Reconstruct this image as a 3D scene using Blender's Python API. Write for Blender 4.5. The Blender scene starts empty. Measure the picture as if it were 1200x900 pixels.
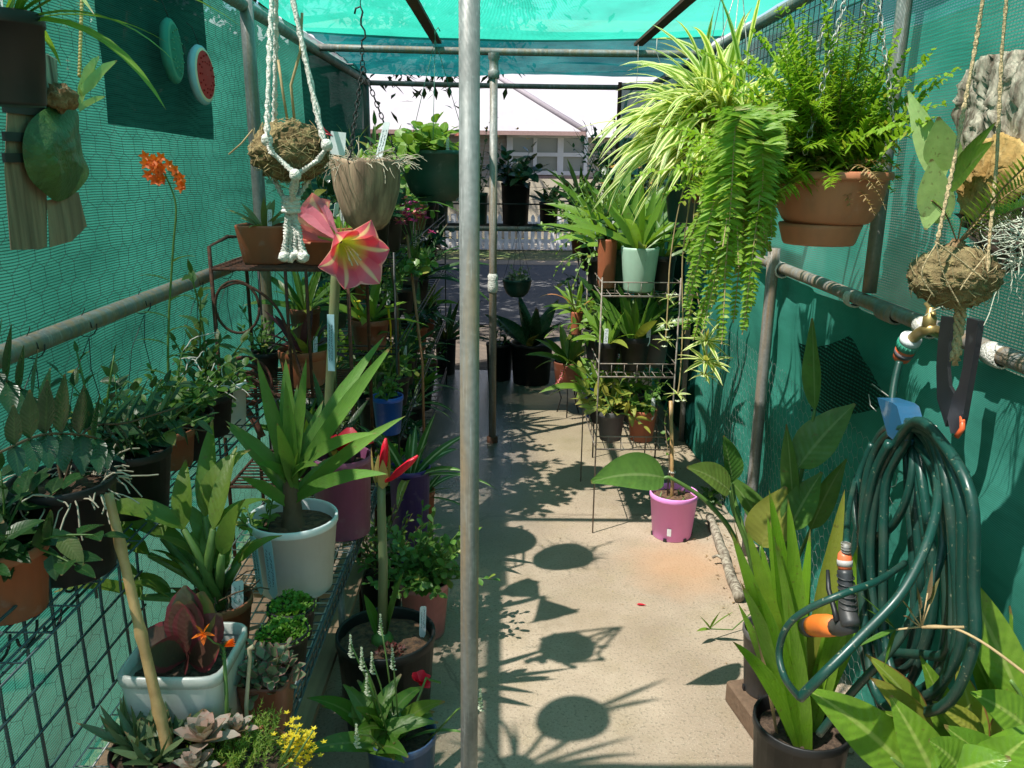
import bpy, math, random
from mathutils import Vector as V, Matrix, noise
R = math.radians
pi = math.pi
sc = bpy.context.scene
col = sc.collection

# ------------------------------------------------------------------ camera
CAM = V((0, 0, 1.55))
PITCH, YAW, ROLL, FPX = R(15.0), R(0.5), R(0.6), 970.0
fw = V((math.sin(YAW)*math.cos(PITCH), math.cos(YAW)*math.cos(PITCH), -math.sin(PITCH)))
r0 = V((math.cos(YAW), -math.sin(YAW), 0)); u0 = r0.cross(fw)
rt = r0*math.cos(ROLL) + u0*math.sin(ROLL)
up = u0*math.cos(ROLL) - r0*math.sin(ROLL)
cd = bpy.data.cameras.new("camera"); cam = bpy.data.objects.new("camera", cd); col.objects.link(cam)
cd.sensor_width = 36; cd.lens = FPX/1200*36; cd.clip_start = .02; cd.clip_end = 400
cam.matrix_world = Matrix(((rt.x, up.x, -fw.x, CAM.x), (rt.y, up.y, -fw.y, CAM.y), (rt.z, up.z, -fw.z, CAM.z), (0, 0, 0, 1)))
sc.camera = cam

def ray(px, py): return fw + rt*((px-600)/FPX) - up*((py-450)/FPX)
def WY(px, py, y): d = ray(px, py); return CAM + d*(y/d.y)
def WX(px, py, x): d = ray(px, py); return CAM + d*(x/d.x)
def WZ(px, py, z): d = ray(px, py); return CAM + d*((z-CAM.z)/d.z)

# ------------------------------------------------------------------ mesh builder
class M:
    def __init__(s): s.v = []; s.f = []; s.u = []
    def add(s, vs, fs, us=None):
        b = len(s.v); s.v.extend(tuple(p) for p in vs)
        s.f.extend(tuple(i+b for i in f) for f in fs)
        s.u.extend(us if us else [(.5, .5)]*len(vs))
        return s
    def build(s, name, mat, parent=None, smooth=True, label=None, kind=None):
        me = bpy.data.meshes.new(name); me.from_pydata(s.v, [], s.f)
        uvl = me.uv_layers.new(name="uv")
        li = [0]*len(me.loops); me.loops.foreach_get("vertex_index", li)
        flat = []
        for i in li: flat.extend(s.u[i])
        uvl.data.foreach_set("uv", flat)
        if smooth: me.polygons.foreach_set("use_smooth", [True]*len(me.polygons))
        me.materials.append(mat); me.update()
        o = bpy.data.objects.new(name, me); col.objects.link(o)
        if parent: o.parent = parent
        if label: o["label"] = label
        if kind: o["kind"] = kind
        return o

def tag(o, label, cat, group=None):
    o["label"] = label; o["category"] = cat
    if group: o["group"] = group
    return o
def thing(name, label, cat, loc=(0, 0, 0), group=None):
    o = bpy.data.objects.new(name, None); col.objects.link(o); o.location = loc; o.empty_display_size = .05
    return tag(o, label, cat, group)
def struct(m, name, mat, kind="structure", smooth=False):
    return m.build(name, mat, None, smooth, None, kind)

def perp(d):
    a = V((0, 0, 1)) if abs(d.z) < .9 else V((1, 0, 0))
    s = d.cross(a); s.normalize(); return s
def tube(m, pts, r, seg=6, cap=True):
    pts = [V(p) for p in pts]; n = len(pts)
    rs = r if isinstance(r, (list, tuple)) else [r]*n
    vs = []; fs = []; us = []; s = None
    for i, p in enumerate(pts):
        d = (pts[min(i+1, n-1)]-pts[max(i-1, 0)])
        if d.length < 1e-9: d = V((0, 0, 1))
        d.normalize()
        if s is None: s = perp(d)
        else:
            s = s - d*s.dot(d)
            if s.length < 1e-6: s = perp(d)
            s.normalize()
        t = d.cross(s)
        for k in range(seg):
            a = 2*pi*k/seg
            vs.append(p + (s*math.cos(a)+t*math.sin(a))*rs[i]); us.append((k/seg, i/max(1, n-1)))
    for i in range(n-1):
        for k in range(seg):
            k2 = (k+1) % seg
            fs.append((i*seg+k, i*seg+k2, (i+1)*seg+k2, (i+1)*seg+k))
    if cap:
        fs.append(tuple(range(seg-1, -1, -1))); fs.append(tuple((n-1)*seg+k for k in range(seg)))
    m.add(vs, fs, us); return m
def box(m, c, s, rot=None, bev=0):
    c = V(c); hx, hy, hz = s[0]/2, s[1]/2, s[2]/2
    if bev:
        b = bev; vs = []
        for z, e in ((-hz, b), (-hz+b, 0), (hz-b, 0), (hz, b)):
            x, y = hx-e, hy-e; q = b if e == 0 else b*.6
            vs += [V(p) for p in ((-x+q, -y, z), (x-q, -y, z), (x, -y+q, z), (x, y-q, z), (x-q, y, z), (-x+q, y, z), (-x, y-q, z), (-x, -y+q, z))]
        fs = [tuple(range(7, -1, -1)), tuple(range(24, 32))]
        for r_ in range(3):
            for k in range(8): fs.append((r_*8+k, r_*8+(k+1) % 8, r_*8+8+(k+1) % 8, r_*8+8+k))
    else:
        vs = [V((x, y, z)) for z in (-hz, hz) for x, y in ((-hx, -hy), (hx, -hy), (hx, hy), (-hx, hy))]
        fs = [(3, 2, 1, 0), (4, 5, 6, 7), (0, 1, 5, 4), (1, 2, 6, 5), (2, 3, 7, 6), (3, 0, 4, 7)]
    if rot is not None: vs = [rot @ p for p in vs]
    m.add([p+c for p in vs], fs); return m
def lathe(m, prof, seg=28, c=(0, 0, 0), sq=0, axis=None, ends=(False, False)):
    """profile of (radius, height); sq>0 makes the section a rounded square"""
    c = V(c); vs = []; fs = []; us = []
    q = axis.normalized().to_track_quat('Z', 'Y') if axis is not None else None
    for j, (r, z) in enumerate(prof):
        for k in range(seg):
            a = 2*pi*(k+.5)/seg; ca, sa = math.cos(a), math.sin(a)
            f = 1.0
            if sq: f = 1/((abs(ca)**sq+abs(sa)**sq)**(1/sq))
            p = V((r*f*ca, r*f*sa, z))
            if q: p = q @ p
            vs.append(p+c); us.append((k/seg, j/max(1, len(prof)-1)))
    n = len(prof)
    for j in range(n-1):
        for k in range(seg):
            k2 = (k+1) % seg
            fs.append((j*seg+k, j*seg+k2, (j+1)*seg+k2, (j+1)*seg+k))
    if ends[0]: fs.append(tuple(range(seg-1, -1, -1)))
    if ends[1]: fs.append(tuple((n-1)*seg+k for k in range(seg)))
    m.add(vs, fs, us); return m
def blob(m, c, rx, ry, rz, seg=24, rings=14, amp=.12, fr=6, seed=0):
    c = V(c); vs = []; fs = []
    for j in range(rings+1):
        th = pi*j/rings
        for k in range(seg):
            a = 2*pi*k/seg
            d = V((math.sin(th)*math.cos(a), math.sin(th)*math.sin(a), math.cos(th)))
            f = 1+amp*noise.noise(d*fr*.5+V((seed, 0, 0)))+amp*.5*noise.noise(d*fr+V((0, seed, 3)))
            vs.append(c+V((d.x*rx, d.y*ry, d.z*rz))*f)
    for j in range(rings):
        for k in range(seg):
            k2 = (k+1) % seg
            fs.append((j*seg+k, (j+1)*seg+k, (j+1)*seg+k2, j*seg+k2))
    m.add(vs, fs); return m

# ------------------------------------------------------------------ leaves
def prof_w(sh, t):
    if sh == 'strap': return (.55+.45*min(1, t/.25))*min(1, max(0, (1-t)/.4))**.75
    if sh == 'lance': return max(.06, math.sin(pi*min(1, t**.7*.98+.02)))**.9
    if sh == 'blade': return (.7+.3*min(1, t/.35))*max(0, 1-t**2.2)
    if sh == 'ovate': return max(.03, math.sin(pi*min(1, t**.62*.98+.015)))**.8
    if sh == 'obov': return max(.05, math.sin(pi*(t**1.35*.97+.02)))**.8
    if sh == 'round': return max(.05, 1-(2*t-1)**2)**.5
    if sh == 'tepal': return max(.12, math.sin(pi*(t**.95*.94+.06)))**.75
    return 1-t
def leaf(m, p, d, L, W, bend=.5, fold=.2, sh='lance', n=6, roll=0, rng=None, wave=0, side=None, face=None):
    fc = face or V((0, 0, 1)); p = V(p); d = V(d).normalized(); vs = []; us = []; fs = []
    s = side
    for i in range(n+1):
        t = i/n
        s2 = d.cross(fc)
        if s2.length > .08 and side is None:
            s2.normalize()
            s = s2 if s is None or s2.dot(s) >= 0 else s
        elif s is None: s = perp(d)
        sv = (s - d*s.dot(d)).normalized(); nr = sv.cross(d)
        if roll:
            c_, s_ = math.cos(roll), math.sin(roll); sv, nr = sv*c_+nr*s_, nr*c_-sv*s_
        w = W*.5*prof_w(sh, t)
        wv = wave*W*math.sin(t*11+(p.x+p.y)*40) if wave else 0
        vs += [p-sv*w+nr*(fold*w+wv), p, p+sv*w+nr*(fold*w-wv)]
        us += [(0, t), (.5, t), (1, t)]
        if i < n:
            a = i*3
            fs += [(a, a+1, a+4, a+3), (a+1, a+2, a+5, a+4)]
        p = p + d*(L/n)
        d = (d + V((0, 0, -bend/n))).normalized()
    m.add(vs, fs, us); return p
def sph(az, el): return V((math.cos(el)*math.cos(az), math.cos(el)*math.sin(az), math.sin(el)))
def rosette(m, c, n, L, W, el=(10, 80), bend=.8, fold=.3, sh='strap', rng=None, seg=7, r0=.01, h=0, wave=0, lv=.25, az0=None):
    c = V(c)
    for i in range(n):
        f = i/max(1, n-1)
        az = (az0 or 0)+i*2.39996+rng.uniform(-.25, .25); e = R(el[0]+(el[1]-el[0])*f+rng.uniform(-7, 7))
        b = bend*(1-.55*f)*rng.uniform(.7, 1.3)
        leaf(m, c+V((math.cos(az)*r0, math.sin(az)*r0, h*f)), sph(az, e), L*rng.uniform(1-lv, 1+lv*.6)*(1-.15*f), W*rng.uniform(.85, 1.1), b, fold, sh, seg, wave=wave, face=V((rng.uniform(-.5, .5), rng.uniform(-.95, .15), 1)))
def path(p, d, L, n, bend=0, wob=0, rng=None):
    pts = [V(p)]; p = V(p); d = V(d).normalized()
    for i in range(n):
        if wob: d = (d+V((rng.uniform(-wob, wob), rng.uniform(-wob, wob), rng.uniform(-wob, wob)))).normalized()
        p = p+d*(L/n); d = (d+V((0, 0, -bend/n))).normalized(); pts.append(p.copy())
    return pts
def along(pts, t):
    k = t*(len(pts)-1); i = min(int(k), len(pts)-2); f = k-i
    return pts[i].lerp(pts[i+1], f), (pts[i+1]-pts[i]).normalized()
def leafy(lm, sm, pts, nl, L, W, rng, t0=.15, el=25, bend=.5, sh='ovate', fold=.2, r=.003, seg=5, whorl=1, lsc=.7, wave=0, n=5):
    """a stem along pts with leaves set round it"""
    if sm: tube(sm, pts, [r*(1-.6*i/(len(pts)-1)) for i in range(len(pts))], seg)
    for i in range(nl):
        t = t0+(1-t0)*(i+rng.random()*.5)/nl
        q, d = along(pts, min(.999, t)); s = perp(d); u = d.cross(s)
        for w in range(whorl):
            a = i*2.4+w*2*pi/whorl+rng.uniform(-.3, .3); e = R(el+rng.uniform(-15, 20))
            dd = (s*math.cos(a)+u*math.sin(a))*math.cos(e)+d*math.sin(e)
            leaf(lm, q, dd, L*rng.uniform(.7, 1.15)*(1-(1-lsc)*t), W*rng.uniform(.8, 1.1)*(1-(1-lsc)*t), bend, fold, sh, n, wave=wave, face=V((rng.uniform(-.5, .5), rng.uniform(-.9, .2), 1)))
    q, d = along(pts, .999)
    leaf(lm, q, d, L*lsc*.8, W*lsc*.8, bend*.5, fold, sh, n)
def bush(lm, sm, c, ns, H, spread, nl, L, W, rng, bend=.3, **k):
    for i in range(ns):
        az = i*2.4+rng.uniform(-.4, .4); e = R(90-spread*math.sqrt((i+.5)/ns)*rng.uniform(.7, 1.1))
        pts = path(V(c)+V((rng.uniform(-.02, .02), rng.uniform(-.02, .02), 0)), sph(az, e), H*rng.uniform(.6, 1.1), 6, bend, .08, rng)
        leafy(lm, sm, pts, nl, L, W, rng, **k)
def frond(lm, sm, p, d, L, W, bend, npair, pw, rng, r=.0016, n=14, pb=.3, lo=.1, curl=.25):
    pts = path(p, d, L, n, bend, .03, rng)
    if sm: tube(sm, pts, [r*(1-.7*i/n) for i in range(n+1)], 4, False)
    for i in range(npair):
        t = lo+(1-lo)*i/npair
        q, dd = along(pts, t); s = dd.cross(V((0, 0, 1)))
        s = perp(dd) if s.length < .1 else s.normalized()
        prof = min(1, (t-lo+.08)*5)*(1-max(0, t-.35)/.65*.75)
        for sg in (-1, 1):
            leaf(lm, q, s*sg+dd*.35+V((0, 0, rng.uniform(-curl, curl))), W*prof*rng.uniform(.8, 1.1), pw*rng.uniform(.8, 1.15), pb, .25, 'blade', 2)
def mound(lm, c, rx, ry, h, n, L, W, rng, sh='round', el=(20, 80), bend=.3):
    """low cushion of many small leaves"""
    for i in range(n):
        a = rng.uniform(0, 2*pi); q = math.sqrt(rng.random())
        z = h*(1-q*q)+rng.uniform(-.25, .15)*h
        leaf(lm, V(c)+V((math.cos(a)*q*rx, math.sin(a)*q*ry, z)), sph(a+rng.uniform(-1, 1), R(rng.uniform(*el))), L*rng.uniform(.7, 1.2), W*rng.uniform(.7, 1.2), bend, .2, sh, 2, face=V((rng.uniform(-.6, .6), rng.uniform(-.9, .2), 1)))
def chain(m, a, b, link=.022, r=.0016, w=.006):
    a = V(a); b = V(b); d = (b-a); n = max(2, int(d.length/(link*.75))); d.normalize(); s = perp(d); t = d.cross(s)
    for i in range(n):
        c = a.lerp(b, (i+.5)/n); x = s if i % 2 else t
        pts = [c+d*(link/2*math.cos(2*pi*k/8))+x*(w*math.sin(2*pi*k/8)) for k in range(9)]
        tube(m, pts, r, 4, False)
def coilring(c, r, n=20, ax=V((0, 0, 1)), e=1.0):
    s = perp(ax); t = ax.cross(s); return [V(c)+s*(r*math.cos(2*pi*k/n))+t*(r*e*math.sin(2*pi*k/n)) for k in range(n+1)]

# ------------------------------------------------------------------ materials
MATS = {}
class N:
    def __init__(s, name):
        s.m = bpy.data.materials.new(name); s.m.use_nodes = True
        s.t = s.m.node_tree; s.t.nodes.clear(); s.out = s.t.nodes.new("ShaderNodeOutputMaterial")
    def n(s, ty, ins=None, **k):
        x = s.t.nodes.new("ShaderNode"+ty)
        for a, b in k.items(): setattr(x, a, b)
        for a, b in (ins or {}).items(): s.set(x.inputs[a], b)
        return x
    def set(s, i, b):
        if isinstance(b, bpy.types.NodeSocket): s.t.links.new(b, i)
        elif isinstance(b, (tuple, list)) and len(b) == 3 and i.type == 'RGBA': i.default_value = (*b, 1)
        else: i.default_value = b
    def math(s, op, a, b=0.0, c=0.0):
        x = s.n("Math", {0: a, 1: b, 2: c}, operation=op); return x.outputs[0]
    def mix(s, f, a, b, ty='MIX'):
        x = s.n("Mix", data_type='RGBA', blend_type=ty); s.set(x.inputs[0], f); s.set(x.inputs[6], a); s.set(x.inputs[7], b); return x.outputs[2]
    def noise(s, sc_, det=3, vec=None, rough=.55):
        x = s.n("TexNoise", {'Scale': sc_, 'Detail': det, 'Roughness': rough}); s.set(x.inputs['Vector'], vec or s.obj()); return x.outputs[0]
    def obj(s):
        if not hasattr(s, '_o'): s._o = s.n("TexCoord")
        return s._o.outputs['Object']
    def pos(s): return s.n("NewGeometry").outputs['Position']
    def ramp(s, f, *st):
        x = s.n("ValToRGB"); s.set(x.inputs[0], f); e = x.color_ramp.elements
        while len(e) < len(st): e.new(.5)
        for i, (p_, c_) in enumerate(st):
            e[i].position = p_; e[i].color = (*c_, 1) if len(c_) == 3 else c_
        return x.outputs[0]
    def remap(s, f, a, b, c, d):
        x = s.n("MapRange", {0: f, 1: a, 2: b, 3: c, 4: d}); return x.outputs[0]
    def bump(s, h, st=.3, dist=.01): return s.n("Bump", {'Strength': st, 'Distance': dist, 'Height': h}).outputs[0]
    def pbr(s, c, rough=.5, metal=0, nrm=None, spec=.5, coat=0):
        x = s.n("BsdfPrincipled", {'Base Color': c, 'Roughness': rough, 'Metallic': metal, 'Specular IOR Level': spec, 'Coat Weight': coat})
        if nrm: s.set(x.inputs['Normal'], nrm)
        return x.outputs[0]
    def done(s, sh): s.set(s.out.inputs[0], sh); MATS[s.m.name] = s.m; return s.m

def leafmat(name, a, b, rib=None, ribw=.07, edge=None, edgew=.22, tr=.33, rough=.38, tip=None, mott=.35, stripes=0, vein_=.07, throat=None):
    k = N(name); g = k.n("NewGeometry"); uv = k.n("UVMap"); sx = k.n("SeparateXYZ", {0: uv.outputs[0]})
    c = k.mix(g.outputs['Random Per Island'], a, b)
    nz = k.noise(28, 3)
    dk = tuple(x*.62 for x in a)
    c = k.mix(k.remap(nz, .42, .7, 0, mott), c, dk)
    du = k.math('ABSOLUTE', k.math('SUBTRACT', sx.outputs[0], .5))
    if stripes:
        st = k.math('GREATER_THAN', k.math('FRACT', k.math('MULTIPLY', sx.outputs[0], stripes)), .5); c = k.mix(k.math('MULTIPLY', st, .35), c, b)
    if rib: c = k.mix(k.remap(du, ribw*.4, ribw, .85, 0), c, rib)
    if edge: c = k.mix(k.remap(du, .5-edgew-.04, .5-edgew, 0, 1), c, edge)
    if tip: c = k.mix(k.remap(k.math('ADD', sx.outputs[1], k.math('MULTIPLY', nz, .3)), 1.0, 1.2, 0, 1), c, tip)
    if throat: c = k.mix(k.remap(k.math('ADD', sx.outputs[1], k.math('MULTIPLY', nz, .2)), .32, .58, .95, 0), c, throat)
    old = k.remap(g.outputs['Random Per Island'], .93, .985, 0, .75)
    if not name.startswith('petal'):
        c = k.mix(old, c, (.27, .25, .045))
        c = k.mix(k.remap(k.math('ADD', sx.outputs[1], k.math('MULTIPLY', nz, .22)), 1.05, 1.1, 0, .85), c, (.2, .12, .05))
        spot = k.noise(75, 2); c = k.mix(k.remap(spot, .66, .72, 0, .5), c, (.14, .1, .035))
    vein = k.math('SINE', k.math('MULTIPLY', k.math('SUBTRACT', sx.outputs[1], k.math('MULTIPLY', du, .35)), 70))
    bp = k.bump(k.math('ADD', k.math('MULTIPLY', vein, vein_), nz), .3, .004)
    p = k.pbr(c, k.remap(nz, .35, .65, rough-.08, rough+.15), 0, bp, .45)
    t = k.n("BsdfTranslucent", {'Color': k.mix(.55, c, (.42, .5, .05), 'ADD') if tr > 0 else c})
    t2 = k.mix(.5, c, k.mix(1, c, (1.6, 1.5, .5), 'MULTIPLY'))
    k.set(t.inputs['Color'], t2)
    return k.done(k.n("MixShader", {0: tr, 1: p, 2: t.outputs[0]}).outputs[0])
def plastic(name, c, rough=.42, dirt=.25, var=.12):
    k = N(name); c0 = c; nz = k.noise(9, 5); n2 = k.noise(60, 3)
    mp = k.n("Mapping", {0: k.obj(), 3: (26, 26, 3)}); st = k.noise(1.2, 5, mp.outputs[0]); n4 = k.noise(22, 6)
    c = k.mix(k.remap(st, .5, .66, 0, min(1, dirt*1.6)), c, tuple(x*.55+.02 for x in c0))
    c = k.mix(k.remap(n4, .6, .7, 0, min(.8, dirt*2)), c, tuple(min(.75, x*.6+.22) for x in c0))
    c2 = k.mix(k.remap(nz, .48, .72, 0, min(1, dirt*1.8)), c, (.15, .12, .08))
    c3 = k.mix(k.math('MULTIPLY', n2, var), c2, (.03, .025, .02))
    return k.done(k.pbr(c3, k.remap(nz, .3, .7, rough-.08, rough+.2), 0, k.bump(n2, .08, .003), .45))
def flat(name, c, rough=.6, metal=0, bumpy=0, sc_=40, var=.4, c2=None, spec=.5):
    k = N(name); nz = k.noise(sc_, 4)
    cc = k.mix(k.remap(nz, .35, .65, 0, var), c, c2 or tuple(x*.5 for x in c))
    return k.done(k.pbr(cc, rough, metal, k.bump(nz, bumpy, .01) if bumpy else None, spec))

def cloth(name, c, c2, hole, base, ax, pitch=.006, tr=.6, dark=.65, graze=0):
    """knitted shade cloth: rows of tape with gaps the light passes through"""
    k = N(name); o = k.obj(); sx = k.n("SeparateXYZ", {0: o})
    z = sx.outputs[ax]; y = sx.outputs[1 if ax != 1 else 0]
    wob = k.math('MULTIPLY', k.noise(2.2, 2), pitch*4)
    row = k.math('FRACT', k.math('DIVIDE', k.math('ADD', z, wob), pitch))
    kn = k.math('FRACT', k.math('DIVIDE', y, pitch*1.9))
    h = k.math('MULTIPLY', k.math('GREATER_THAN', row, .62), k.math('GREATER_THAN', kn, .22))
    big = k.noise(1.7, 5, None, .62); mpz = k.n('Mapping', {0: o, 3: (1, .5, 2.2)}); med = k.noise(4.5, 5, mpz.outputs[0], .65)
    T = k.math('MULTIPLY_ADD', h, k.math('MULTIPLY', k.remap(big, .32, .66, .3, 1.7), hole), base)
    if graze: T = k.math('MULTIPLY', T, k.remap(k.n('LayerWeight', {'Blend': .5}).outputs['Facing'], .2, .9, 1, 1-graze))
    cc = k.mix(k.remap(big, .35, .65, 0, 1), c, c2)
    cc = k.mix(k.remap(med, .48, .7, 0, .55), cc, tuple(x*.55 for x in c))
    gap = k.math('GREATER_THAN', row, .6)
    cc = k.mix(k.math('MULTIPLY', gap, dark), cc, tuple(x*.18 for x in c))
    d = k.n("BsdfDiffuse", {'Color': cc}).outputs[0]; t = k.n("BsdfTranslucent", {'Color': cc}).outputs[0]
    fab = k.n("MixShader", {0: tr, 1: d, 2: t}).outputs[0]
    tp = k.n("BsdfTransparent").outputs[0]
    return k.done(k.n("MixShader", {0: T, 1: fab, 2: tp}).outputs[0])

# foliage
L_mid = leafmat('leaf_mid', (.06, .16, .018), (.11, .22, .028), rib=(.14, .22, .06))
L_lite = leafmat('leaf_light', (.13, .25, .025), (.19, .32, .04), rib=(.22, .34, .08))
L_dark = leafmat('leaf_dark', (.018, .055, .014), (.03, .085, .02), rib=(.05, .1, .03), rough=.3, tr=.2)
L_deep = leafmat('leaf_deep', (.012, .05, .022), (.025, .08, .03), rough=.25, tr=.18, rib=(.03, .08, .03))
L_fern = leafmat('leaf_fern', (.19, .36, .02), (.3, .46, .05), tr=.45)
L_fern_d = leafmat('leaf_fern_shade', (.06, .15, .015), (.1, .2, .025), tr=.35)
L_spider = leafmat('leaf_spider', (.2, .35, .03), (.27, .41, .05), edge=(.75, .78, .36), edgew=.26, tr=.45)
L_spider2 = leafmat('leaf_white_rib', (.05, .15, .03), (.08, .18, .03), rib=(.5, .58, .35), ribw=.14)
L_yucca = leafmat('leaf_yucca', (.08, .2, .03), (.14, .26, .04), tr=.3, stripes=9, rough=.45)
L_brom = leafmat('leaf_bromeliad', (.12, .24, .03), (.17, .3, .03), tr=.38, stripes=7)
L_orchid = leafmat('leaf_orchid', (.1, .2, .02), (.16, .24, .035), tip=(.3, .26, .03), rough=.42)
L_cane = leafmat('leaf_cane', (.05, .12, .025), (.09, .15, .03), tip=(.28, .2, .05))
def shieldmat():
    k = N('staghorn_shield'); o = k.obj(); n1 = k.noise(16, 6, o, .65); n2 = k.noise(55, 4); sx = k.n("SeparateXYZ", {0: o})
    c = k.mix(k.remap(n1, .35, .62, 0, 1), (.085, .17, .045), (.045, .1, .03)); c = k.mix(k.remap(n1, .6, .7, 0, .6), c, (.2, .17, .07))
    c = k.mix(k.remap(n2, .62, .72, 0, .5), c, (.16, .22, .1))
    p = k.pbr(c, k.remap(n1, .3, .7, .3, .6), 0, k.bump(k.math('ADD', n1, k.math('MULTIPLY', n2, .4)), .7, .02)); t = k.n("BsdfTranslucent", {'Color': c})
    return k.done(k.n("MixShader", {0: .2, 1: p, 2: t.outputs[0]}).outputs[0])
L_stag = shieldmat()
L_stag2 = leafmat('leaf_staghorn_pale', (.33, .48, .16), (.38, .52, .2), tr=.35, rough=.5, vein_=0)
L_bird = leafmat('leaf_paradise', (.07, .17, .03), (.12, .22, .045), rib=(.2, .28, .1), ribw=.05, tr=.28, stripes=0, vein_=.16, mott=.5)
L_clivia = leafmat('leaf_broad_strap', (.14, .31, .018), (.2, .37, .03), rough=.3, tr=.36, stripes=6)
L_ginger = leafmat('leaf_glossy_broad', (.13, .27, .025), (.19, .33, .035), rib=(.32, .42, .1), rough=.3, tr=.33, vein_=.24, mott=.6)
L_grey = leafmat('leaf_grey_green', (.09, .16, .08), (.16, .22, .12), rib=(.25, .3, .2), tr=.2)
L_jade = leafmat('leaf_jade', (.07, .17, .03), (.12, .24, .04), tr=.22, rough=.33)
L_moss = leafmat('leaf_cushion', (.09, .24, .02), (.17, .36, .03), tr=.3)
L_sedum = leafmat('leaf_sedum', (.16, .28, .03), (.28, .38, .06), tr=.3)
L_red = leafmat('leaf_red', (.16, .03, .03), (.06, .08, .04), tr=.2, edge=(.2, .035, .04), edgew=.12)
L_purple = leafmat('leaf_purple', (.05, .02, .03), (.09, .03, .045), tr=.2)
L_ghost = leafmat('leaf_ghost', (.46, .3, .24), (.36, .36, .3), tr=.15, rough=.6, tip=(.5, .24, .2), vein_=0, mott=.15)
L_varieg = leafmat('leaf_fittonia', (.1, .15, .07), (.22, .26, .15), edge=(.3, .14, .13), edgew=.1, tr=.2)
L_aloe = leafmat('leaf_aloe', (.08, .14, .06), (.14, .18, .08), tip=(.35, .1, .05), tr=.12)
L_dry = leafmat('leaf_dry', (.35, .24, .1), (.42, .3, .15), tr=.3)
L_straw = flat('dry_roots', (.5, .44, .33), .8)
P_pink = leafmat('petal_pink', (.76, .11, .24), (.82, .18, .31), rib=(.9, .66, .5), ribw=.09, tr=.4, rough=.5, mott=.2, edge=(.85, .4, .42), edgew=.07, throat=(.66, .68, .2))
P_rose = leafmat('petal_rose', (.72, .2, .28), (.78, .28, .34), rib=(.8, .5, .42), ribw=.14, tr=.35, rough=.5, mott=.15)
P_red = leafmat('petal_red', (.55, .008, .03), (.66, .015, .045), tr=.3, mott=.35)
P_orange = leafmat('petal_orange', (.85, .13, .01), (.9, .22, .015), tr=.35, mott=.1)
P_yellow = leafmat('petal_yellow', (.8, .6, .02), (.85, .7, .04), tr=.3, mott=.1)
P_peach = leafmat('petal_peach', (.75, .4, .17), (.8, .5, .25), tr=.35, mott=.3)
P_white = leafmat('petal_white', (.6, .68, .5), (.75, .78, .65), tr=.3, mott=.1)
P_mag = leafmat('petal_magenta', (.65, .05, .22), (.5, .08, .4), tr=.3, mott=.1)
S_green = flat('stem_green', (.1, .19, .04), .5)
S_amary = flat('stem_blue_green', (.15, .2, .09), .5, var=.5, sc_=12, c2=(.22, .17, .09))
S_brown = flat('stem_brown', (.12, .075, .04), .8, bumpy=.4)
S_dry = flat('stem_straw', (.42, .3, .15), .7)
BAMBOO = flat('bamboo_cane', (.5, .32, .14), .5, 0, .3, 26, .85, (.3, .18, .07))
SOIL = flat('potting_soil', (.035, .022, .014), .95, bumpy=1, sc_=90, var=.8, c2=(.11, .07, .045))
BARK = flat('bark_chips', (.16, .085, .045), .9, bumpy=1, sc_=70, var=.9, c2=(.04, .025, .018))
# pots
K_black = plastic('pot_black', (.007, .0075, .0085), .45, .02, .05)
K_terra = plastic('pot_terracotta', (.36, .105, .045), .55, .2)
K_terra2 = plastic('tub_terracotta', (.5, .185, .095), .5, .15)
K_brown = plastic('pot_brown', (.2, .06, .03), .45, .2)
K_white = plastic('pot_white', (.78, .82, .83), .4, .05, .05)
K_grey = plastic('pot_grey_glaze', (.66, .66, .62), .5, .12)
K_rim = plastic('glaze_blue_grey', (.52, .53, .49), .25, .1)
K_dkgrey = plastic('pot_dark_grey', (.08, .08, .085), .45, .2)
K_mint = plastic('pot_mint', (.42, .6, .47), .42, .12)
K_purple = plastic('pot_purple', (.84, .31, .74), .4, .04, .04)
K_mauve = plastic('pot_mauve', (.3, .09, .2), .4, .15)
K_violet = plastic('pot_violet', (.06, .03, .2), .4, .15)
K_pink = plastic('pot_pink', (.62, .24, .25), .5, .2)
K_blue = plastic('pot_blue', (.02, .1, .5), .35, .12)
K_dblue = plastic('pot_dark_blue', (.05, .1, .22), .3, .15)
K_dgreen = plastic('pot_dark_green', (.008, .06, .045), .4, .12)
TAG = plastic('tag_white', (.72, .76, .78), .5, .1)
TAGB = plastic('tag_blue', (.36, .58, .68), .5, .08)
INK = flat('ink', (.03, .035, .05), .7)
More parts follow.
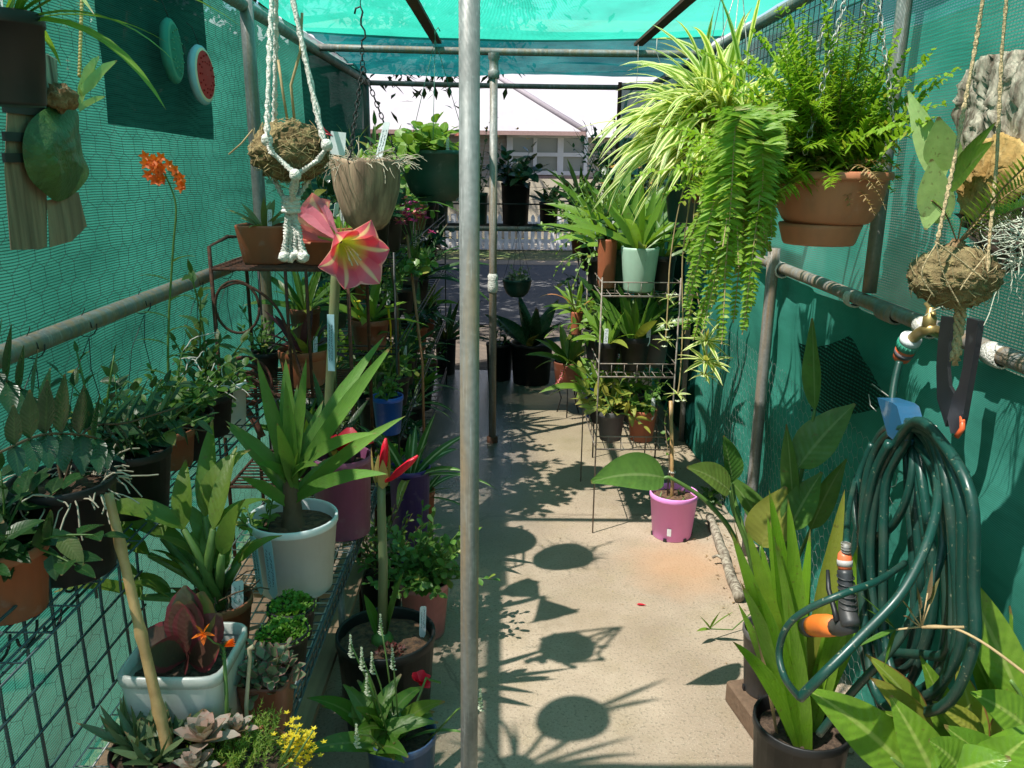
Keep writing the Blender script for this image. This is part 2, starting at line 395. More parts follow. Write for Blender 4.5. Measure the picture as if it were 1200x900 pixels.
# metal, rope, wood
def galv(name, c, stain, rough=.5, metal=.55):
    k = N(name); nz = k.noise(7, 5); n2 = k.noise(85, 2)
    mp = k.n("Mapping", {0: k.obj(), 3: (30, 30, 1.6)}); n3 = k.noise(1.5, 4, mp.outputs[0])
    cc = k.mix(k.remap(nz, .42, .62, 0, .7), c, tuple(x*.62 for x in c))
    cc = k.mix(k.remap(n3, .46, .6, 0, .75), cc, stain)
    mp2 = k.n("Mapping", {0: k.obj(), 3: (60, 60, 4)}); n5 = k.noise(1.4, 6, mp2.outputs[0], .7)
    cc = k.mix(k.remap(n5, .55, .66, 0, .7), cc, tuple(min(1, x*1.7) for x in c)); cc = k.mix(k.remap(n5, .28, .42, .6, 0), cc, (.09, .085, .075))
    cc = k.mix(k.remap(n2, .6, .75, 0, .45), cc, tuple(min(1, x*1.5) for x in c))
    sz = k.n('SeparateXYZ', {0: k.obj()}); low = k.math('MULTIPLY', k.remap(sz.outputs[2], .55, 1.0, 0, 1), k.remap(sz.outputs[2], 1.0, 1.5, 1, 0)); cc = k.mix(k.math('MULTIPLY', low, k.remap(n3, .35, .6, 0, .75)), cc, (.3, .2, .11))
    vo = k.n('TexVoronoi', {'Vector': k.obj(), 'Scale': 95}); cc = k.mix(.16, cc, k.mix(1, cc, k.remap(vo.outputs['Distance'], 0, .7, .35, 1.7), 'MULTIPLY'))
    return k.done(k.pbr(cc, k.remap(nz, .3, .7, rough-.12, rough+.18), metal, k.bump(n2, .15, .002)))
GALV = galv('galvanised_steel', (.2, .205, .2), (.21, .16, .105), .55, .22)
GALVD = galv('galvanised_dull', (.23, .235, .23), (.2, .17, .13), .6, .35)
ALU = flat('bright_wire', (.42, .41, .38), .5, .3)
RACKW = flat('dull_rack_wire', (.24, .225, .2), .6, .2, .3, 40, .7, (.16, .09, .05))
WIRE = flat('dark_wire', (.035, .035, .035), .5, .4)
GWIRE = flat('green_coated_wire', (.045, .085, .095), .4, 0, var=.5)
GALVW = flat('galvanised_wire', (.48, .5, .49), .45, .6, sc_=120)
RUST = flat('rusty_iron', (.05, .025, .018), .8, .2, .5, 60, .8, (.12, .045, .02))
ROPEW = flat('white_cotton_rope', (.72, .7, .64), .9, 0, .8, 160)
ROPEJ = flat('jute_rope', (.48, .36, .2), .9, 0, .8, 160)
BRASS = flat('brass', (.42, .3, .12), .42, .75)
def fibre(name, a, b, c_, s1=18, s2=70, bump_=1):
    k = N(name); n1 = k.noise(s1, 6); n2 = k.noise(s2, 4)
    cc = k.mix(k.remap(n1, .38, .62, 0, 1), a, b); cc = k.mix(k.remap(n2, .5, .72, 0, .8), cc, c_)
    return k.done(k.pbr(cc, .95, 0, k.bump(k.math('ADD', n1, n2), bump_, .012), .15))
MOSS = fibre('moss_ball', (.2, .15, .075), (.1, .065, .03), (.38, .3, .14))
COIR = fibre('coir', (.26, .16, .08), (.14, .08, .04), (.42, .3, .18))
def wood(name, a, b, ax, sc_=1, ring=22):
    k = N(name); s = [1, 1, 1]; s[ax] = .07; mp = k.n("Mapping", {0: k.obj(), 3: tuple(s)})
    n1 = k.noise(ring*sc_, 5, mp.outputs[0]); n2 = k.noise(6, 4)
    cc = k.mix(k.remap(n1, .35, .65, 0, 1), a, b); cc = k.mix(k.remap(n2, .5, .75, 0, .5), cc, tuple(x*.45 for x in a))
    return k.done(k.pbr(cc, .85, 0, k.bump(n1, .8, .008), .2))
WOODB = wood('board_brown', (.34, .23, .15), (.17, .11, .075), 2, 2)
WOODG = wood('weathered_grey_wood', (.42, .38, .3), (.1, .075, .055), 2, 2.4, 30)
WOODP = wood('palm_sheath_wood', (.42, .3, .2), (.16, .11, .075), 2, 1.6, 20)
SLAT = wood('timber_slat', (.42, .3, .19), (.3, .2, .13), 0)
BLK = flat('black_rubber', (.014, .015, .017), .5)
NETP = flat('dark_net', (.012, .03, .024), .8)
# ================================================================== light
SUN = V((-.45, -.30, 1)).normalized()
el = math.asin(SUN.z)
w = bpy.data.worlds.new("World"); sc.world = w; w.use_nodes = True
nt = w.node_tree; nt.nodes.clear()
sky = nt.nodes.new("ShaderNodeTexSky"); sky.sky_type = 'NISHITA'; sky.sun_disc = False
sky.sun_elevation = el; sky.sun_rotation = math.atan2(SUN.x, SUN.y)
bg = nt.nodes.new("ShaderNodeBackground"); bg.inputs[1].default_value = .09
wo = nt.nodes.new("ShaderNodeOutputWorld")
nt.links.new(sky.outputs[0], bg.inputs[0]); nt.links.new(bg.outputs[0], wo.inputs[0])
sd = bpy.data.lights.new("sun", 'SUN'); sd.energy = 5.0; sd.angle = R(.53); sd.color = (1, .945, .87)
so = bpy.data.objects.new("sun", sd); col.objects.link(so); so.rotation_euler = SUN.to_track_quat('Z', 'Y').to_euler(); so.location = (-3, -2, 8)
sc.view_settings.view_transform = 'Standard'; sc.view_settings.look = 'None'
sc.view_settings.exposure = 1.3; sc.view_settings.gamma = 1
sc.cycles.use_denoising = True
sc.cycles.max_bounces = 8; sc.cycles.diffuse_bounces = 4; sc.cycles.transmission_bounces = 5; sc.cycles.transparent_max_bounces = 14; sc.cycles.glossy_bounces = 3
sc.cycles.sample_clamp_indirect = 6; sc.cycles.caustics_reflective = False; sc.cycles.caustics_refractive = False

# ================================================================== ground
def concrete():
    k = N('concrete_floor'); p = k.pos()
    n1 = k.noise(1.3, 5, p); n2 = k.noise(7, 5, p); n3 = k.noise(110, 3, p); n4 = k.noise(260, 2, p); sx = k.n("SeparateXYZ", {0: p})
    c = k.ramp(n1, (.3, (.25, .19, .135)), (.55, (.36, .29, .215)), (.75, (.28, .22, .16)))
    c = k.mix(k.remap(n2, .5, .72, 0, .55), c, (.27, .215, .13))
    c = k.mix(k.remap(n3, .54, .66, 0, .65), c, (.14, .12, .085))
    c = k.mix(k.remap(n4, .6, .7, 0, .55), c, (.6, .53, .42))
    vo = k.n('TexVoronoi', {'Vector': k.n('Mapping', {0: p, 3: (1, .55, 1)}).outputs[0], 'Scale': .9}, feature='DISTANCE_TO_EDGE'); crk = k.math('ADD', vo.outputs[0], k.math('MULTIPLY', k.math('SUBTRACT', n2, .5), .05))
    c = k.mix(k.remap(k.math('ABSOLUTE', crk), .0, .006, .6, 0), c, (.13, .1, .07))
    blot = k.noise(.55, 7, p, .75); c = k.mix(k.remap(blot, .5, .62, 0, .5), c, (.235, .18, .12)); c = k.mix(k.remap(blot, .36, .44, .35, 0), c, (.43, .37, .29))
    # damp, algae-stained stretch beside the racks and an orange pot stain
    damp = k.math('MULTIPLY', k.remap(sx.outputs[1], 3.3, 4.6, 0, 1), k.remap(n1, .3, .6, .25, 1))
    c = k.mix(k.math('MULTIPLY', damp, .6), c, (.19, .165, .085)); c = k.mix(k.remap(k.noise(3.1, 6, p, .7), .56, .68, 0, .5), c, (.2, .155, .1))
    wet = k.math('MULTIPLY', k.remap(sx.outputs[0], -.02, .22, 1, 0), k.remap(k.math('ADD', sx.outputs[1], k.math('MULTIPLY', n2, .8)), 3.3, 4.4, 0, 1))
    c = k.mix(k.math('MULTIPLY', wet, .65), c, (.1, .106, .12))  # blue tint of the wet patch also paints in sky reflection
    dx = k.math('SUBTRACT', sx.outputs[0], .72); dy = k.math('SUBTRACT', sx.outputs[1], 3.0)
    rr = k.math('SQRT', k.math('ADD', k.math('MULTIPLY', dx, dx), k.math('MULTIPLY', dy, dy)))
    c = k.mix(k.remap(k.math('ADD', rr, k.math('MULTIPLY', n2, .25)), .2, .42, .5, 0), c, (.42, .22, .1))
    ro = k.remap(wet, 0, 1, .75, .12)
    return k.done(k.pbr(c, ro, 0, k.bump(k.math('ADD', n3, n2), .35, .006), .5))
FLOOR = concrete()
m = M(); box(m, (.03, 2.55, -.05), (2.16, 7.3, .1), bev=.008); struct(m, 'floor', FLOOR)
def dirt():
    k = N('bare_ground'); p = k.pos(); n1 = k.noise(.8, 6, p); n2 = k.noise(14, 6, p); sx = k.n("SeparateXYZ", {0: p})
    c = k.mix(k.remap(n1, .35, .65, 0, 1), (.085, .066, .05), (.055, .046, .036)); c = k.mix(k.remap(n2, .5, .7, 0, .7), c, (.14, .105, .075))
    return k.done(k.pbr(c, .95, 0, k.bump(n2, .8, .04)))
def lawn():
    k = N('lawn'); p = k.pos(); n1 = k.noise(1.1, 5, p); n2 = k.noise(45, 5, p)
    c = k.mix(k.remap(n1, .4, .62, 0, 1), (.1, .15, .035), (.24, .2, .09)); c = k.mix(k.remap(n2, .45, .65, 0, .7), c, (.06, .1, .02))
    return k.done(k.pbr(c, .95, 0, k.bump(n2, 1, .04)))
def asphalt():
    k = N('asphalt'); p = k.pos(); n1 = k.noise(2, 5, p); n2 = k.noise(70, 4, p)
    c = k.mix(k.remap(n1, .4, .6, 0, 1), (.06, .062, .068), (.09, .088, .088)); c = k.mix(n2, c, (.06, .06, .062))
    return k.done(k.pbr(c, .85, 0, k.bump(n2, .6, .01)))
def sheet(name, x0, x1, y0, y1, z, mat):
    m = M(); m.add([(x0, y0, z), (x1, y0, z), (x1, y1, z), (x0, y1, z)], [(0, 1, 2, 3)]); return struct(m, name, mat)
sheet('ground', -150, 150, -120, 200, -.06, lawn())
sheet('added_bed', -3.6, -1.15, -6, 5.85, -.05, flat('added_bed_soil', (.06, .045, .03), .95, .5, .6, 20))  # dark strip added to cut bright ground showing through the left cloth
sheet('bare_ground', -6, 6, 5.9, 8.3, -.052, dirt())
sheet('driveway', -14, 14, 8.3, 13.4, -.048, asphalt())
sheet('earth_edge', -14, 14, 13.4, 14.0, -.044, flat('sandy_earth', (.33, .25, .17), .95, 0, .6, 5))
PAVE = flat('pale_paving', (.5, .45, .36), .9, 0, .3, 1.5)
sheet('footpath', -14, 14, 15.7, 17.6, -.044, PAVE)

# ================================================================== shade house
CL_L = cloth('shade_cloth_side', (.034, .215, .155), (.058, .325, .24), .14, .24, 2, .0066, .76, .6)  # patchy paler and darker tones paint in dappled outside shade
CL_R = cloth('shade_cloth_right', (.035, .33, .25), (.055, .41, .33), .22, .02, 2, .0072, .5, .45)
CL_T = cloth('shade_cloth_roof', (.025, .36, .25), (.032, .41, .3), .4, .48, 0, .006, .85, .6, .85)
CL_D = cloth('weed_mat_dark', (.055, .3, .225), (.075, .35, .28), .05, .01, 2, .004, .35, .3)
CL_P = cloth('dark_sheet', (.008, .06, .05), (.012, .085, .07), .12, .02, 2, .005, .3)
def cloth_sheet(name, label, fn, nu, nv, mat, cat='shade cloth', group=None):
    m = M(); vs = [fn(i/nu, j/nv) for j in range(nv+1) for i in range(nu+1)]
    fs = [(j*(nu+1)+i, j*(nu+1)+i+1, (j+1)*(nu+1)+i+1, (j+1)*(nu+1)+i) for j in range(nv) for i in range(nu)]
    m.add(vs, fs, [(i/nu, j/nv) for j in range(nv+1) for i in range(nu+1)])
    o = m.build(name, mat); tag(o, label, cat, group); return o
def wav(y, z, a, s=0, f=1): return a*(noise.noise(V((y*1.1*f, z*1.6*f, s)))+.4*noise.noise(V((y*4*f, z*3*f, s+5))))
Y0, Y1, ZR = -1.0, 6.2, 2.15
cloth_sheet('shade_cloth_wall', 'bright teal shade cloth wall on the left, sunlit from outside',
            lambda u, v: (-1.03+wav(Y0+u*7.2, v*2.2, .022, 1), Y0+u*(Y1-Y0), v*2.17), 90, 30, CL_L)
cloth_sheet('shade_cloth_wall', 'darker green shade cloth wall on the right behind the hose',
            lambda u, v: (1.10+wav(Y0+u*7.2, v*2.2, .022, 2), Y0+u*(Y1-Y0), v*2.17), 90, 30, CL_R)
cloth_sheet('shade_cloth_roof', 'glowing turquoise shade cloth stretched overhead as the roof',
            lambda u, v: (-1.03+v*2.13, Y0+u*(4.6-Y0), ZR+.03-.03*math.sin(pi*v)+wav(Y0+u*5.6, v*2, .012, 3)), 60, 24, CL_T)
CL_T2 = cloth('shade_cloth_double', (.005, .085, .1), (.015, .22, .22), .1, .02, 0, .006, .5)
cloth_sheet('shade_cloth_roof', 'darker rumpled doubled shade cloth over the far end of the roof',
            lambda u, v: (-1.03+v*2.13, 4.5+u*1.72, ZR+.045-.05*u+.035*noise.noise(V((u*7, v*2.2, 1)))+wav(u*9, v*3, .02, 8)), 40, 24, CL_T2)
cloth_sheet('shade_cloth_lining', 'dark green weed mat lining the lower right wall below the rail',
            lambda u, v: (1.055+wav(u*7, v*2, .03, 4, 1.6)+.010*math.sin(u*90+v*2+3*noise.noise(V((u*20, v*3, 0)))), .2+u*5.6, .0+v*1.14), 160, 14, CL_D)
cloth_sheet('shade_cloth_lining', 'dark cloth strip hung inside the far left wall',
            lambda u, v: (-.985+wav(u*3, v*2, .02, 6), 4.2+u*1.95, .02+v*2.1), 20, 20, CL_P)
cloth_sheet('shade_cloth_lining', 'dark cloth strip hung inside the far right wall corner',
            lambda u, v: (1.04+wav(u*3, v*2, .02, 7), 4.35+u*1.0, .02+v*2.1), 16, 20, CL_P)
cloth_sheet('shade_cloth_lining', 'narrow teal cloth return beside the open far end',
            lambda u, v: (.79+u*.3, 6.19+wav(u*2, v*3, .02, 9), v*2.1), 6, 20, CL_R)
pa, pb = WX(118, 60, -.99), WX(243, 60, -.99); pz = WX(180, 150, -.99)  # dark green rectangle just inside the left wall
cloth_sheet('dark_sheet', 'dark green rectangular patch behind the watermelon plaque',
            lambda u, v: (-.992+wav(u*2, v*2, .008, 3), pa.y+u*(pb.y-pa.y), pz.z-.02*u+v*.62), 12, 12, CL_P)
# black net scrap right
a_ = WX(965, 395, 1.03); b_ = WX(1040, 480, 1.03)
NETC = cloth('net_scrap', (.012, .03, .025), (.015, .04, .03), .75, .1, 2, .011, .1)
nq = [WX(x_, y_, .985) for x_, y_ in ((950, 482), (1044, 474), (936, 402), (996, 393))]
cloth_sheet('net_scrap', 'scrap of black knotted net on the right wall near the tap',
            lambda u, v: nq[0].lerp(nq[1], u).lerp(nq[2].lerp(nq[3], u), v)+V((wav(u, v, .008, 3, 3), 0, -.02*math.sin(pi*u))), 10, 10, NETC)

# ---- pipe frame
fr = thing('pipe_frame', 'galvanised pipe frame of rails, eaves and side posts carrying the shade cloth', 'frame', (0, 0, 0))
def pipe(name, a, b, r, mat=GALV, seg=14, sag=0, label=None):
    m = M(); a = V(a); b = V(b)
    tube(m, [a.lerp(b, i/8)-V((0, 0, sag*math.sin(pi*i/8))) for i in range(9)], r, seg); return m.build(name, mat, fr, label=label)
lp = WX(305, 250, -.97); rp = WX(893, 450, 1.0)
pipe('rail', (-.985, Y0, 1.165), (-.985, Y1, 1.19), .022, label='left waist rail wrapped with wire ties')
pipe('rail', (1.03, Y0, 1.165), (1.03, Y1, 1.19), .02, GALVD, label='right waist rail with stained sleeves')
pipe('eave_pipe', (-.98, Y0, 2.13), (-.98, Y1, 2.08), .024, GALVD)
pipe('eave_pipe', (1.05, Y0, 2.15), (1.05, Y1, 2.1), .024)
for yy, zz in ((1.22, 2.12), (2.8, 2.12), (4.52, 2.105), (6.18, 2.08)):
    pipe('cross_pipe', (-1.0, yy, zz), (1.06, yy, zz-.012), .018, GALVD if yy > 6 else GALV, sag=.006)
pipe('side_post', (lp.x, lp.y, -.02), (lp.x, lp.y, 2.14), .025)
pipe('side_post', (rp.x, rp.y, -.02), (rp.x, rp.y, 1.25), .022, GALVD)
pipe('side_post', (1.03, 4.55, -.02), (1.03, 4.55, 2.13), .022)
pipe('side_post', (1.04, 2.35, 1.2), (1.04, 2.35, 2.14), .02)
pipe('side_post', (-.985, 6.1, -.02), (-.985, 6.1, 2.1), .022, GALVD)
pipe('side_post', (.79, 6.15, -.02), (.79, 6.15, 2.1), .014, RUST)
for x in (-.36, .665):
    m = M(); box(m, (x, 3.66, 2.135), (.045, 1.72, .014)); m.build('flat_bar', RUST, fr, False)
# clamps and rag ties on the rails
def clamp(c, ax, r, L, mat, nm, n=1):
    m = M()
    for i in range(n): lathe(m, [(r*.9, -L/2), (r*1.12, -L/2), (r*1.16, 0), (r*1.12, L/2), (r*.9, L/2)], 14, V(c)+V(ax)*(i*L*1.15), axis=V(ax))
    return m.build(nm, mat, fr)
clamp((1.03, rp.y, 1.17), (0, 1, 0), .026, .05, ROPEW, 'pipe_joint', 2)
for k_, (px, py, L) in enumerate(((1000, 350, .04), (1043, 362, .09), (1085, 383, .05), (1170, 405, .05))):
    q = WX(px, py, 1.03); clamp((1.03, q.y, 1.17), (0, 1, 0), .0225, L, ROPEW if k_ != 1 else GALV, 'pipe_sleeve')
# wire ties along the left rail
rng = random.Random(4)
for i in range(14):
    m = M(); y = 1.0+i*.31+rng.uniform(-.06, .06)
    tube(m, [V((-.985+.0245*math.cos(t), y+.004*t, 1.168+.0245*math.sin(t))) for t in [k*.5 for k in range(14)]], .0014, 4)
    for s in (-1, 1): tube(m, [(-.97, y, 1.145), (-.995, y+s*.04, 1.06), (-1.0, y+s*.09, .92+rng.random()*.06)], .0011, 4)
    tube(m, [(-.985, y, 1.19), (-.98, y+.01, 1.205), (-.97, y-.004, 1.215)], .0012, 4); m.build('wire_tie', WIRE, fr)
# centre prop post
c0 = WY(549, 450, 1.225)
m = M(); dv = V((.004, 0, 1)).normalized(); tube(m, [(c0.x-.004, 1.225, 0), (c0.x+.001, 1.225, 1.0), (c0.x+.004, 1.225, 2.1)], .0148, 20)
o = m.build('prop_post', GALV); tag(o, 'weathered galvanised pipe post standing in the middle foreground', 'post')
c1 = WZ(577, 515, 0)
t = thing('prop_post', 'thinner grey pipe post with taped joint on the wet concrete farther back', 'post', (c1.x, 4.5, 0))
m = M(); tube(m, [(0, 0, 0), (0, 0, 2.07)], .021, 14); m.build('pipe', GALV, t)
m = M(); lathe(m, [(.02, .86), (.028, .87), (.03, .9), (.026, .93), (.03, .95), (.021, .965)], 14); m.build('tape_wrap', ROPEW, t)
m = M(); lathe(m, [(.021, 1.96), (.03, 1.965), (.03, 2.0), (.024, 2.005), (.024, 2.05), (.03, 2.06), (.03, 2.085)], 14); m.build('collar', GALVD, t)
m = M(); lathe(m, [(.032, 0), (.032, .03), (.022, .035)], 14); m.build('foot', RUST, t)

# ---- chicken wire and weld mesh
def hexwire(m, x, y0, y1, z0, z1, c, r, rng, amp=.01):
    h = c*.5; ry = c*.866
    ny = int((y1-y0)/ry); nz = int((z1-z0)/(c*.75))
    def P(y, z): return V((x+amp*noise.noise(V((y*3, z*3, 7))), y+.3*h*noise.noise(V((y*9, z*9, 1))), z))
    for j in range(nz):
        for i in range(ny):
            y = y0+i*ry+(ry/2 if j % 2 else 0); z = z0+j*c*.75
            tube(m, [P(y, z), P(y, z+c*.5)], r, 3, False)
            tube(m, [P(y-ry/2, z+c*.75), P(y, z+c*.5), P(y+ry/2, z+c*.75)], r, 3, False)
m = M(); hexwire(m, 1.012, 2.0, 4.2, .0, .85, .05, .0004, random.Random(1), .02)
o = m.build('chicken_wire', GALVW); tag(o, 'hexagonal chicken wire stretched over the lower right wall', 'wire netting')
m = M(); hexwire(m, -1.0, 1.0, 3.6, 0.1, 2.1, .075, .0005, random.Random(2), .02)
o = m.build('chicken_wire', WIRE); tag(o, 'dark hexagonal netting against the bright left wall', 'wire netting')
m = M()
for i in range(46): tube(m, [(1.04, 2.5+i*.05, 1.62), (1.045, 2.5+i*.05, 2.13)], .0015, 4, False)
for j in range(11): tube(m, [(1.04, 2.5, 1.62+j*.05), (1.04, 4.75, 1.62+j*.05)], .0017, 4, False)
o = m.build('weld_mesh', WIRE); tag(o, 'square weld mesh panel behind the spider plant, under the right eave', 'wire netting')

# hooks and loose wires under the roof
def wire(name, label, pts, r=.0014, mat=WIRE, group=None, cat='wire'):
    m = M(); tube(m, pts, r, 5); o = m.build(name, mat); return tag(o, label, cat, group)
q = WY(770, 45, 3.6)
wire('hook', 'bent silver hook hanging from the right roof bar', [q+V((0, 0, .0)), q+V((0, 0, -.05)), q+V((.03, 0, -.12)), q+V((.045, 0, -.145)), q+V((.06, 0, -.14)), q+V((.062, 0, -.115))], .002, ALU)
q = WY(748, 50, 4.4)
wire('wire', 'thin straight wire dangling below the right roof bar', [q, q+V((.004, 0, -.12)), q+V((-.002, 0, -.24))], .0014, ALU)

# ================================================================== beyond the far end
def brick(name, a, b, mo, s):
    k = N(name); mp = k.n("Mapping", {0: k.obj(), 2: (R(90), 0, 0)})
    x = k.n("TexBrick", {0: mp.outputs[0], 1: a, 2: b, 3: mo, 'Scale': s, 'Mortar Size': .012, 'Brick Width': .24, 'Row Height': .086})
    nz = k.noise(5, 4); c = k.mix(k.remap(nz, .4, .7, 0, .4), x.outputs[0], tuple(v*.7 for v in a))
    return k.done(k.pbr(c, .9, 0, k.bump(x.outputs[1], -.5, .01)))
BRK = brick('pale_brick', (.46, .38, .33), (.38, .31, .28), (.45, .42, .4), 1)
def tiles():
    k = N('roof_tiles'); o = k.obj(); sx = k.n("SeparateXYZ", {0: o}); n1 = k.noise(2.2, 5)
    r_ = k.math('FRACT', k.math('MULTIPLY', sx.outputs[2], 5.2)); c_ = k.math('SINE', k.math('MULTIPLY', sx.outputs[0], 22))
    c = k.mix(k.remap(n1, .35, .65, 0, 1), (.32, .315, .335), (.26, .25, .28)); c = k.mix(.3, c, (.2, .19, .2)); c = k.mix(k.remap(r_, .0, .18, .2, 0), c, (.3, .25, .3))
    return k.done(k.pbr(c, .8, 0, k.bump(k.math('ADD', r_, k.math('MULTIPLY', c_, .15)), .3, .03)))
TIL = tiles(); WHT = flat('white_paint', (.74, .72, .72), .5, 0, .1, 4, .2); FAS = flat('fascia_paint', (.34, .22, .2), .6)
GLS = N('window_glass'); GLS = GLS.done(GLS.pbr((.22, .24, .23), .12, 0, None, .6))
cn = WY(686, 155, 18.2)
hs = thing('house', 'pale brick house with mauve white tiled hip roof beyond the fence', 'house', (0, 18.6, -.05))
def hp(x, y, z): return (x, y-18.6, z+.05)
XE = cn.x; ZE = cn.z
m = M(); box(m, hp((XE-.45-17)/2, 22.0, ZE/2), (XE-.45+17, 6.8, ZE)); box(m, hp(8, 24.6, ZE/2), (16, 6.8, ZE)); m.build('wall', BRK, hs, False)
m = M()
m.add([hp(-18, 18.2, ZE), hp(XE, 18.2, ZE), hp(XE-4.4, 22.6, ZE+2.9), hp(-18, 22.6, ZE+2.9), hp(XE, 27, ZE), hp(-18, 27, ZE)], [(0, 1, 2, 3), (1, 4, 2), (3, 2, 4, 5), (0, 5, 4, 1)])
m.add([hp(-4, 20.9, ZE-.02), hp(17, 20.9, ZE-.02), hp(17, 25.4, ZE+3.3), hp(-4, 25.4, ZE+3.3), hp(17, 30, ZE-.02), hp(-4, 30, ZE-.02)], [(0, 1, 2, 3), (3, 2, 4, 5), (0, 5, 4, 1)])
m.build('roof', TIL, hs, False)
m = M(); tube(m, [hp(XE, 18.2, ZE+.02), hp(XE-4.4, 22.6, ZE+2.93)], .065, 6); m.build('ridge_cap', flat('ridge_tile', (.3, .265, .29), .8), hs)
m = M(); box(m, hp((XE-18)/2, 18.16, ZE-.03), (XE+18, .05, .085)); box(m, hp(XE+.0, 20.5, ZE-.03), (.05, 4.6, .13)); m.build('gutter', FAS, hs, False)
def window(x0, x1, z0, z1, nx, y):
    g = M(); box(g, hp((x0+x1)/2, y-.02, (z0+z1)/2), (x1-x0, .04, z1-z0)); 
    f = M(); wd = (x1-x0)/nx
    for i in range(nx+1): box(f, hp(x0+i*wd, y-.06, (z0+z1)/2), (.13 if i % 2 == 0 else .08, .07, z1-z0+.1))
    for z in (z0, (z0+z1)/2, z1): box(f, hp((x0+x1)/2, y-.075, z), (x1-x0-.02, .062, .08))
    fo = f.build('window', WHT, hs, False); g.build('pane', GLS, fo, False)
    s = M(); box(s, hp((x0+x1)/2, y-.1, z0-.1), (x1-x0+.3, .16, .07)); s.build('sill', FAS, fo, False)
m = M()
for i in range(7): box(m, hp((XE-18)/2+.3, 17.62+.012*i, .09+i*.175), (XE+18, .06, .165))
m.build('veranda_wall', flat('cream_boards', (.42, .37, .28), .8, 0, .2, 3, .3), hs, False)
wa = WY(592, 159, 18.6); wb = WY(688, 203, 18.6)
window(wa.x+.1, wb.x-.05, wb.z, wa.z, 3, 18.6); window(-6.5, -4.2, wb.z, wa.z, 3, 18.6)
# picket fence
fe = thing('picket_fence', 'low white picket fence beyond the driveway', 'fence', (0, 15.9, -.05))
m = M(); x = -9.0
while x < 9: box(m, (x, 0, .3), (.075, .022, .6)); m.add([(x-.0375, -.011, .6), (x+.0375, -.011, .6), (x, -.011, .66), (x-.0375, .011, .6), (x+.0375, .011, .6), (x, .011, .66)], [(0, 1, 2), (5, 4, 3), (0, 2, 5, 3), (1, 4, 5, 2)]); x += .125
m.build('pickets', WHT, fe, False)
for z in (.15, .48):
    m = M(); box(m, (0, .035, z), (18, .04, .07)); m.build('fence_rail', WHT, fe, False)
for i in range(10):
    m = M(); box(m, (-9+i*2, .1, .32), (.09, .09, .64)); m.build('fence_post', WHT, fe, False)
# neighbour's wall seen through the right cloth, hedge added to darken the left cloth
m = M(); box(m, (3.4, 4, 1.3), (.2, 16, 2.7)); o = m.build('rendered_wall', flat('cream_render', (.4, .4, .33), .9, 0, .2, 1.6, .8, (.12, .16, .1)), None, False)
tag(o, 'pale rendered wall seen through the right shade cloth', 'wall')
def tree(name, label, loc, H, cr, czh, nleaf, lsz, mat, seed, group=None):
    t = thing(name, label, 'tree', loc, group); rng = random.Random(seed); tk = M(); lm = M()
    base = path((0, 0, 0), (.05, .03, 1), H, 7, 0, .08, rng); tube(tk, base, [.16-.015*i for i in range(8)], 9)
    tips = []
    for i in range(11):
        q, d = along(base, .5+.49*i/11); az = i*2.4
        br = path(q, sph(az, R(rng.uniform(10, 55))), cr*rng.uniform(.6, 1.05), 6, -.1, .2, rng); tube(tk, br, [.06-.008*j for j in range(7)], 6)
        for j in range(5):
            q2, d2 = along(br, .35+.16*j); b2 = path(q2, sph(az+rng.uniform(-1.3, 1.3), R(rng.uniform(0, 60))), cr*.45, 4, .2, .2, rng); tube(tk, b2, [.02, .016, .012, .008, .004], 4); tips += b2[1:]
    for i in range(nleaf):
        q = rng.choice(tips)+V((rng.gauss(0, .2), rng.gauss(0, .2), rng.gauss(0, .16)))*cr*.55
        leaf(lm, q, sph(rng.uniform(0, 6.3), R(rng.uniform(-60, 40))), lsz*rng.uniform(.7, 1.3), lsz*.42, .3, .15, 'ovate', 2)
    tk.build('trunk', S_brown, t); lm.build('crown', mat, t)
tree('tree', 'leafy tree outside the far left corner shading the driveway', (-2.7, 9.2, -.05), 5.4, 3.2, 1, 15000, .17, L_dark, 3)
tree('tree', 'leafy tree on the left of the driveway nearer the house', (-3.3, 12.4, -.05), 5.6, 3.4, 1, 15000, .19, L_dark, 5)
m = M()
for i in range(160): box(m, (-3.85, -5+i*.15, 1.6+.02*noise.noise(V((i*.7, 0, 0)))), (.02, .142, 3.3))
o = m.build('added_fence', wood('added_paling', (.1, .085, .06), (.05, .042, .03), 2), None, False); tag(o, 'added dark timber paling fence behind the hedge on the left', 'fence')  # added for a solid dark ground behind the cloth gaps
hg = thing('backdrop', 'added dark leafy hedge seen dimly through the left shade cloth', 'backdrop', (-3.2, 2, 0)); rng = random.Random(9); lm = M(); tk = M()  # leaf mass added so the left cloth's gaps read dark
for i in range(19000):
    y = rng.uniform(-4, 11); z = rng.uniform(.0, 2.95); leaf(lm, (rng.uniform(-.35, .35), y, z), sph(rng.uniform(0, 6.3), R(rng.uniform(-30, 60))), .15, .08, .2, .2, 'ovate', 2)
for i in range(30): tube(tk, path((0, -3.8+i*.5, 0), (rng.uniform(-.2, .2), 0, 1), 2.6, 4, 0, .1, rng), .02, 5)
lm.build('foliage', L_dark, hg); tk.build('stem', S_brown, hg)
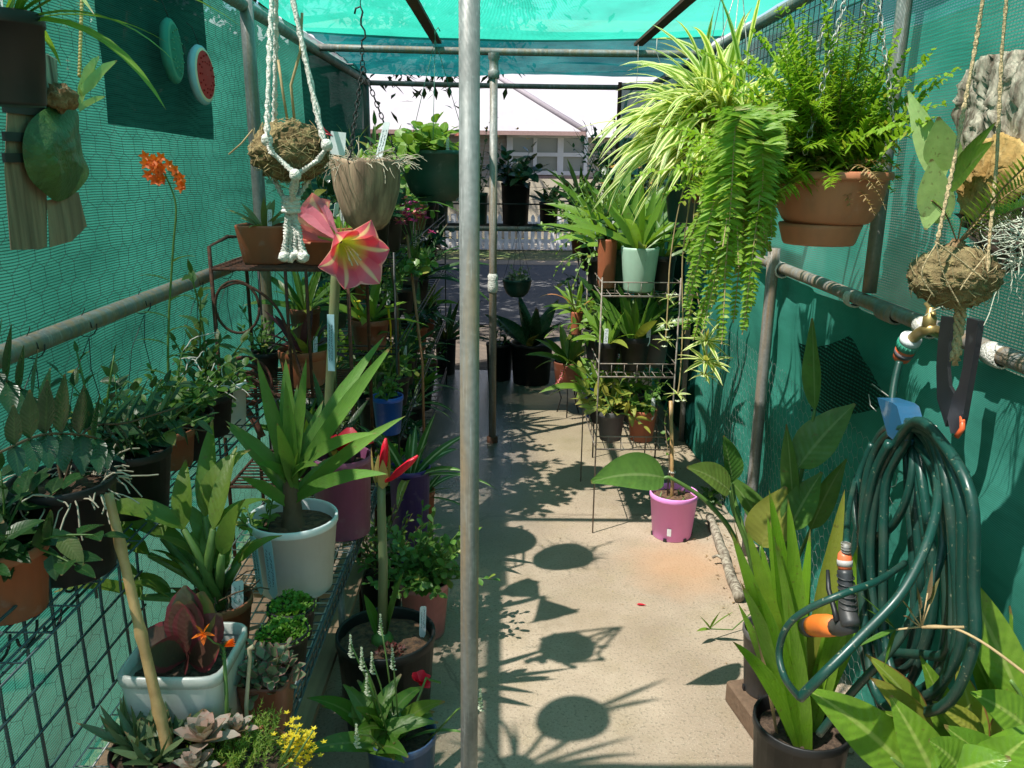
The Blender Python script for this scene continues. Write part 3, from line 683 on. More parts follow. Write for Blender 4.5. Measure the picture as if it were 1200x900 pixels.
# ================================================================== pots
def pot(t, kind, rt, rb, h, mat, soil=SOIL, lip=.012, sq=0, fill=.87, rim=None, seg=32, feet=False, part='pot'):
    m = M(); l = min(lip, h*.12); th = max(.003, rt*.035); lh = l*1.6
    if kind == 'rim':      # rolled nursery rim
        pr = [(rb*.2, 0), (rb*.96, 0), (rb, .004), (rb+(rt-rb)*.92-l*.15, h-lh), (rt-l*.1, h-lh), (rt, h-lh+.002), (rt, h-.002), (rt-th*.4, h), (rt-th*1.4, h), (rt-th*2, h-.004)]
    elif kind == 'step':   # broad collar
        pr = [(rb*.2, 0), (rb*.97, 0), (rb, .004), (rb+(rt-rb)*.8, h*.74), (rt*.955, h*.76), (rt, h*.77), (rt*1.01, h*.985), (rt*1.0, h), (rt-th*1.5, h), (rt-th*2, h-.005)]
    elif kind == 'bowl':
        pr = [(rb*.2, 0), (rb, 0), (rb+(rt-rb)*.5, h*.2), (rb+(rt-rb)*.85, h*.55), (rt*.97, h-lh), (rt, h-lh+.002), (rt, h-.002), (rt-th, h), (rt-th*2, h-.004)]
    else:
        pr = [(rb*.2, 0), (rb*.94, 0), (rb, .006), (rt*.99, h-.01), (rt, h-.004), (rt-th*.5, h), (rt-th*1.6, h), (rt-th*2.2, h-.006)]
    ri = rb+(rt-rb)*fill-th*2
    pr.append((max(.004, ri), h*fill-.01))
    lathe(m, pr, seg, (0, 0, 0), sq, None, (True, False)); o = m.build(part, mat, t)
    if rim:
        m = M(); lathe(m, [(rt-.001, h-.022), (rt+.0015, h-.02), (rt+.002, h-.003), (rt-th*.5, h+.002), (rt-th*1.8, h+.001), (rt-th*3, h-.02)], seg, (0, 0, 0), sq); m.build('rim', rim, o)
    if feet:
        m = M()
        for k in range(6): 
            a = k*pi/3; box(m, (rb*.985*math.cos(a), rb*.985*math.sin(a), .008), (.012, .014, .014), Matrix.Rotation(a, 3, 'Z'))
        m.build('drain_slot', BLK, o, False)
    if soil:
        m = M(); R_ = ri+.001; vs = [V((0, 0, h*fill+.008))]; fs = []; nr = 5
        for j in range(1, nr+1):
            for k in range(seg):
                a = 2*pi*(k+.5)/seg; ca, sa = math.cos(a), math.sin(a); f = 1/((abs(ca)**sq+abs(sa)**sq)**(1/sq)) if sq else 1
                r_ = R_*j/nr*f; vs.append(V((r_*ca, r_*sa, h*fill-.004*(j == nr)+.007*noise.noise(V((r_*ca*60, r_*sa*60, rt*99))))))
        for k in range(seg): fs.append((0, 1+k, 1+(k+1) % seg))
        for j in range(nr-1):
            for k in range(seg): fs.append((1+j*seg+k, 1+(j+1)*seg+k, 1+(j+1)*seg+(k+1) % seg, 1+j*seg+(k+1) % seg))
        m.add(vs, fs); m.build('soil', soil, t)
    return o
def scribble(m, o, ax, ay, w, h, rng, lines=2, r=.0006):
    """rows of small handwriting strokes on a tag"""
    o = V(o)
    for L in range(lines):
        y = (L+.5)/lines*w; x = .05*h
        while x < h*.9:
            n = rng.randint(2, 4); pts = []
            for i in range(n+1): pts.append(o+ax*(y+rng.uniform(-.3, .3)*w/lines)+ay*(x+i*.0022))
            tube(m, pts, r, 3, False); x += .0022*n+.0022
def plant_tag(t, p, az=0, w=.016, h=.1, tilt=.1, mat=None, rng=None, lean=0, write=True, dirv=None, bury=.03):
    """a flat pointed plant label pushed into the pot"""
    rng = rng or random.Random(1); p = V(p)
    ax = V((math.cos(az), math.sin(az), 0)); n = V((-math.sin(az), math.cos(az), 0))
    ay = (V((0, 0, 1))*math.cos(tilt)+n*math.sin(tilt)*(1)+ax*lean).normalized(); n2 = ax.cross(ay).normalized()
    m = M(); th = .0008; c = p-ay*bury
    pr = [(-w*.1, 0), (w*.1, 0), (w/2, w*.8), (w/2, h-w*.2), (w*.35, h), (-w*.35, h), (-w/2, h-w*.2), (-w/2, w*.8)]
    vs = [c+ax*x+ay*y+n2*th for x, y in pr]+[c+ax*x+ay*y-n2*th for x, y in pr]
    fs = [tuple(range(8)), tuple(range(15, 7, -1))]+[(i, i+8, (i+1) % 8+8, (i+1) % 8) for i in range(8)]
    m.add(vs, fs); o = m.build('plant_tag', mat or TAG, t, False)
    if write:
        m = M()
        for sg in (1, -1): scribble(m, c+n2*th*1.6*sg-ax*w*.4+ay*(bury+h*.02), ax, ay, w*.8, (h-bury)*.85, rng, 2)
        m.build('handwriting', INK, o)
    return o
def hangers(t, top, pts, r=.0012, mat=WIRE, name='hanger', hook=True):
    m = M()
    for p in pts: tube(m, [p, V(p).lerp(V(top), .5), top], r, 5)
    if hook:
        tp = V(top); tube(m, [tp, tp+V((0, 0, .03)), tp+V((.012, 0, .045)), tp+V((.02, 0, .03))], r*1.5, 5)
    return m.build(name, mat, t)
def ringpts(r, z, n, a0=0): return [V((r*math.cos(a0+2*pi*i/n), r*math.sin(a0+2*pi*i/n), z)) for i in range(n)]
POTG = 'potted plants crowded along the left side'

# ================================================================== left: shelves
# long wire bench along the left wall
BX0, BX1, BY0, BY1, BZ = -.80, -.45, 1.02, 2.72, .45
bn = thing('wire_bench', 'long grid wire bench carrying the pots along the left wall', 'bench', (0, 0, 0))
m = M()
for i in range(11): x = BX0+i*(BX1-BX0)/10; tube(m, [(x, BY0, BZ), (x, BY1, BZ)], .0022, 5)
for j in range(35): y = BY0+j*(BY1-BY0)/34; tube(m, [(BX0, y, BZ-.004), (BX1, y, BZ-.004)], .0018, 5)
m.build('grid_top', GALVW, bn)
m = M()
for dz in (.0, .022, .045): tube(m, [(BX1+.006, BY0, BZ-dz), (BX1+.006, BY1, BZ-dz)], .004 if dz != .022 else .0025, 6)
for j in range(46): y = BY0+j*(BY1-BY0)/45; tube(m, [(BX1-.02, y, BZ+.002), (BX1+.006, y+.004, BZ+.004), (BX1+.01, y, BZ-.02), (BX1+.006, y, BZ-.045)], .002, 4)
m.build('front_rail', GWIRE, bn)
for j in range(4):
    for x in (BX1-.02, BX0+.02): m = M(); tube(m, [(x, BY0+.02+j*.56, BZ-.05), (x, BY0+.02+j*.56, 0)], .011, 8); m.build('leg', GALVD, bn)
for y in (1.62, 2.05, 2.5):
    m = M(); box(m, ((BX0+BX1)/2, y, BZ-.028), (BX1-BX0, .09, .02)); m.build('slat', SLAT, bn, False)
# lower timber shelf under the bench edge
m = M()
for i in range(4): box(m, (-.52-i*.12, 1.9, .2), (.1, 1.6, .018))
m.build('lower_slat', wood('lower_slat_wood', (.34, .24, .15), (.22, .15, .1), 1), bn, False)
# coated mesh crate panel standing at the lower left
pn = thing('mesh_panel', 'dark green coated wire mesh panel with hooks below the fern pot', 'mesh panel', (0, 0, 0))
m = M(); X = -.83; z0, z1 = .47, .815; ya, yb = .85, 1.72
for i in range(11):
    y = ya+i*(yb-ya)/10; tube(m, [(X, y, z0), (X-.004, y, (z0+z1)/2), (X, y, z1), (X-.03, y, z1+.012), (X-.14, y, z1+.012)], .0032, 6)
for z in (z0, z0+.085, z0+.17, z0+.255, z1): tube(m, [(X+.004, ya, z), (X+.004, yb, z)], .003, 6)
for x in (X-.03, X-.085, X-.14): tube(m, [(x, ya, z1+.016), (x, yb, z1+.016)], .003, 6)
m.build('grid', GWIRE, pn)
m = M()
for i in range(9):
    y = 1.0+i*.08; zz = z1-.05-.02*(i % 3)
    tube(m, [V((X-.02, y+.032*math.cos(a), zz-.03*math.sin(a)-.01)) for a in [k*pi/8 for k in range(9)]], .0028, 5)
m.build('hook', WIRE, pn)

# ================================================================== left wall: hung things
# black pot top left
p = WY(12, 70, 1.32)
t = thing('hanging_plant', 'black plastic pot of arching strap leaves hung at the top left edge', 'hanging plant', (p.x-.01, 1.32, p.z-.065))
pot(t, 'rim', .062, .05, .13, K_black); rng = random.Random(11)
m = M(); rosette(m, (0, 0, .11), 20, .3, .014, (15, 75), 1.5, .25, 'strap', rng, 9)
for az, e, L in ((.2, 38, .36), (-.1, 55, .42), (.35, 62, .34), (-.5, 50, .33), (.05, 25, .26)): leaf(m, (0.02, 0, .11), sph(az, R(e)), L, .016, 1.5, .25, 'strap', 10)
m.build('foliage', L_lite, t); plant_tag(t, (.02, -.03, .13), .1, .014, .09)
hangers(t, (0, .02, .5), ringpts(.06, .125, 3, .4), .0012)
# another pot just above the top edge of the view
t = thing('hanging_plant', 'dark hanging pot above the top edge whose strap leaves dip into view', 'hanging plant', (-.68, 1.47, 1.86)); pot(t, 'bowl', .1, .05, .13, K_black); rng = random.Random(12); m = M(); rosette(m, (0, 0, .11), 5, .17, .016, (60, 85), .3, .25, 'strap', rng, 9)
for az, e, L_ in ((.55, 45, .36), (.3, 40, .3)): leaf(m, (0, 0, .11), sph(az, R(e)), L_, .018, 1.4, .25, 'strap', 10)
m.build('foliage', L_lite, t); hangers(t, (0, 0, .27), ringpts(.098, .12, 3), .0013)
# staghorn fern on a board
c = WX(60, 180, -.93); yy = c.y
t = thing('staghorn_fern', 'staghorn fern with one big shield leaf strapped to a brown board', 'mounted fern', tuple(c))
def inpix(px, py, dx=0):
    q = WX(px, py, c.x+dx) - c; return q
m = M()
def slab(m, pts, dx0, dx1, bumpy=.004):
    n = len(pts); f = [inpix(px, py, dx0) for px, py in pts]; b = [inpix(px, py, dx1) for px, py in pts]
    f = [p+V((bumpy*noise.noise(p*40), 0, 0)) for p in f]
    m.add(f+b, [tuple(range(n)), tuple(range(2*n-1, n-1, -1))]+[(i, i+n, (i+1) % n+n, (i+1) % n) for i in range(n)])
slab(m, [(8, 120), (46, 116), (48, 160), (54, 200), (55, 289), (48, 292), (12, 293), (5, 200)], 0, -.025)
slab(m, [(55, 235), (92, 225), (102, 265), (84, 283), (58, 290)], .004, -.02)
m.build('board', WOODB, t, False)
m = M(); slab(m, [(40, 70), (55, 63), (67, 70), (68, 105), (60, 118), (42, 112)], .012, -.02); m.build('mount_block', WOODG, t, False)
m = M()
for z_ in (128, 160, 184): 
    a, b = inpix(6, z_, .004), inpix(54, z_+2, .004); box(m, (a+b)/2, (.006, abs(b.y-a.y)+.01, .017))
m.build('strap', BLK, t, False)
# shield leaf: broad kidney with soft dome
m = M(); pts = [(50, 128), (36, 140), (27, 158), (26, 180), (31, 200), (37, 214), (50, 226), (62, 237), (74, 236), (88, 228), (101, 214), (106, 200), (98, 184), (92, 168), (90, 152), (94, 138), (88, 124), (66, 121)]
cen = inpix(64, 180, .05); vs = [cen]; n_ = len(pts)
for f_ in (.35, .7, 1):
    for px, py in pts: e = inpix(px, py, .012); vs.append(cen.lerp(e, f_)+V((.016*(1-f_*f_)+.010*noise.noise(e*18)+.004*math.sin(px*.5)*f_, 0, 0)))
fs = [(0, 1+k, 1+(k+1) % n_) for k in range(n_)]
for j in range(2): fs += [(1+j*n_+k, 1+(j+1)*n_+k, 1+(j+1)*n_+(k+1) % n_, 1+j*n_+(k+1) % n_) for k in range(n_)]
m.add(vs, fs, [(.3, .5)]*len(vs)); so_ = m.build('shield_leaf', L_stag, t)
md = so_.modifiers.new('s', 'SUBSURF'); md.levels = 1; md.render_levels = 2
m = M(); blob(m, inpix(72, 116, .03), .03, .032, .024, 16, 10, .5, 9, 3); m.build('root_cap', COIR, t)
m = M()
def ribbon(m, pix, W, dx, sh='strap', fold=.2):
    P = [inpix(px, py, dx) for px, py in pix]; n = len(P)-1; vs = []; us = []; fs = []
    for i, q in enumerate(P):
        d = (P[min(i+1, n)]-P[max(i-1, 0)]).normalized(); s = d.cross(V((1, 0, 0))).normalized(); w = W[i]/2
        vs += [q-s*w, q+V((fold*w, 0, 0)), q+s*w]; us += [(0, i/n), (.5, i/n), (1, i/n)]
        if i < n: a = i*3; fs += [(a, a+1, a+4, a+3), (a+1, a+2, a+5, a+4)]
    m.add(vs, fs, us)
ribbon(m, [(92, 128), (95, 108), (102, 88), (110, 74), (116, 66)], [.012, .03, .034, .02, .003], .05)
ribbon(m, [(95, 108), (108, 95), (122, 80), (137, 71)], [.02, .028, .02, .003], .054)
ribbon(m, [(92, 128), (100, 122), (112, 116), (123, 113)], [.012, .014, .012, .003], .05)
m.build('frond', L_stag2, t)
# beaded cord
q0, q1 = WX(97, -30, -.9), WX(93, 88, -.9); m = M()
for i in range(30):
    blob(m, q0.lerp(q1, i/29), .0045, .0045, .005, 6, 4, 0)
o = m.build('beaded_cord', flat('cord_yellow', (.6, .45, .16), .6)); tag(o, 'yellowish beaded cord hanging beside the black pot at top left', 'cord')
# wall plaques
def plaque(name, label, px, py, rr, X, mats, green=False):
    c = WX(px, py, X); t = thing(name, label, 'plaque', tuple(c), 'round fruit plaques on the left wall'); ax = V((1, .14 if green else -.02, .03)).normalized()
    lathe_ = lambda pr, mat, nm, par=t: lathe(M(), pr, 28, (0, 0, 0), 0, ax).build(nm, mat, par)
    b = lathe_([(.001, -.012), (rr*.9, -.012), (rr, 0), (rr*.97, .008), (rr*.9, .012)], mats[0], 'rim')
    lathe_([(rr*.905, .0115), (rr*.87, .014), (rr*.8, .0145)], mats[1], 'rind')
    lathe_([(rr*.805, .0144), (rr*.5, .018), (.001, .02)], mats[2], 'flesh')
    m = M(); q = ax.to_track_quat('Z', 'Y'); rng = random.Random(3)
    for i in range(14):
        a = i*2*pi/14; d = q @ V((math.cos(a), math.sin(a), 0))
        for f_ in (.45, .66): blob(m, d*rr*(f_+rng.uniform(-.06, .06))+ax*.018, .0035, .0035, .003, 6, 4, 0)
    m.build('seed', mats[3], t)
    wire_ = M(); tube(wire_, [V((0, 0, rr)), V((-.01, 0, rr+.03)), V((-.02, .01, rr+.05)), V((-.03, -.01, rr+.06))], .0012, 4); wire_.build('hook', WIRE, t)
gl = lambda n, c_: flat(n, c_, .8, 0, .2, 20, .2, None, .08)
plaque('fruit_plaque', 'red watermelon slice plaque hung on the dark patch', 236, 88, .088, -.94, (gl('glaze_pale_blue', (.3, .5, .6)), gl('glaze_cream', (.7, .6, .45)), gl('glaze_red', (.6, .05, .05)), gl('glaze_seed', (.35, .02, .02))))
plaque('fruit_plaque', 'dull green slice plaque in shade left of the red one', 201, 60, .088, -.95, (gl('glaze_green', (.05, .25, .2)), gl('glaze_green2', (.1, .3, .22)), gl('glaze_green3', (.04, .2, .14)), gl('glaze_seed2', (.1, .3, .2))), True)

# macrame hanger with moss ball
c = WY(340, 178, 1.95)
t = thing('moss_ball', 'moss ball cradled in a white macrame hanger with tassel', 'hanging plant', tuple(c))
m = M(); blob(m, (0, 0, 0), .086, .085, .064, 52, 34, .16, 12, 2); m.build('ball', MOSS, t)
m = M(); rng = random.Random(5)
for i in range(260):
    a, b_ = rng.uniform(0, 6.28), rng.uniform(-1.3, 1.4); q = sph(a, b_); q = V((q.x*.088, q.y*.087, q.z*.065)); s = perp(q); d = (s*rng.uniform(-1, 1)+s.cross(q.normalized())*rng.uniform(-1, 1)).normalized()
    tube(m, [q*1.0, (q+d*.016)*1.02, (q+d*.03)*1.0], .0008, 3, False)
m.build('moss_strand', flat('moss_strand', (.4, .31, .15), .9, 0, .6, 30), t)
top = WY(328, -70, 1.97)-c; kn = WY(341, 243, 1.95)-c
def px(a, b, d=1.95): return WY(a, b, d)-c
def rope(m, pts, r, n=24, tw=3):
    """two-ply twisted rope"""
    P = [V(p) for p in pts]; fine = []
    for i in range(n+1): fine.append(along(P, min(.9999, i/n))[0])
    for ph in (0, pi):
        tube(m, [q+V((math.cos(ph+i*tw*.9)*r*.5, math.sin(ph+i*tw*.9)*r*.5, 0)) for i, q in enumerate(fine)], r*.62, 5)
m = M()
cords = [((322, -60), (316, 60), (313, 160), (318, 178), (345, 203), (342, 225), (341, 240), -.095),
         ((330, -60), (380, 168), (384, 172), (372, 188), (350, 203), (345, 225), (342, 240), -.07),
         ((324, -60), (323, 60), (322, 140), (316, 150), (312, 190), (330, 228), (340, 240), .06),
         ((332, -60), (356, 60), (375, 150), (380, 165), (376, 190), (352, 226), (343, 240), .05)]
for cc in cords:
    pts = []; dd = cc[-1]
    for i, (a, b_) in enumerate(cc[:-1]): pts.append(px(a, b_, 1.95+dd*(0 if i in (0, 6) else (.6 if i in (1, 5) else 1))))
    rope(m, pts, .0075, 44)
m.build('cord', ROPEW, t)
for a, b_, dd in ((313, 164, -.09), (383, 170, -.07), (346, 205, -.095), (316, 152, .06)): m = M(); blob(m, px(a, b_, 1.95+dd), .013, .012, .013, 12, 8, .2); m.build('knot', ROPEW, t)
m = M()
for i in range(4): tube(m, coilring(px(341, 232+i*5), .017, 14), .006, 6)
m.build('knot', ROPEW, t)
m = M()
for i, (a, b_) in enumerate(((334, 300), (340, 301), (352, 302), (357, 300), (346, 298))):
    q0 = px(341, 246)+V((.004*(i-2), .003*(i % 2), 0)); q1 = px(a, b_)+V((0, .01*(i % 3-1), 0)); rope(m, [q0, q0.lerp(q1, .5)+V((.002, 0, 0)), q1], .009, 16); blob(m, q1, .013, .012, .013, 10, 7, .4, 9, i)
m.build('tassel', ROPEW, t)
m = M(); tube(m, [px(296, 152), px(283, 168), px(268, 181)], .0018, 5); tube(m, [px(345, 140), px(341, 100), px(352, 60), px(354, 15)], .0032, 6); tube(m, [px(337, 142), px(331, 105), px(326, 70)], .003, 6)
m.build('dry_stem', S_dry, t)
m = M(); q = px(396, 168); box(m, q, (.034, .002, .05), Matrix.Rotation(.1, 3, 'Y')); m.build('card_tag', TAG, t, False)
m = M(); tube(m, [px(374, 142), px(380, 152), px(390, 159), px(376, 155)], .002, 5); m.build('ribbon', P_red, t)

# wooden hanging pot
c = WY(430, 228, 2.62)
t = thing('hanging_plant', 'woody bark pot of air plant roots on a black chain', 'hanging plant', (c.x, c.y, c.z-.11))
m = M(); lathe(m, [(.02, 0), (.045, .005), (.068, .028), (.086, .07), (.099, .125), (.105, .175), (.106, .205), (.105, .215), (.094, .215), (.086, .19), (.02, .18)], 30, (0, 0, 0), 0, None, (True, False))
m.v = [tuple(V(p)*(1+.06*noise.noise(V(p)*22))) for p in m.v]; m.build('pot', WOODP, t)
m = M(); blob(m, (-.01, -.08, .1), .009, .006, .016, 8, 6, .2); m.build('knot_hole', flat('knot_dark', (.03, .02, .012), .9), t)
m = M(); rng = random.Random(8)
for i in range(230):
    a = rng.uniform(0, 6.28); r_ = rng.uniform(.03, .11); q = V((math.cos(a)*r_, math.sin(a)*r_, .2)); tube(m, path(q, sph(a+rng.uniform(-1.5, 1.5), R(rng.uniform(0, 60))), rng.uniform(.03, .1), 4, 1.2, .35, rng), .0011, 3, False)
m.build('root_tangle', L_straw, t)
m = M(); bush(m, None, (.02, 0, .2), 5, .07, 50, 4, .035, .02, rng); leaf(m, (-.03, 0, .2), (-.2, 0, 1), .12, .008, -.6, .2, 'strap'); leaf(m, (-.05, 0, .2), (.3, 0, 1), .16, .005, 1.4, .2, 'strap', 8); m.build('foliage', L_lite, t)
plant_tag(t, (.05, -.06, .225), -.1, .02, .13, .1, None, rng, .25)
m = M(); apex = V((-.0, 0, .48))
for a in (2.3, 4.4, .3): chain(m, (.103*math.cos(a), .103*math.sin(a), .205), apex, .022, .0017, .006)
chain(m, apex, apex+V((0, 0, .07)), .022, .0017, .006); m.build('chain', WIRE, t)
m = M(); q = apex+V((0, 0, .07)); tube(m, [q+V(v_) for v_ in ((-.002, 0, 0), (.012, 0, .012), (.01, 0, .03), (0, 0, .045), (-.0, 0, .06), (.006, 0, .08), (0, 0, .095), (-.014, 0, .09), (-.018, 0, .075))], .003, 6); m.build('s_hook', WIRE, t)
m = M(); tube(m, [q+V((0, 0, .09)), (0, 0, 2.13-c.z+.11)], .0014, 4); m.build('wire', WIRE, t)

# green hanging basket, ivy geranium
c = WY(512, 200, 3.5)
t = thing('hanging_plant', 'dark green basket of trailing leafy plant on three green wires', 'hanging plant', (c.x, c.y, c.z-.12))
pot(t, 'bowl', .15, .075, .2, K_dgreen, fill=.93); rng = random.Random(14); m = M(); sm = M()
bush(m, sm, (-.04, -.03, .19), 22, .19, 80, 6, .065, .058, rng, bend=.9, sh='round', fold=.1, r=.0025, el=40)
for az in (3.0, 3.5, 2.6, 4.2, 3.9, 4.6, 3.3, 4.0): leafy(m, sm, path((-.1, -.06, .2), sph(az, R(25)), .3, 8, 2.4, .08, rng), 9, .065, .06, rng, sh='round', r=.0025)
m.build('foliage', L_lite, t); sm.build('stem', S_green, t)
m = M(); sm = M()
for i in range(9):
    q = V((.13+rng.uniform(-.05, .05), -.06, .28+rng.uniform(-.12, .1))); 
    for k in range(6): leaf(m, q, sph(k, R(rng.uniform(-20, 60))), .016, .013, .3, .2, 'round', 3)
m.build('flower', P_rose, t)
for px_, top_ in ((0, .62),): hangers(t, (px_, 0, top_), ringpts(.145, .19, 3, .5), .0014, flat('green_wire', (.03, .16, .1), .5))
plant_tag(t, (.05, -.08, .2), 0, .012, .08)
c = WY(485, 252, 3.3)
t = thing('geranium', 'small pink and magenta flower cluster below the green basket', 'flower', (c.x, c.y, c.z-.1)); rng = random.Random(15); m = M(); m2 = M(); sm = M(); lm = M()
for i in range(34):
    q = V((rng.gauss(0, .035), rng.gauss(0, .03), .1+rng.gauss(0, .025))); mm = m if i % 3 else m2
    for k in range(5): leaf(mm, q, sph(k*1.26, R(rng.uniform(-10, 50))), .018, .015, .3, .2, 'round', 3)
    if i < 14: tube(sm, [V((0, 0, -.1)), q*.5+V((0, 0, -.02)), q], .0012, 4)
bush(lm, sm, (0, 0, -.14), 8, .14, 70, 4, .05, .045, rng, sh='round')
m.build('flower', P_mag, t); m2.build('petal', P_pink, t); sm.build('stem', S_green, t); lm.build('foliage', L_mid, t)

# ================================================================== left bench: pots near to far
# tall bamboo stake
qa, qb = WY(203, 905, 1.24), WY(127, 578, 1.33); m = M(); ps = [qa.lerp(qb, i/22) for i in range(23)]
tube(m, ps, [.0105+(.0022 if i in (5, 11, 18) else 0)-.0005*i/4 for i in range(23)], 14)
o = m.build('bamboo_stake', BAMBOO); tag(o, 'pale bamboo stake leaning in the lower left foreground', 'stake')
# grey glazed square pot with red edged succulent
c = WZ(217, 760, .645)
t = thing('potted_plant', 'glazed pale grey square pot with red edged paddle succulent', 'potted plant', (c.x, c.y, BZ+.004), POTG)
pot(t, 'plain', .096, .084, .19, K_grey, SOIL, sq=7, fill=.82, rim=K_rim, seg=56); rng = random.Random(21); m = M()
for az, e, L, W in ((2.9, 25, .085, .075), (1.7, 70, .12, .06), (1.2, 60, .11, .065), (.5, 45, .09, .06), (-.4, 25, .085, .06), (2.2, 80, .1, .05), (.9, 78, .1, .05), (3.9, 35, .07, .06), (5.2, 30, .07, .05)):
    leaf(m, (0, 0, .17), sph(az, R(e)), L*1.15, W*1.2, -.15, .25, 'obov', 7, face=V((.1, -.9, .6)))
m.build('foliage', L_red, t)
m = M(); box(m, (-.06, -.0865, .06), (.026, .003, .032)); m.build('price_sticker', plastic('sticker', (.62, .68, .7), .5), t, False)
# terracotta pot with cattleya orchid
c = WZ(255, 702, .575)
t = thing('potted_orchid', 'terracotta plastic pot with tall thick leaved orchid behind the grey pot', 'potted plant', (c.x, c.y, BZ+.004), POTG)
pot(t, 'rim', .078, .06, .125, K_terra, BARK, fill=.85); rng = random.Random(22); m = M(); sm = M()
for i, (a, b_, L, W, az) in enumerate(((205, 560, .2, .075, 2.6), (165, 590, .2, .06, 3.3), (230, 545, .22, .07, 1.4), (190, 640, .15, .045, 3.6), (250, 590, .18, .06, .6), (155, 640, .18, .05, 3.0), (215, 620, .2, .06, 2.0), (270, 600, .16, .035, .1), (240, 560, .17, .05, .9), (180, 570, .16, .05, 2.9))):
    q = WY(a+10, b_+60, c.y-.05+.02*(i % 4))-V(t.location); base = V((rng.uniform(-.04, .02), rng.uniform(-.03, .03), .11))
    tube(sm, [base, base.lerp(q, .5)+V((0, 0, .01)), q], [.008, .012, .007], 7)
    for s_ in (-.5, .5): leaf(m, q, sph(az+s_+rng.uniform(-.4, .4), R(rng.uniform(35, 75))), L*rng.uniform(.7, 1.15), W*rng.uniform(.6, .85), rng.uniform(.6, 1.8), .3, 'lance', 9, face=V((rng.uniform(-.4, .4), -.5, 1)))
    leaf(m, q.lerp(base, .4), sph(az+1, R(55)), L*.6, W*.7, .7, .25, 'lance', 7)
sm.build('cane', S_green, t); m.build('foliage', L_orchid, t)
m = M()
for i in range(26): tube(m, path((rng.uniform(-.04, .04), rng.uniform(-.04, .04), .12), sph(rng.uniform(0, 6.3), R(rng.uniform(10, 60))), .09, 4, 1, .3, rng), .0018, 4, False)
m.build('root', S_brown, t)
plant_tag(t, (.055, -.03, .125), .5, .026, .075, .1, None, rng, .1, bury=.02)
# brown square pot with variegated leaves
c = WZ(312, 785, .57)
t = thing('potted_plant', 'brown square plastic pot of small grey green variegated leaves', 'potted plant', (c.x, c.y, BZ+.004), POTG)
pot(t, 'plain', .05, .04, .105, K_brown, SOIL, sq=6); rng = random.Random(23); m = M(); sm = M()
bush(m, sm, (0, 0, .09), 16, .075, 80, 7, .027, .022, rng, sh='round', fold=.15, r=.0015, el=50); mound(m, (0, 0, .1), .06, .055, .04, 60, .026, .022, rng)
m.build('foliage', L_varieg, t); sm.build('stem', S_green, t)
# two little pots of baby's tears
for lab, a, b_, s_ in (('small black pot of bright green cushion moss plant against the white pot', 341, 708, 24), ('small black pot of cushion moss plant, nearer of the two', 332, 738, 25)):
    c = WZ(a, b_, .54); t = thing('potted_plant', lab, 'potted plant', (c.x, c.y, BZ+.004), POTG); pot(t, 'rim', .056, .044, .085, K_black, fill=.92); rng = random.Random(s_); m = M(); mound(m, (0, 0, .078), .055, .055, .011, 420, .0085, .0075, rng, el=(0, 75)); [mound(m, (rng.uniform(-.03, .03), rng.uniform(-.03, .03), .08), .02, .02, rng.uniform(.012, .024), 60, .009, .008, rng, el=(0, 75)) for _ in range(5)]; m.build('foliage', L_moss, t)
# yucca in a white pot
c = WZ(343, 605, .655)
t = thing('potted_yucca', 'white plastic pot with stout yucca and two handwritten labels', 'potted plant', (c.x, c.y, BZ+.004), POTG)
t.scale = (1.16, 1.16, 1.0); pot(t, 'rim', .1, .08, .205, K_white, BARK, lip=.012, fill=.86); rng = random.Random(26)
m = M(); lathe(m, [(.03, .17), (.024, .19), (.02, .22), (.021, .25), (.016, .29), (.01, .33)], 12); m.v = [tuple(V(p)+V((noise.noise(V(p)*70), noise.noise(V(p)*70+V((5, 0, 0))), 0))*.006) for p in m.v]; m.build('trunk', S_brown, t)
m = M(); b0 = V((0, 0, .27)); ly = c.y
for a, b_, W, dd, bd in ((300, 418, .034, .0, .1), (336, 438, .036, .06, .1), (357, 435, .026, .02, .1), (448, 420, .034, .1, .25), (452, 425, .036, -.02, .15), (466, 480, .034, -.04, .4), (446, 545, .038, -.12, .7), (437, 530, .034, -.1, .7), (268, 490, .03, .05, .6), (262, 500, .03, -.02, .5), (290, 545, .03, -.08, .5), (300, 560, .028, -.13, .5), (345, 470, .03, .12, .1), (380, 470, .03, .12, .2), (320, 500, .03, -.12, .3), (400, 520, .03, .14, .5), (285, 500, .03, .14, .4), (375, 560, .026, -.16, .7), (330, 455, .028, -.05, .1)):
    tip = WY(a, b_, ly+dd)-V(t.location); d = tip-b0; d.x /= 1.16; d.y /= 1.16; L = d.length
    leaf(m, b0+V((rng.uniform(-.012, .012), rng.uniform(-.012, .012), rng.uniform(-.03, .05))), d.normalized()+V((0, 0, bd*.5)), L*1.04, W*.92, bd, .3, 'strap', 10, face=V((.1, -.8, .7)))
rosette(m, (0, 0, .3), 8, .12, .024, (55, 85), .1, .4, 'strap', rng, 6)
m.build('foliage', L_yucca, t)
m = M(); sm = M(); bush(m, sm, (-.065, -.03, .18), 5, .08, 60, 5, .04, .018, rng, sh='lance'); m.build('weed', L_lite, t); sm.build('weed_stem', S_green, t)
for (a, b_, h_) in ((-.026, -.0927, .165), (-.058, -.077, .16)): 
    plant_tag(t, (a*1.03, b_*1.03, .05), math.atan2(b_, a)+pi/2, .021, .165, -.06, TAGB, rng, 0, True, bury=.025)
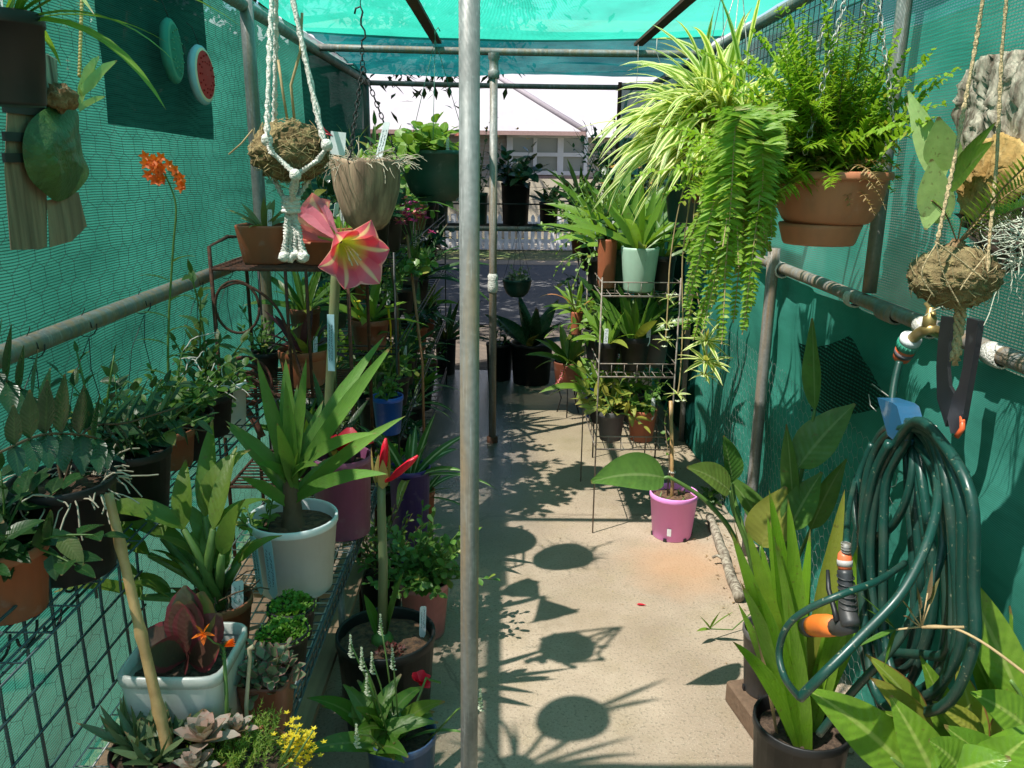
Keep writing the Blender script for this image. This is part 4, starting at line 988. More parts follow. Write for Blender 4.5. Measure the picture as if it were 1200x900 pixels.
# black bag planter behind with mauve pot and red bloom
c = WZ(386, 560, .69); c.y += .2; c.x -= .03
t = thing('grow_bag', 'black plastic grow bag behind the yucca holding the tall flower stalk', 'planter bag', (c.x, c.y, BZ+.004), POTG)
m = M(); lathe(m, [(.02, 0), (.058, 0), (.066, .03), (.062, .12), (.066, .2), (.062, .235), (.057, .235), (.054, .2), (.01, .19)], 26, (0, 0, 0), 3)
m.v = [tuple(V(p)*(1+.08*noise.noise(V(p)*30))) for p in m.v]; m.build('bag', plastic('black_bag', (.012, .012, .014), .28, .1), t)
loc = V(t.location); base = V((0, 0, .2))
def pt(a, b_, d): return WY(a, b_, d)-loc
dy = c.y
m = M(); st = [base, pt(386, 470, dy-.0), pt(390, 390, dy-.02), pt(393, 330, dy-.03), pt(396, 290, dy-.03)]; tube(m, st, [.016, .015, .0145, .014, .012], 12); m.build('flower_stalk', S_amary, t)
m = M(); box(m, pt(388, 402, dy-.05), (.02, .003, .165), Matrix.Rotation(.03, 3, 'Y')); o = m.build('plant_tag', TAGB, t, False)
m = M(); scribble(m, pt(385, 425, dy-.0525), V((1, 0, 0)), V((.03, 0, 1)).normalized(), .014, .12, random.Random(2), 2, .0008); m.build('handwriting', INK, o)
def trumpet(m, sm, c, ax, L, W, rng, flare=1.2, inner=True):
    ax = ax.normalized(); s = perp(ax); u = ax.cross(s)
    for k in range(6):
        a = k*pi/3+.2; rd = s*math.cos(a)+u*math.sin(a); f_ = .92 if k % 2 else 1.05
        P = [c+ax*(L*.0)+rd*.004, c+ax*(L*.3)+rd*L*.16, c+ax*(L*.6)+rd*L*.34, c+ax*(L*.82)+rd*L*.58*flare, c+ax*(L*.93)+rd*L*.78*flare, c+ax*(L*.93)+rd*L*.95*flare*f_]
        ws = [.012, W*.5, W*.9, W*1.0, W*.62, .004]; tg = ax.cross(rd); vs = []; us = []; fs = []
        for i, (q, w_) in enumerate(zip(P, ws)):
            for j in range(5):
                v_ = (j-2)/2; vs.append(q+tg*(v_*w_/2)+rd*(-abs(v_)**2*w_*.12)+ax*(.003*math.sin(i*3+j*2.1+k))+ax*(abs(v_)*w_*.1)); us.append((j/4, i/5))
            if i < 5: b_ = i*5; fs += [(b_+j, b_+j+1, b_+j+6, b_+j+5) for j in range(4)]
        m.add(vs, fs, us)
    for k in range(6): a = k*1.05; tube(sm, [c+ax*.01, c+ax*L*.5+(s*math.cos(a)+u*math.sin(a))*.008, c+ax*L*.85+(s*math.cos(a)+u*math.sin(a))*.016-V((0, 0, .012))], [.0015, .0012, .0022], 4)
hc = pt(398, 283, dy-.03); rng = random.Random(27); sm = M()
m = M(); trumpet(m, sm, hc+V((.005, -.01, 0)), V((.5, -.85, -.25)), .135, .105, rng, .8); f_o = m.build('flower', P_pink, t); md = f_o.modifiers.new('s', 'SUBSURF'); md.levels = 1; md.render_levels = 2
m = M(); trumpet(m, sm, hc, V((-.6, .35, .35)), .125, .1, rng, .75); m.build('flower', P_rose, t, label='paler rose bloom facing away')
sm.build('stamen', P_white, t)
m = M(); d = pt(352, 267, dy)-hc; tube(m, [hc, hc+d*.3, hc+d*.6, hc+d*.9, hc+d], [.006, .01, .016, .01, .003], 10)
for k in range(5): leaf(m, hc+V((0, 0, -.004)), (math.cos(k*1.3)*.5, -.3+math.sin(k*1.3)*.3, 1), .06, .014, .2, .2, 'lance', 4)
m.build('bud', leafmat('bud_green', (.24, .33, .06), (.34, .36, .1), tr=.2, edge=(.4, .12, .12), edgew=.2), t)
m = M(); leaf(m, base, (.05, 0, 1), .42, .03, .1, .4, 'strap', 8); leaf(m, base, (-.2, .2, 1), .3, .03, .3, .4, 'strap', 8); m.build('foliage', L_deep, t)
c = WZ(412, 540, .72); 
t = thing('potted_plant', 'mauve plastic pot with scarlet bloom behind the yucca', 'potted plant', (c.x-.05, c.y+.1, BZ+.004), POTG)
pot(t, 'rim', .09, .078, .25, K_mauve); m = M(); rng = random.Random(28)
for k in range(8): leaf(m, (.03, -.04, .26), sph(k*.8, R(rng.uniform(35, 85))), .085, .075, .6, .35, 'tepal', 7)
m.build('flower', P_red, t); m = M(); rosette(m, (-.02, .02, .24), 6, .2, .03, (30, 75), .8, .3, 'strap', rng); m.build('foliage', L_dark, t)
# big black pot with second amaryllis
c = WZ(452, 742, .285)
t = thing('potted_amaryllis', 'large black pot on the floor with red tipped amaryllis bud on thick stalk', 'potted plant', (c.x, c.y, 0), POTG)
pot(t, 'rim', .138, .115, .29, K_black, BARK, lip=.016, fill=.9); loc = V(t.location)
m = M(); tube(m, [V((-.01, 0, .25)), pt(449, 660, c.y), pt(447, 600, c.y), pt(447, 566, c.y)], [.015, .0125, .0115, .0105], 12); m.build('flower_stalk', S_amary, t)
hc = pt(447, 566, c.y); m = M(); sp = M(); d = V((.12, 0, 1)).normalized()
tube(m, [hc, hc+d*.03, hc+d*.07, hc+d*.105, hc+d*.125], [.008, .0095, .0115, .009, .003], 10); m.build('bud', P_red, t); m = M(); d2 = V((.75, -.1, .7)).normalized(); h2 = hc+V((.028, -.02, .02)); tube(m, [hc, h2, h2+d2*.03, h2+d2*.07, h2+d2*.1], [.004, .006, .01, .009, .003], 10)
m.build('bud', P_red, t)
for k in range(4): leaf(sp, hc+V((math.cos(k*1.57+.4)*.0125, math.sin(k*1.57+.4)*.0125, -.012)), (math.cos(k*1.57+.4)*.1, math.sin(k*1.57+.4)*.1, 1), (.115, .085)[k % 2], .03, -.05, .3, 'lance', 6, face=V((math.cos(k*1.57+.4), math.sin(k*1.57+.4), .1)))
sp.build('spathe', leafmat('spathe', (.45, .33, .1), (.36, .34, .12), tr=.3, tip=(.45, .3, .15)), t)
m = M(); blob(m, (-.01, 0, .262), .032, .032, .03, 14, 8, .1); m.build('bulb', S_green, t)
m = M(); leaf(m, (.0, 0, .27), (.25, .1, 1), .2, .045, .15, .35, 'strap', 8); leaf(m, (-.02, 0, .27), (-.3, .2, 1), .13, .035, .3, .35, 'strap', 8); m.build('foliage', L_mid, t)
plant_tag(t, (.1, .02, .285), .2, .018, .1, .05, None, rng, .05)
m = M(); rng = random.Random(4); mound(m, (.02, -.06, .265), .035, .03, .012, 60, .012, .01, rng); m.build('fallen_petal', L_red, t)
# pink pot with glossy shrub
c = WZ(497, 672, .22)
t = thing('potted_plant', 'pink plastic pot of glossy rounded leaves on the floor beside the post', 'potted plant', (c.x, c.y, 0), POTG)
pot(t, 'rim', .085, .066, .2, K_pink); rng = random.Random(30); m = M(); sm = M(); bush(m, sm, (0, 0, .18), 42, .26, 74, 11, .048, .028, rng, bend=.2, sh='obov', fold=.25, r=.003, el=40); m.build('foliage', L_jade, t); sm.build('stem', S_green, t)
c = WZ(447, 650, .3)
t = thing('potted_plant', 'black pot of finger leaved green jade beside the pink pot', 'potted plant', (c.x-.02, c.y+.1, .0), POTG)
pot(t, 'rim', .08, .06, .2, K_black); m = M(); sm = M(); bush(m, sm, (0, 0, .2), 16, .26, 50, 12, .034, .012, rng, bend=-.1, sh='obov', fold=.5, r=.003, el=55); m.build('foliage', L_moss if False else leafmat('leaf_finger', (.1, .16, .025), (.16, .22, .04), tr=.2), t); sm.build('stem', S_brown, t)
# dark blue pot at the bottom with leafy plant, white spikes and red bloom
c = WZ(470, 850, .25)
t = thing('potted_plant', 'dark blue glazed pot of broad leaves and pale flower spikes at the bottom', 'potted plant', (c.x, c.y, 0), POTG)
pot(t, 'rim', .085, .07, .235, K_dblue); loc = V(t.location); rng = random.Random(32); m = M(); sm = M(); fm = M()
for i in range(26): leaf(m, (-.05+rng.uniform(-.04, .04), rng.uniform(-.05, .03), .22), sph(i*2.4, R(rng.uniform(25, 75))), rng.uniform(.12, .2), rng.uniform(.04, .055), .9, .3, 'lance', 8, wave=.03, face=V((0, -.6, 1)))
for a, b_, dy_ in ((411, 755, -.05), (446, 730, .1), (424, 770, -.1), (460, 770, 0), (436, 775, .02), (418, 860, -.2), (430, 800, -.06), (563, 818, -.05)):
    fm = M(); q = WY(a, b_, c.y+dy_)-loc; b0 = V((q.x*.3, dy_*.3, .21)); tube(sm, [b0, b0.lerp(q, .6)+V((0, 0, .02)), q], .0022, 5)
    for k in range(26):
        f_ = k/26; qq = q+V((0, 0, -.035+.06*f_)); leaf(fm, qq, sph(k*2.4, R(10+60*f_)), .0085*(1.1-.7*f_), .007, .3, .3, 'round', 3)
    fm.build('flower_spike', P_white, t)
m.build('foliage', L_mid, t); sm.build('stem', S_green, t)
q = WY(492, 800, c.y+.05)-loc; m = M(); 
for k in range(7): leaf(m, q, sph(k*.9+3, R(rng.uniform(0, 60))), .03, .028, .5, .3, 'round', 4)
m.build('flower', P_red, t); sm = M(); tube(sm, [V((.0, 0, .2)), q.lerp(V((0, 0, .25)), .3)+V((.03, 0, .05)), q+V((.02, 0, .01)), q+V((.05, 0, -.0))], .003, 5); leaf(sm, (0, 0, .2), (.9, -.2, .75), .2, .012, 1, .3, 'strap', 8); sm.build('flower_stem', S_green, t)
# foreground succulents in low bowls
c = WZ(190, 880, .53)
t = thing('potted_succulent', 'spiky speckled aloe in a dark maroon pot at the bottom left', 'potted plant', (c.x-.02, c.y, BZ+.004), POTG)
pot(t, 'rim', .07, .055, .085, plastic('pot_maroon', (.06, .012, .016), .4)); rng = random.Random(33); m = M()
for q in ((-.02, 0, .08), (.03, .03, .08), (.02, -.03, .08), (-.05, .02, .075)): rosette(m, q, 15, .085, .018, (10, 75), .1, .5, 'blade', rng, 5)
m.build('foliage', L_aloe, t)
c = WZ(228, 880, .54)
t = thing('potted_succulent', 'pinkish ghost plant rosettes beside the base of the bamboo stake', 'potted plant', (c.x+.015, c.y+.01, BZ+.004), POTG)
pot(t, 'rim', .05, .04, .07, K_brown); m = M()
for q, s_ in (((0, 0, .095), 1.45), ((.045, .04, .085), .9), ((.0, -.05, .08), 1.0)):
    for i in range(17): leaf(m, V(q), sph(i*2.4, R(8+4.2*i)), .046*s_*(1-.02*i), .021*s_, -.25, .6, 'obov', 5)
m.build('foliage', L_ghost, t)
c = WZ(290, 880, .52)
t = thing('potted_succulent', 'bright green feathery sedum with yellow star flowers at the bottom edge', 'potted plant', (c.x, c.y, BZ+.004), POTG)
pot(t, 'rim', .08, .065, .06, K_terra); rng = random.Random(35); m = M(); sm = M()
for i in range(150):
    a = rng.uniform(0, 6.28); r_ = rng.uniform(0, .085); leafy(m, None, path((math.cos(a)*r_-.02, math.sin(a)*r_, .05), sph(a, R(rng.uniform(45, 85))), rng.uniform(.03, .06), 4, 0, .1, rng), 16, .013, .0036, rng, el=45, sh='blade', n=2)
m.build('foliage', L_sedum, t); m = M(); loc = V(t.location)
for i in range(150):
    q = WY(350+rng.gauss(0, 10), 872+rng.gauss(0, 14), c.y+rng.uniform(-.04, .03))-loc
    for k in range(5): leaf(m, q, sph(k*1.26+i, R(25)), .0075, .004, .1, .2, 'blade', 2)
    if i % 7 == 0: tube(sm, [V((q.x*.6, q.y, .05)), q], .0015, 4)
m.build('flower', P_yellow, t); sm.build('stem', S_green, t)
# orange star orchid, near
qb, qt = WY(266, 900, 1.3), WY(262, 757, 1.34)
t = thing('star_orchid', 'thin upright orchid stem with one orange star flower beside the grey pot', 'flower', tuple(qb)); loc = V(t.location)
m = M(); tube(m, [V((0, 0, 0)), (qt-qb)*.6+V((.003, 0, 0)), qt-qb], [.004, .0036, .003], 7); 
for k in range(14): leaf(m, (qt-qb)*(.86+.01*k), sph(k*2.4, R(60)), .014, .006, .1, .3, 'blade', 2)
q = WY(238, 742, 1.31)-loc; q2 = WY(273, 744, 1.34)-loc
tube(m, [qt-qb, (qt-qb).lerp(q, .5)+V((0, 0, -.006)), q], .0016, 5); m.build('stem', S_green, t)
m = M(); ax = V((.3, -1, .3)).normalized(); s = perp(ax); u = ax.cross(s)
for k in range(5): a = k*1.257+.3; leaf(m, q, s*math.cos(a)+u*math.sin(a)+ax*.2, .021, .011, 0, .2, 'lance', 4)
for k in range(5): leaf(m, q+ax*.006, s*math.cos(k*1.25)+u*math.sin(k*1.25)+ax, .011, .006, 0, .2, 'lance', 3)
m.build('flower', P_orange, t); m = M()
for k in range(5): leaf(m, qt-qb, (1, -.2+k*.1, .2+.15*k), .024, .011, .2, .2, 'lance', 4)
m.build('flower', P_orange, t)
qb, qt = WY(290, 905, 1.34), WY(292, 760, 1.36); m = M(); tube(m, [qb, qb.lerp(qt, .55)+V((-.004, 0, 0)), qt-V((0, 0, .02)), qt, qt+V((.008, 0, .004))], [.0045, .004, .0035, .004, .005], 7)
o = m.build('dry_stalk', flat('dry_stalk', (.5, .42, .27), .7)); tag(o, 'bare straw coloured stalk standing right of the orange star orchid', 'stalk')
# ================================================================== right side
def pl(m, a, b, W, loc=(0, 0, 0), bend=.3, fold=.2, sh='lance', n=9, roll=0, wave=0):
    """a leaf from picture point a to b, each with its own distance"""
    A = WY(*a)-V(loc); B = WY(*b)-V(loc); d = B-A; L = d.length
    leaf(m, A, d.normalized()+V((0, 0, bend*.5)), L*1.03, W, bend, fold, sh, n, roll, wave=wave)
def smooth(pts, k=6, closed=False):
    P = [V(p) for p in pts]; n = len(P); out = []
    rg = range(n) if closed else range(n-1)
    for i in rg:
        p0 = P[(i-1) % n] if closed or i > 0 else P[0]; p1 = P[i]; p2 = P[(i+1) % n]; p3 = P[(i+2) % n] if closed or i+2 < n else P[-1]
        for j in range(k):
            t = j/k; out.append(.5*((2*p1)+(p2-p0)*t+(2*p0-5*p1+4*p2-p3)*t*t+(3*p1-p0-3*p2+p3)*t**3))
    out.append(P[0] if closed else P[-1]); return out
RG = 'potted plants on the right wire rack'
# ---- tiered wire rack
def rack(name, label, x0, x1, y0, y1, tiers, mat, r=.0035, side=.07, legs=True, nb=9):
    t = thing(name, label, 'wire rack', (x0, y0, 0)); W_, D_ = x1-x0, y1-y0
    if legs:
        for (x, y) in ((0, 0), (W_, 0), (W_, D_), (0, D_)):
            m = M(); tube(m, [(x, y, 0), (x, y, tiers[-1]+side+.02)], r*1.3, 6); m.build('leg', mat, t)
    for z in tiers:
        m = M()
        for zz in (z, z+side): tube(m, [(0, 0, zz), (W_, 0, zz), (W_, D_, zz), (0, D_, zz), (0, 0, zz)], r, 6)
        for i in range(nb): x = W_*i/(nb-1); tube(m, [(x, 0, z+side if False else z), (x, D_, z)], r*.6, 4)
        for i in range(int(D_/.09)+1): y = i*.09; tube(m, [(0, y, z-.003), (W_, y, z-.003)], r*.6, 4)
        for i in range(7): x = W_*i/6; tube(m, [(x, 0, z), (x, 0, z+side)], r*.55, 4)
        for i in range(7): y = D_*i/6; tube(m, [(0, y, z), (0, y, z+side)], r*.55, 4)
        m.build('tier', mat, t)
    return t
RKX0, RKX1, RKY0, RKY1 = .385, .70, 3.3, 3.9
rack('wire_rack', 'three tier pale wire rack with bromeliads on the right of the path', RKX0, RKX1, RKY0, RKY1, (.385, .70, 1.035), RACKW, .0027, side=.055)
def pp(label, x, y, z, kind, rt, h, mat, fn, group=RG, name='potted_plant', cat='potted plant', soil=SOIL, tagq=None, seed=0, taper=.78, sq=0):
    t = thing(name, label, cat, (x, y, z), group); rng = random.Random(seed+7); pot(t, kind, rt, rt*taper, h, mat, soil, seg=24, sq=sq)
    fn(t, rng, h*.87)
    if group == RG: t.scale = (1.16, 1.16, 1.2)
    if tagq: plant_tag(t, (tagq[0], tagq[1], h), tagq[2], .014, .08, .1, None, rng, .05)
    return t
def f_ros(mat, n, L, W, el=(15, 75), bend=.9, sh='strap', fold=.3, r0=.01, seg=7):
    def f(t, rng, z): m = M(); rosette(m, (0, 0, z), n, L, W, el, bend, fold, sh, rng, seg, r0); m.build('foliage', mat, t)
    return f
def f_bush(mat, ns, H, spread, nl, L, W, sh='ovate', bend=.3, el=30, stem=S_green, r=.003, flower=None):
    def f(t, rng, z):
        m = M(); sm = M(); bush(m, sm, (0, 0, z), ns, H, spread, nl, L, W, rng, bend=bend, sh=sh, el=el, r=r); m.build('foliage', mat, t); sm.build('stem', stem, t)
        if flower:
            fm = M()
            for i in range(9):
                q = V((rng.gauss(0, H*.35), rng.gauss(0, H*.35), z+H*rng.uniform(.6, 1.05)))
                for k in range(5): leaf(fm, q, sph(k*1.26, R(rng.uniform(0, 50))), .02, .015, .2, .2, 'round', 3)
            fm.build('flower', flower, t)
    return f
def f_cane(mat, n, H, L, W, lean=25):
    def f(t, rng, z):
        m = M(); sm = M()
        for i in range(n): leafy(m, sm, path((rng.uniform(-.02, .02), rng.uniform(-.02, .02), z), sph(i*2.4, R(90-rng.uniform(0, lean))), H*rng.uniform(.6, 1.1), 6, .1, .06, rng), 8, L, W, rng, sh='lance', el=35, bend=.7, r=.005)
        m.build('foliage', mat, t); sm.build('cane', S_green, t)
    return f
def f_moss(mat, R_, h, n, L, W):
    def f(t, rng, z): m = M(); mound(m, (0, 0, z), R_, R_, h, n, L, W, rng); m.build('foliage', mat, t)
    return f
# top tier
pp('mint green pot with large bright bromeliad on the top tier', .55, 3.42, 1.04, 'plain', .068, .15, K_mint, f_ros(L_brom, 20, .28, .034, (22, 78), .85), seed=1)
pp('narrow tall terracotta pot at the left end of the top tier', .425, 3.5, 1.04, 'plain', .036, .17, K_terra, f_bush(L_dark, 6, .12, 50, 5, .05, .03), seed=2, taper=.85)
pp('black pot of dark straps behind the mint pot on the top tier', .62, 3.72, 1.04, 'rim', .06, .14, K_black, f_ros(L_mid, 14, .28, .03, (25, 80), .8), seed=3, tagq=(-.03, -.04, 0))
pp('black pot right of the mint pot on the top tier', .655, 3.45, 1.04, 'rim', .045, .12, K_black, f_ros(L_mid, 9, .2, .022, (30, 80), .8), seed=4)
pp('black pot with reddish bromeliad at the left rear of the top tier', .45, 3.78, 1.04, 'rim', .055, .13, K_black, f_ros(L_brom, 16, .26, .03, (20, 75), 1.0), seed=5, tagq=(-.04, -.03, .2))
# middle tier
pp('black pot of upright dark bromeliad on the middle tier', .545, 3.42, .705, 'rim', .058, .12, K_black, f_ros(L_mid, 16, .24, .038, (30, 80), .55), seed=6, tagq=(.045, -.03, .1))
pp('small black pot of pale bromeliad at the left end of the middle tier', .43, 3.42, .705, 'rim', .045, .1, K_black, f_ros(L_brom, 14, .17, .024, (20, 75), 1.0), seed=7, tagq=(-.01, -.035, 0))
pp('dark grey pot right of the upright bromeliad on the middle tier', .65, 3.5, .705, 'rim', .05, .12, K_dkgrey, f_bush(L_dark, 8, .16, 55, 6, .05, .028), seed=8)
pp('black pot of dark straps at the rear of the middle tier', .5, 3.75, .705, 'rim', .06, .13, K_black, f_ros(L_dark, 16, .25, .035, (20, 75), .8), seed=9)
# bottom tier
pp('terracotta pot of small leafy plant on the bottom tier', .595, 3.42, .39, 'rim', .055, .115, K_terra, f_bush(L_mid, 12, .17, 65, 7, .04, .02), seed=10, tagq=(.03, -.04, .1))
pp('dark grey pot with yellowing leaves on the bottom tier', .46, 3.42, .39, 'rim', .052, .11, K_dkgrey, f_bush(leafmat('leaf_yellowing', (.2, .27, .04), (.3, .28, .05), rib=(.3, .34, .1), tip=(.4, .2, .05)), 12, .21, 75, 6, .075, .03, 'lance', .8), seed=11)
pp('black pot of leafy sprigs at the rear of the bottom tier', .6, 3.7, .39, 'rim', .06, .12, K_black, f_bush(L_mid, 10, .19, 60, 7, .045, .02), seed=12)
pp('black pot of trailing pale creeper spilling over the left end of the top tier', .40, 3.62, 1.04, 'rim', .045, .1, K_black, f_bush(L_lite, 12, .24, 95, 9, .022, .016, 'round', 2.6), seed=13)
pp('dark green pot of speckled straps behind the terracotta tube on the top tier', .5, 3.6, 1.04, 'rim', .055, .13, K_dgreen, f_ros(L_brom, 18, .3, .03, (15, 75), 1.0), seed=14)
pp('black pot of leafy sprigs hanging over the left end of the middle tier', .41, 3.62, .705, 'rim', .05, .11, K_black, f_bush(L_lite, 12, .2, 85, 7, .045, .022, 'ovate', 1.6), seed=15)
pp('terracotta pot of green straps at the right rear of the middle tier', .64, 3.72, .705, 'rim', .055, .12, K_terra, f_ros(L_mid, 16, .24, .03, (15, 75), .9), seed=16)
pp('black pot of pale straps at the left rear of the bottom tier', .44, 3.68, .39, 'rim', .055, .12, K_black, f_ros(L_brom, 16, .24, .028, (15, 75), 1.0), seed=17)
# blue bucket hung at the rack side
c = WY(699, 452, 3.72); t = thing('blue_bucket', 'blue plastic bucket hung at the left side of the pale rack', 'bucket', (c.x, c.y, c.z-.15))
pot(t, 'rim', .056, .044, .15, K_blue); m = M(); tube(m, [V((.056*math.cos(a), 0, .145+.07*math.sin(a))) for a in [k*pi/12 for k in range(13)]], .003, 5); m.build('handle', K_blue, t)
rng = random.Random(3); m = M(); sm = M(); bush(m, sm, (0, 0, .13), 9, .17, 80, 6, .06, .03, rng, bend=.7); m.build('foliage', L_brom, t); sm.build('stem', S_green, t)
# orange tube pot hung left of the rack
c = WY(676, 365, 3.85); t = thing('hanging_plant', 'slim orange terracotta tube pot of arching bromeliad left of the pale rack', 'hanging plant', (c.x, c.y, c.z-.11))
pot(t, 'plain', .03, .025, .11, K_terra); rng = random.Random(6); m = M(); rosette(m, (0, 0, .1), 13, .2, .02, (20, 75), 1.2, .3, 'strap', rng); m.build('foliage', L_brom, t)
m = M(); leaf(m, (0, 0, .1), (-.55, -.2, 1), .24, .025, 1.8, .3, 'strap', 10); leaf(m, (.0, 0, .1), (.7, -.2, 1.1), .2, .025, 1.6, .3, 'strap', 9); m.build('old_leaf', leafmat('leaf_salmon', (.55, .2, .12), (.5, .25, .13)), t)
hangers(t, (0, .03, .34), ringpts(.028, .105, 2), .0012)
# ---- second rack, farther
rack('wire_rack', 'dark two tier wire rack farther back on the right near the open end', .48, .82, 4.25, 5.5, (.55, 1.02), WIRE, side=.05)
bk = [('black pot of broad arching bromeliad on the far right rack', .56, 4.35, 1.025, K_black, f_ros(L_brom, 18, .36, .042, (15, 75), 1.0)),
      ('black pot with peach flowered bushy plant on the far right rack', .7, 4.4, 1.025, K_black, f_bush(L_mid, 12, .3, 60, 6, .07, .035, flower=P_peach)),
      ('brown pot of spreading dull leaves on the far right rack', .55, 4.72, 1.025, K_brown, f_bush(L_orchid, 12, .26, 75, 6, .09, .04, bend=.6)),
      ('black pot of tall dark glossy shrub on the far right rack', .74, 4.85, 1.025, K_black, f_bush(L_dark, 14, .55, 40, 12, .06, .032)),
      ('terracotta pot of green straps on the far right rack', .56, 5.15, 1.025, K_terra, f_ros(L_mid, 16, .3, .035, (15, 75), 1.0)),
      ('black pot of shiny shrub at the far end of the right rack', .72, 5.35, 1.025, K_black, f_bush(L_dark, 14, .5, 45, 12, .055, .03)),
      ('black pot of bright fine leaved bush at the front of the far right rack', .46, 4.2, 1.025, K_black, f_bush(L_lite, 26, .24, 75, 11, .028, .015)),
      ('terracotta pot of airy small leaved shrub left of the peach flowers', .5, 4.55, 1.025, K_terra, f_bush(L_mid, 26, .3, 65, 12, .03, .016)),
      ('brown pot of red leaved small shrub at the left of the far right rack', .47, 4.95, 1.025, K_brown, f_bush(leafmat('leaf_coppery', (.2, .1, .05), (.14, .17, .04)), 20, .3, 65, 10, .04, .02)),
      ('terracotta pot of small ferns on the lower far right tier', .55, 4.4, .555, K_terra, f_ros(L_mid, 14, .22, .025, (15, 75), 1.0)),
      ('black pot of drooping bromeliad on the lower far right tier', .56, 4.7, .555, K_black, f_ros(L_brom, 14, .26, .03, (10, 70), 1.2)),
      ('black pot of dark shrub on the lower far right tier', .58, 5.05, .555, K_black, f_bush(L_dark, 10, .25, 60, 7, .07, .035)),
      ('grey pot of dull straps on the lower far right tier', .72, 4.6, .555, K_dkgrey, f_ros(L_dark, 14, .3, .035, (20, 75), .9))]
for i, (lb, x, y, z, mt, fn) in enumerate(bk): o_s = pp(lb, x, y, z, 'rim', .072, .14, mt, fn, 'potted plants on the far right rack', seed=40+i, tagq=(-.05, -.04, .1) if i % 3 == 0 else None); o_s.scale = (1.35, 1.35, 1.2)
# yellow-green conifer-like sprig (fox tail)
c = WY(708, 215, 4.3); t = thing('foxtail_fern', 'upright pale green foxtail fern plume in a black pot in front of the shrubs', 'potted plant', (c.x, c.y, 1.19-.13)); pot(t, 'rim', .05, .04, .12, K_black); rng = random.Random(44); m = M(); sm = M()
for az, e in ((2.6, 72), (1.0, 80), (4.5, 68)):
    P = path((0, 0, .11), sph(az, R(e)), .33, 8, .2, .04, rng); tube(sm, P, .003, 5)
    for k in range(240):
        q, d = along(P, .1+.9*k/240); s = perp(d); u = d.cross(s); a = k*2.4; leaf(m, q, (s*math.cos(a)+u*math.sin(a))+d*.6, .03*(1-.4*k/240), .004, 0, .2, 'blade', 1)
m.build('foliage', L_sedum, t); sm.build('stem', S_green, t)

# ---- spider plant
c = WY(842, 218, 2.5)
t = thing('spider_plant', 'large pale striped spider plant spilling from a brown hanging pot', 'hanging plant', (c.x, c.y, c.z-.05)); loc = V(t.location)
pot(t, 'step', .1, .075, .14, K_brown); rng = random.Random(50); m = M(); b0 = V((0, 0, .14))
for i in range(320):
    az = rng.uniform(0, 6.28) if i % 3 == 0 else rng.uniform(2.3, 5.2); f_ = i/320; leaf(m, b0+V((rng.uniform(-.07, .08), rng.uniform(-.07, .05), rng.uniform(-.02, .09))), sph(az, R(8+66*f_+rng.uniform(-10, 10))), rng.uniform(.22, .42), rng.uniform(.015, .024), rng.uniform(1.1, 2.4), .25, 'strap', 11, face=V((rng.uniform(-.4, .4), rng.uniform(-1.2, 0), 1)))
m.build('foliage', L_spider, t)
hangers(t, (.02, .0, .62), ringpts(.115, .145, 3, .3), .0015, ALU)
m = M(); sm = M(); fm = M(); rng = random.Random(51)
def runner(pts, d, clumps):
    P = smooth([WY(x_, y_, d)-loc for x_, y_ in pts], 6); tube(sm, P, .0022, 5)
    for tt, n_, L_ in clumps:
        m = M(); q, dd = along(P, tt); rosette(m, q, n_, L_, L_*.16, (-30, 50), .5, .25, 'blade', rng, 5, .004); m.build('plantlet', L_spider, t)
        for k in range(2):
            q2 = q+V((rng.uniform(-.02, .02), -.02, rng.uniform(-.02, .02)))
            for j in range(6): leaf(fm, q2, sph(j*1.05, R(20)), .011, .005, 0, .2, 'lance', 2)
runner([(800, 225), (792, 260), (785, 310), (783, 350), (780, 400)], 2.4, [(.75, 9, .035), (.88, 9, .035), (.99, 10, .04)])
runner([(815, 225), (812, 290), (818, 350), (828, 398), (826, 440)], 2.35, [(.62, 12, .06), (.76, 18, .09), (.88, 20, .1), (.99, 14, .06)])
runner([(810, 225), (800, 300), (800, 380), (797, 440), (794, 462)], 2.4, [(.99, 10, .045)])
sm.build('runner', S_dry, t); fm.build('flower', P_white, t)
c = WY(808, 238, 2.75); pp('dark green pot half hidden under the spider plant leaves', c.x, c.y, c.z-.06, 'rim', .085, .13, K_dgreen, f_ros(L_spider2, 10, .2, .018, (5, 60), 1.5), None, 'hanging_plant', 'hanging plant', seed=53)
m = M(); hangers(bpy.data.objects['hanging_plant'] if False else t, (.02, .2, .62), [V((.07, .2, .05)), V((-.07, .2, .05))], .0012)

# ---- boston fern in the terracotta tub
c = WY(974, 203, 2.06)
t = thing('boston_fern', 'bushy bright green fern in a square terracotta hanging pot with saucer', 'hanging plant', (c.x, c.y, c.z-.117)); loc = V(t.location)
m = M(); lathe(m, [(.03, 0), (.096, 0), (.105, .008), (.119, .035), (.127, .068), (.13, .1), (.13, .103), (.141, .104), (.142, .108), (.141, .12), (.138, .122), (.124, .122), (.122, .115), (.12, .1)], 40, (0, 0, 0), 0, None, (True, False)); m.build('pot', K_terra2, t)
m = M(); lathe(m, [(.12, .1), (.06, .106), (.002, .108)], 30); m.build('soil', SOIL, t)
m = M(); lathe(m, [(.03, -.052), (.082, -.052), (.086, -.046), (.096, -.012), (.099, -.004), (.097, -.001), (.03, -.001)], 34, (-.014, 0, 0), 0, None, (True, False)); m.build('saucer', K_terra2, t)
rng = random.Random(60); m = M(); sm = M(); b0 = V((0, 0, .1))
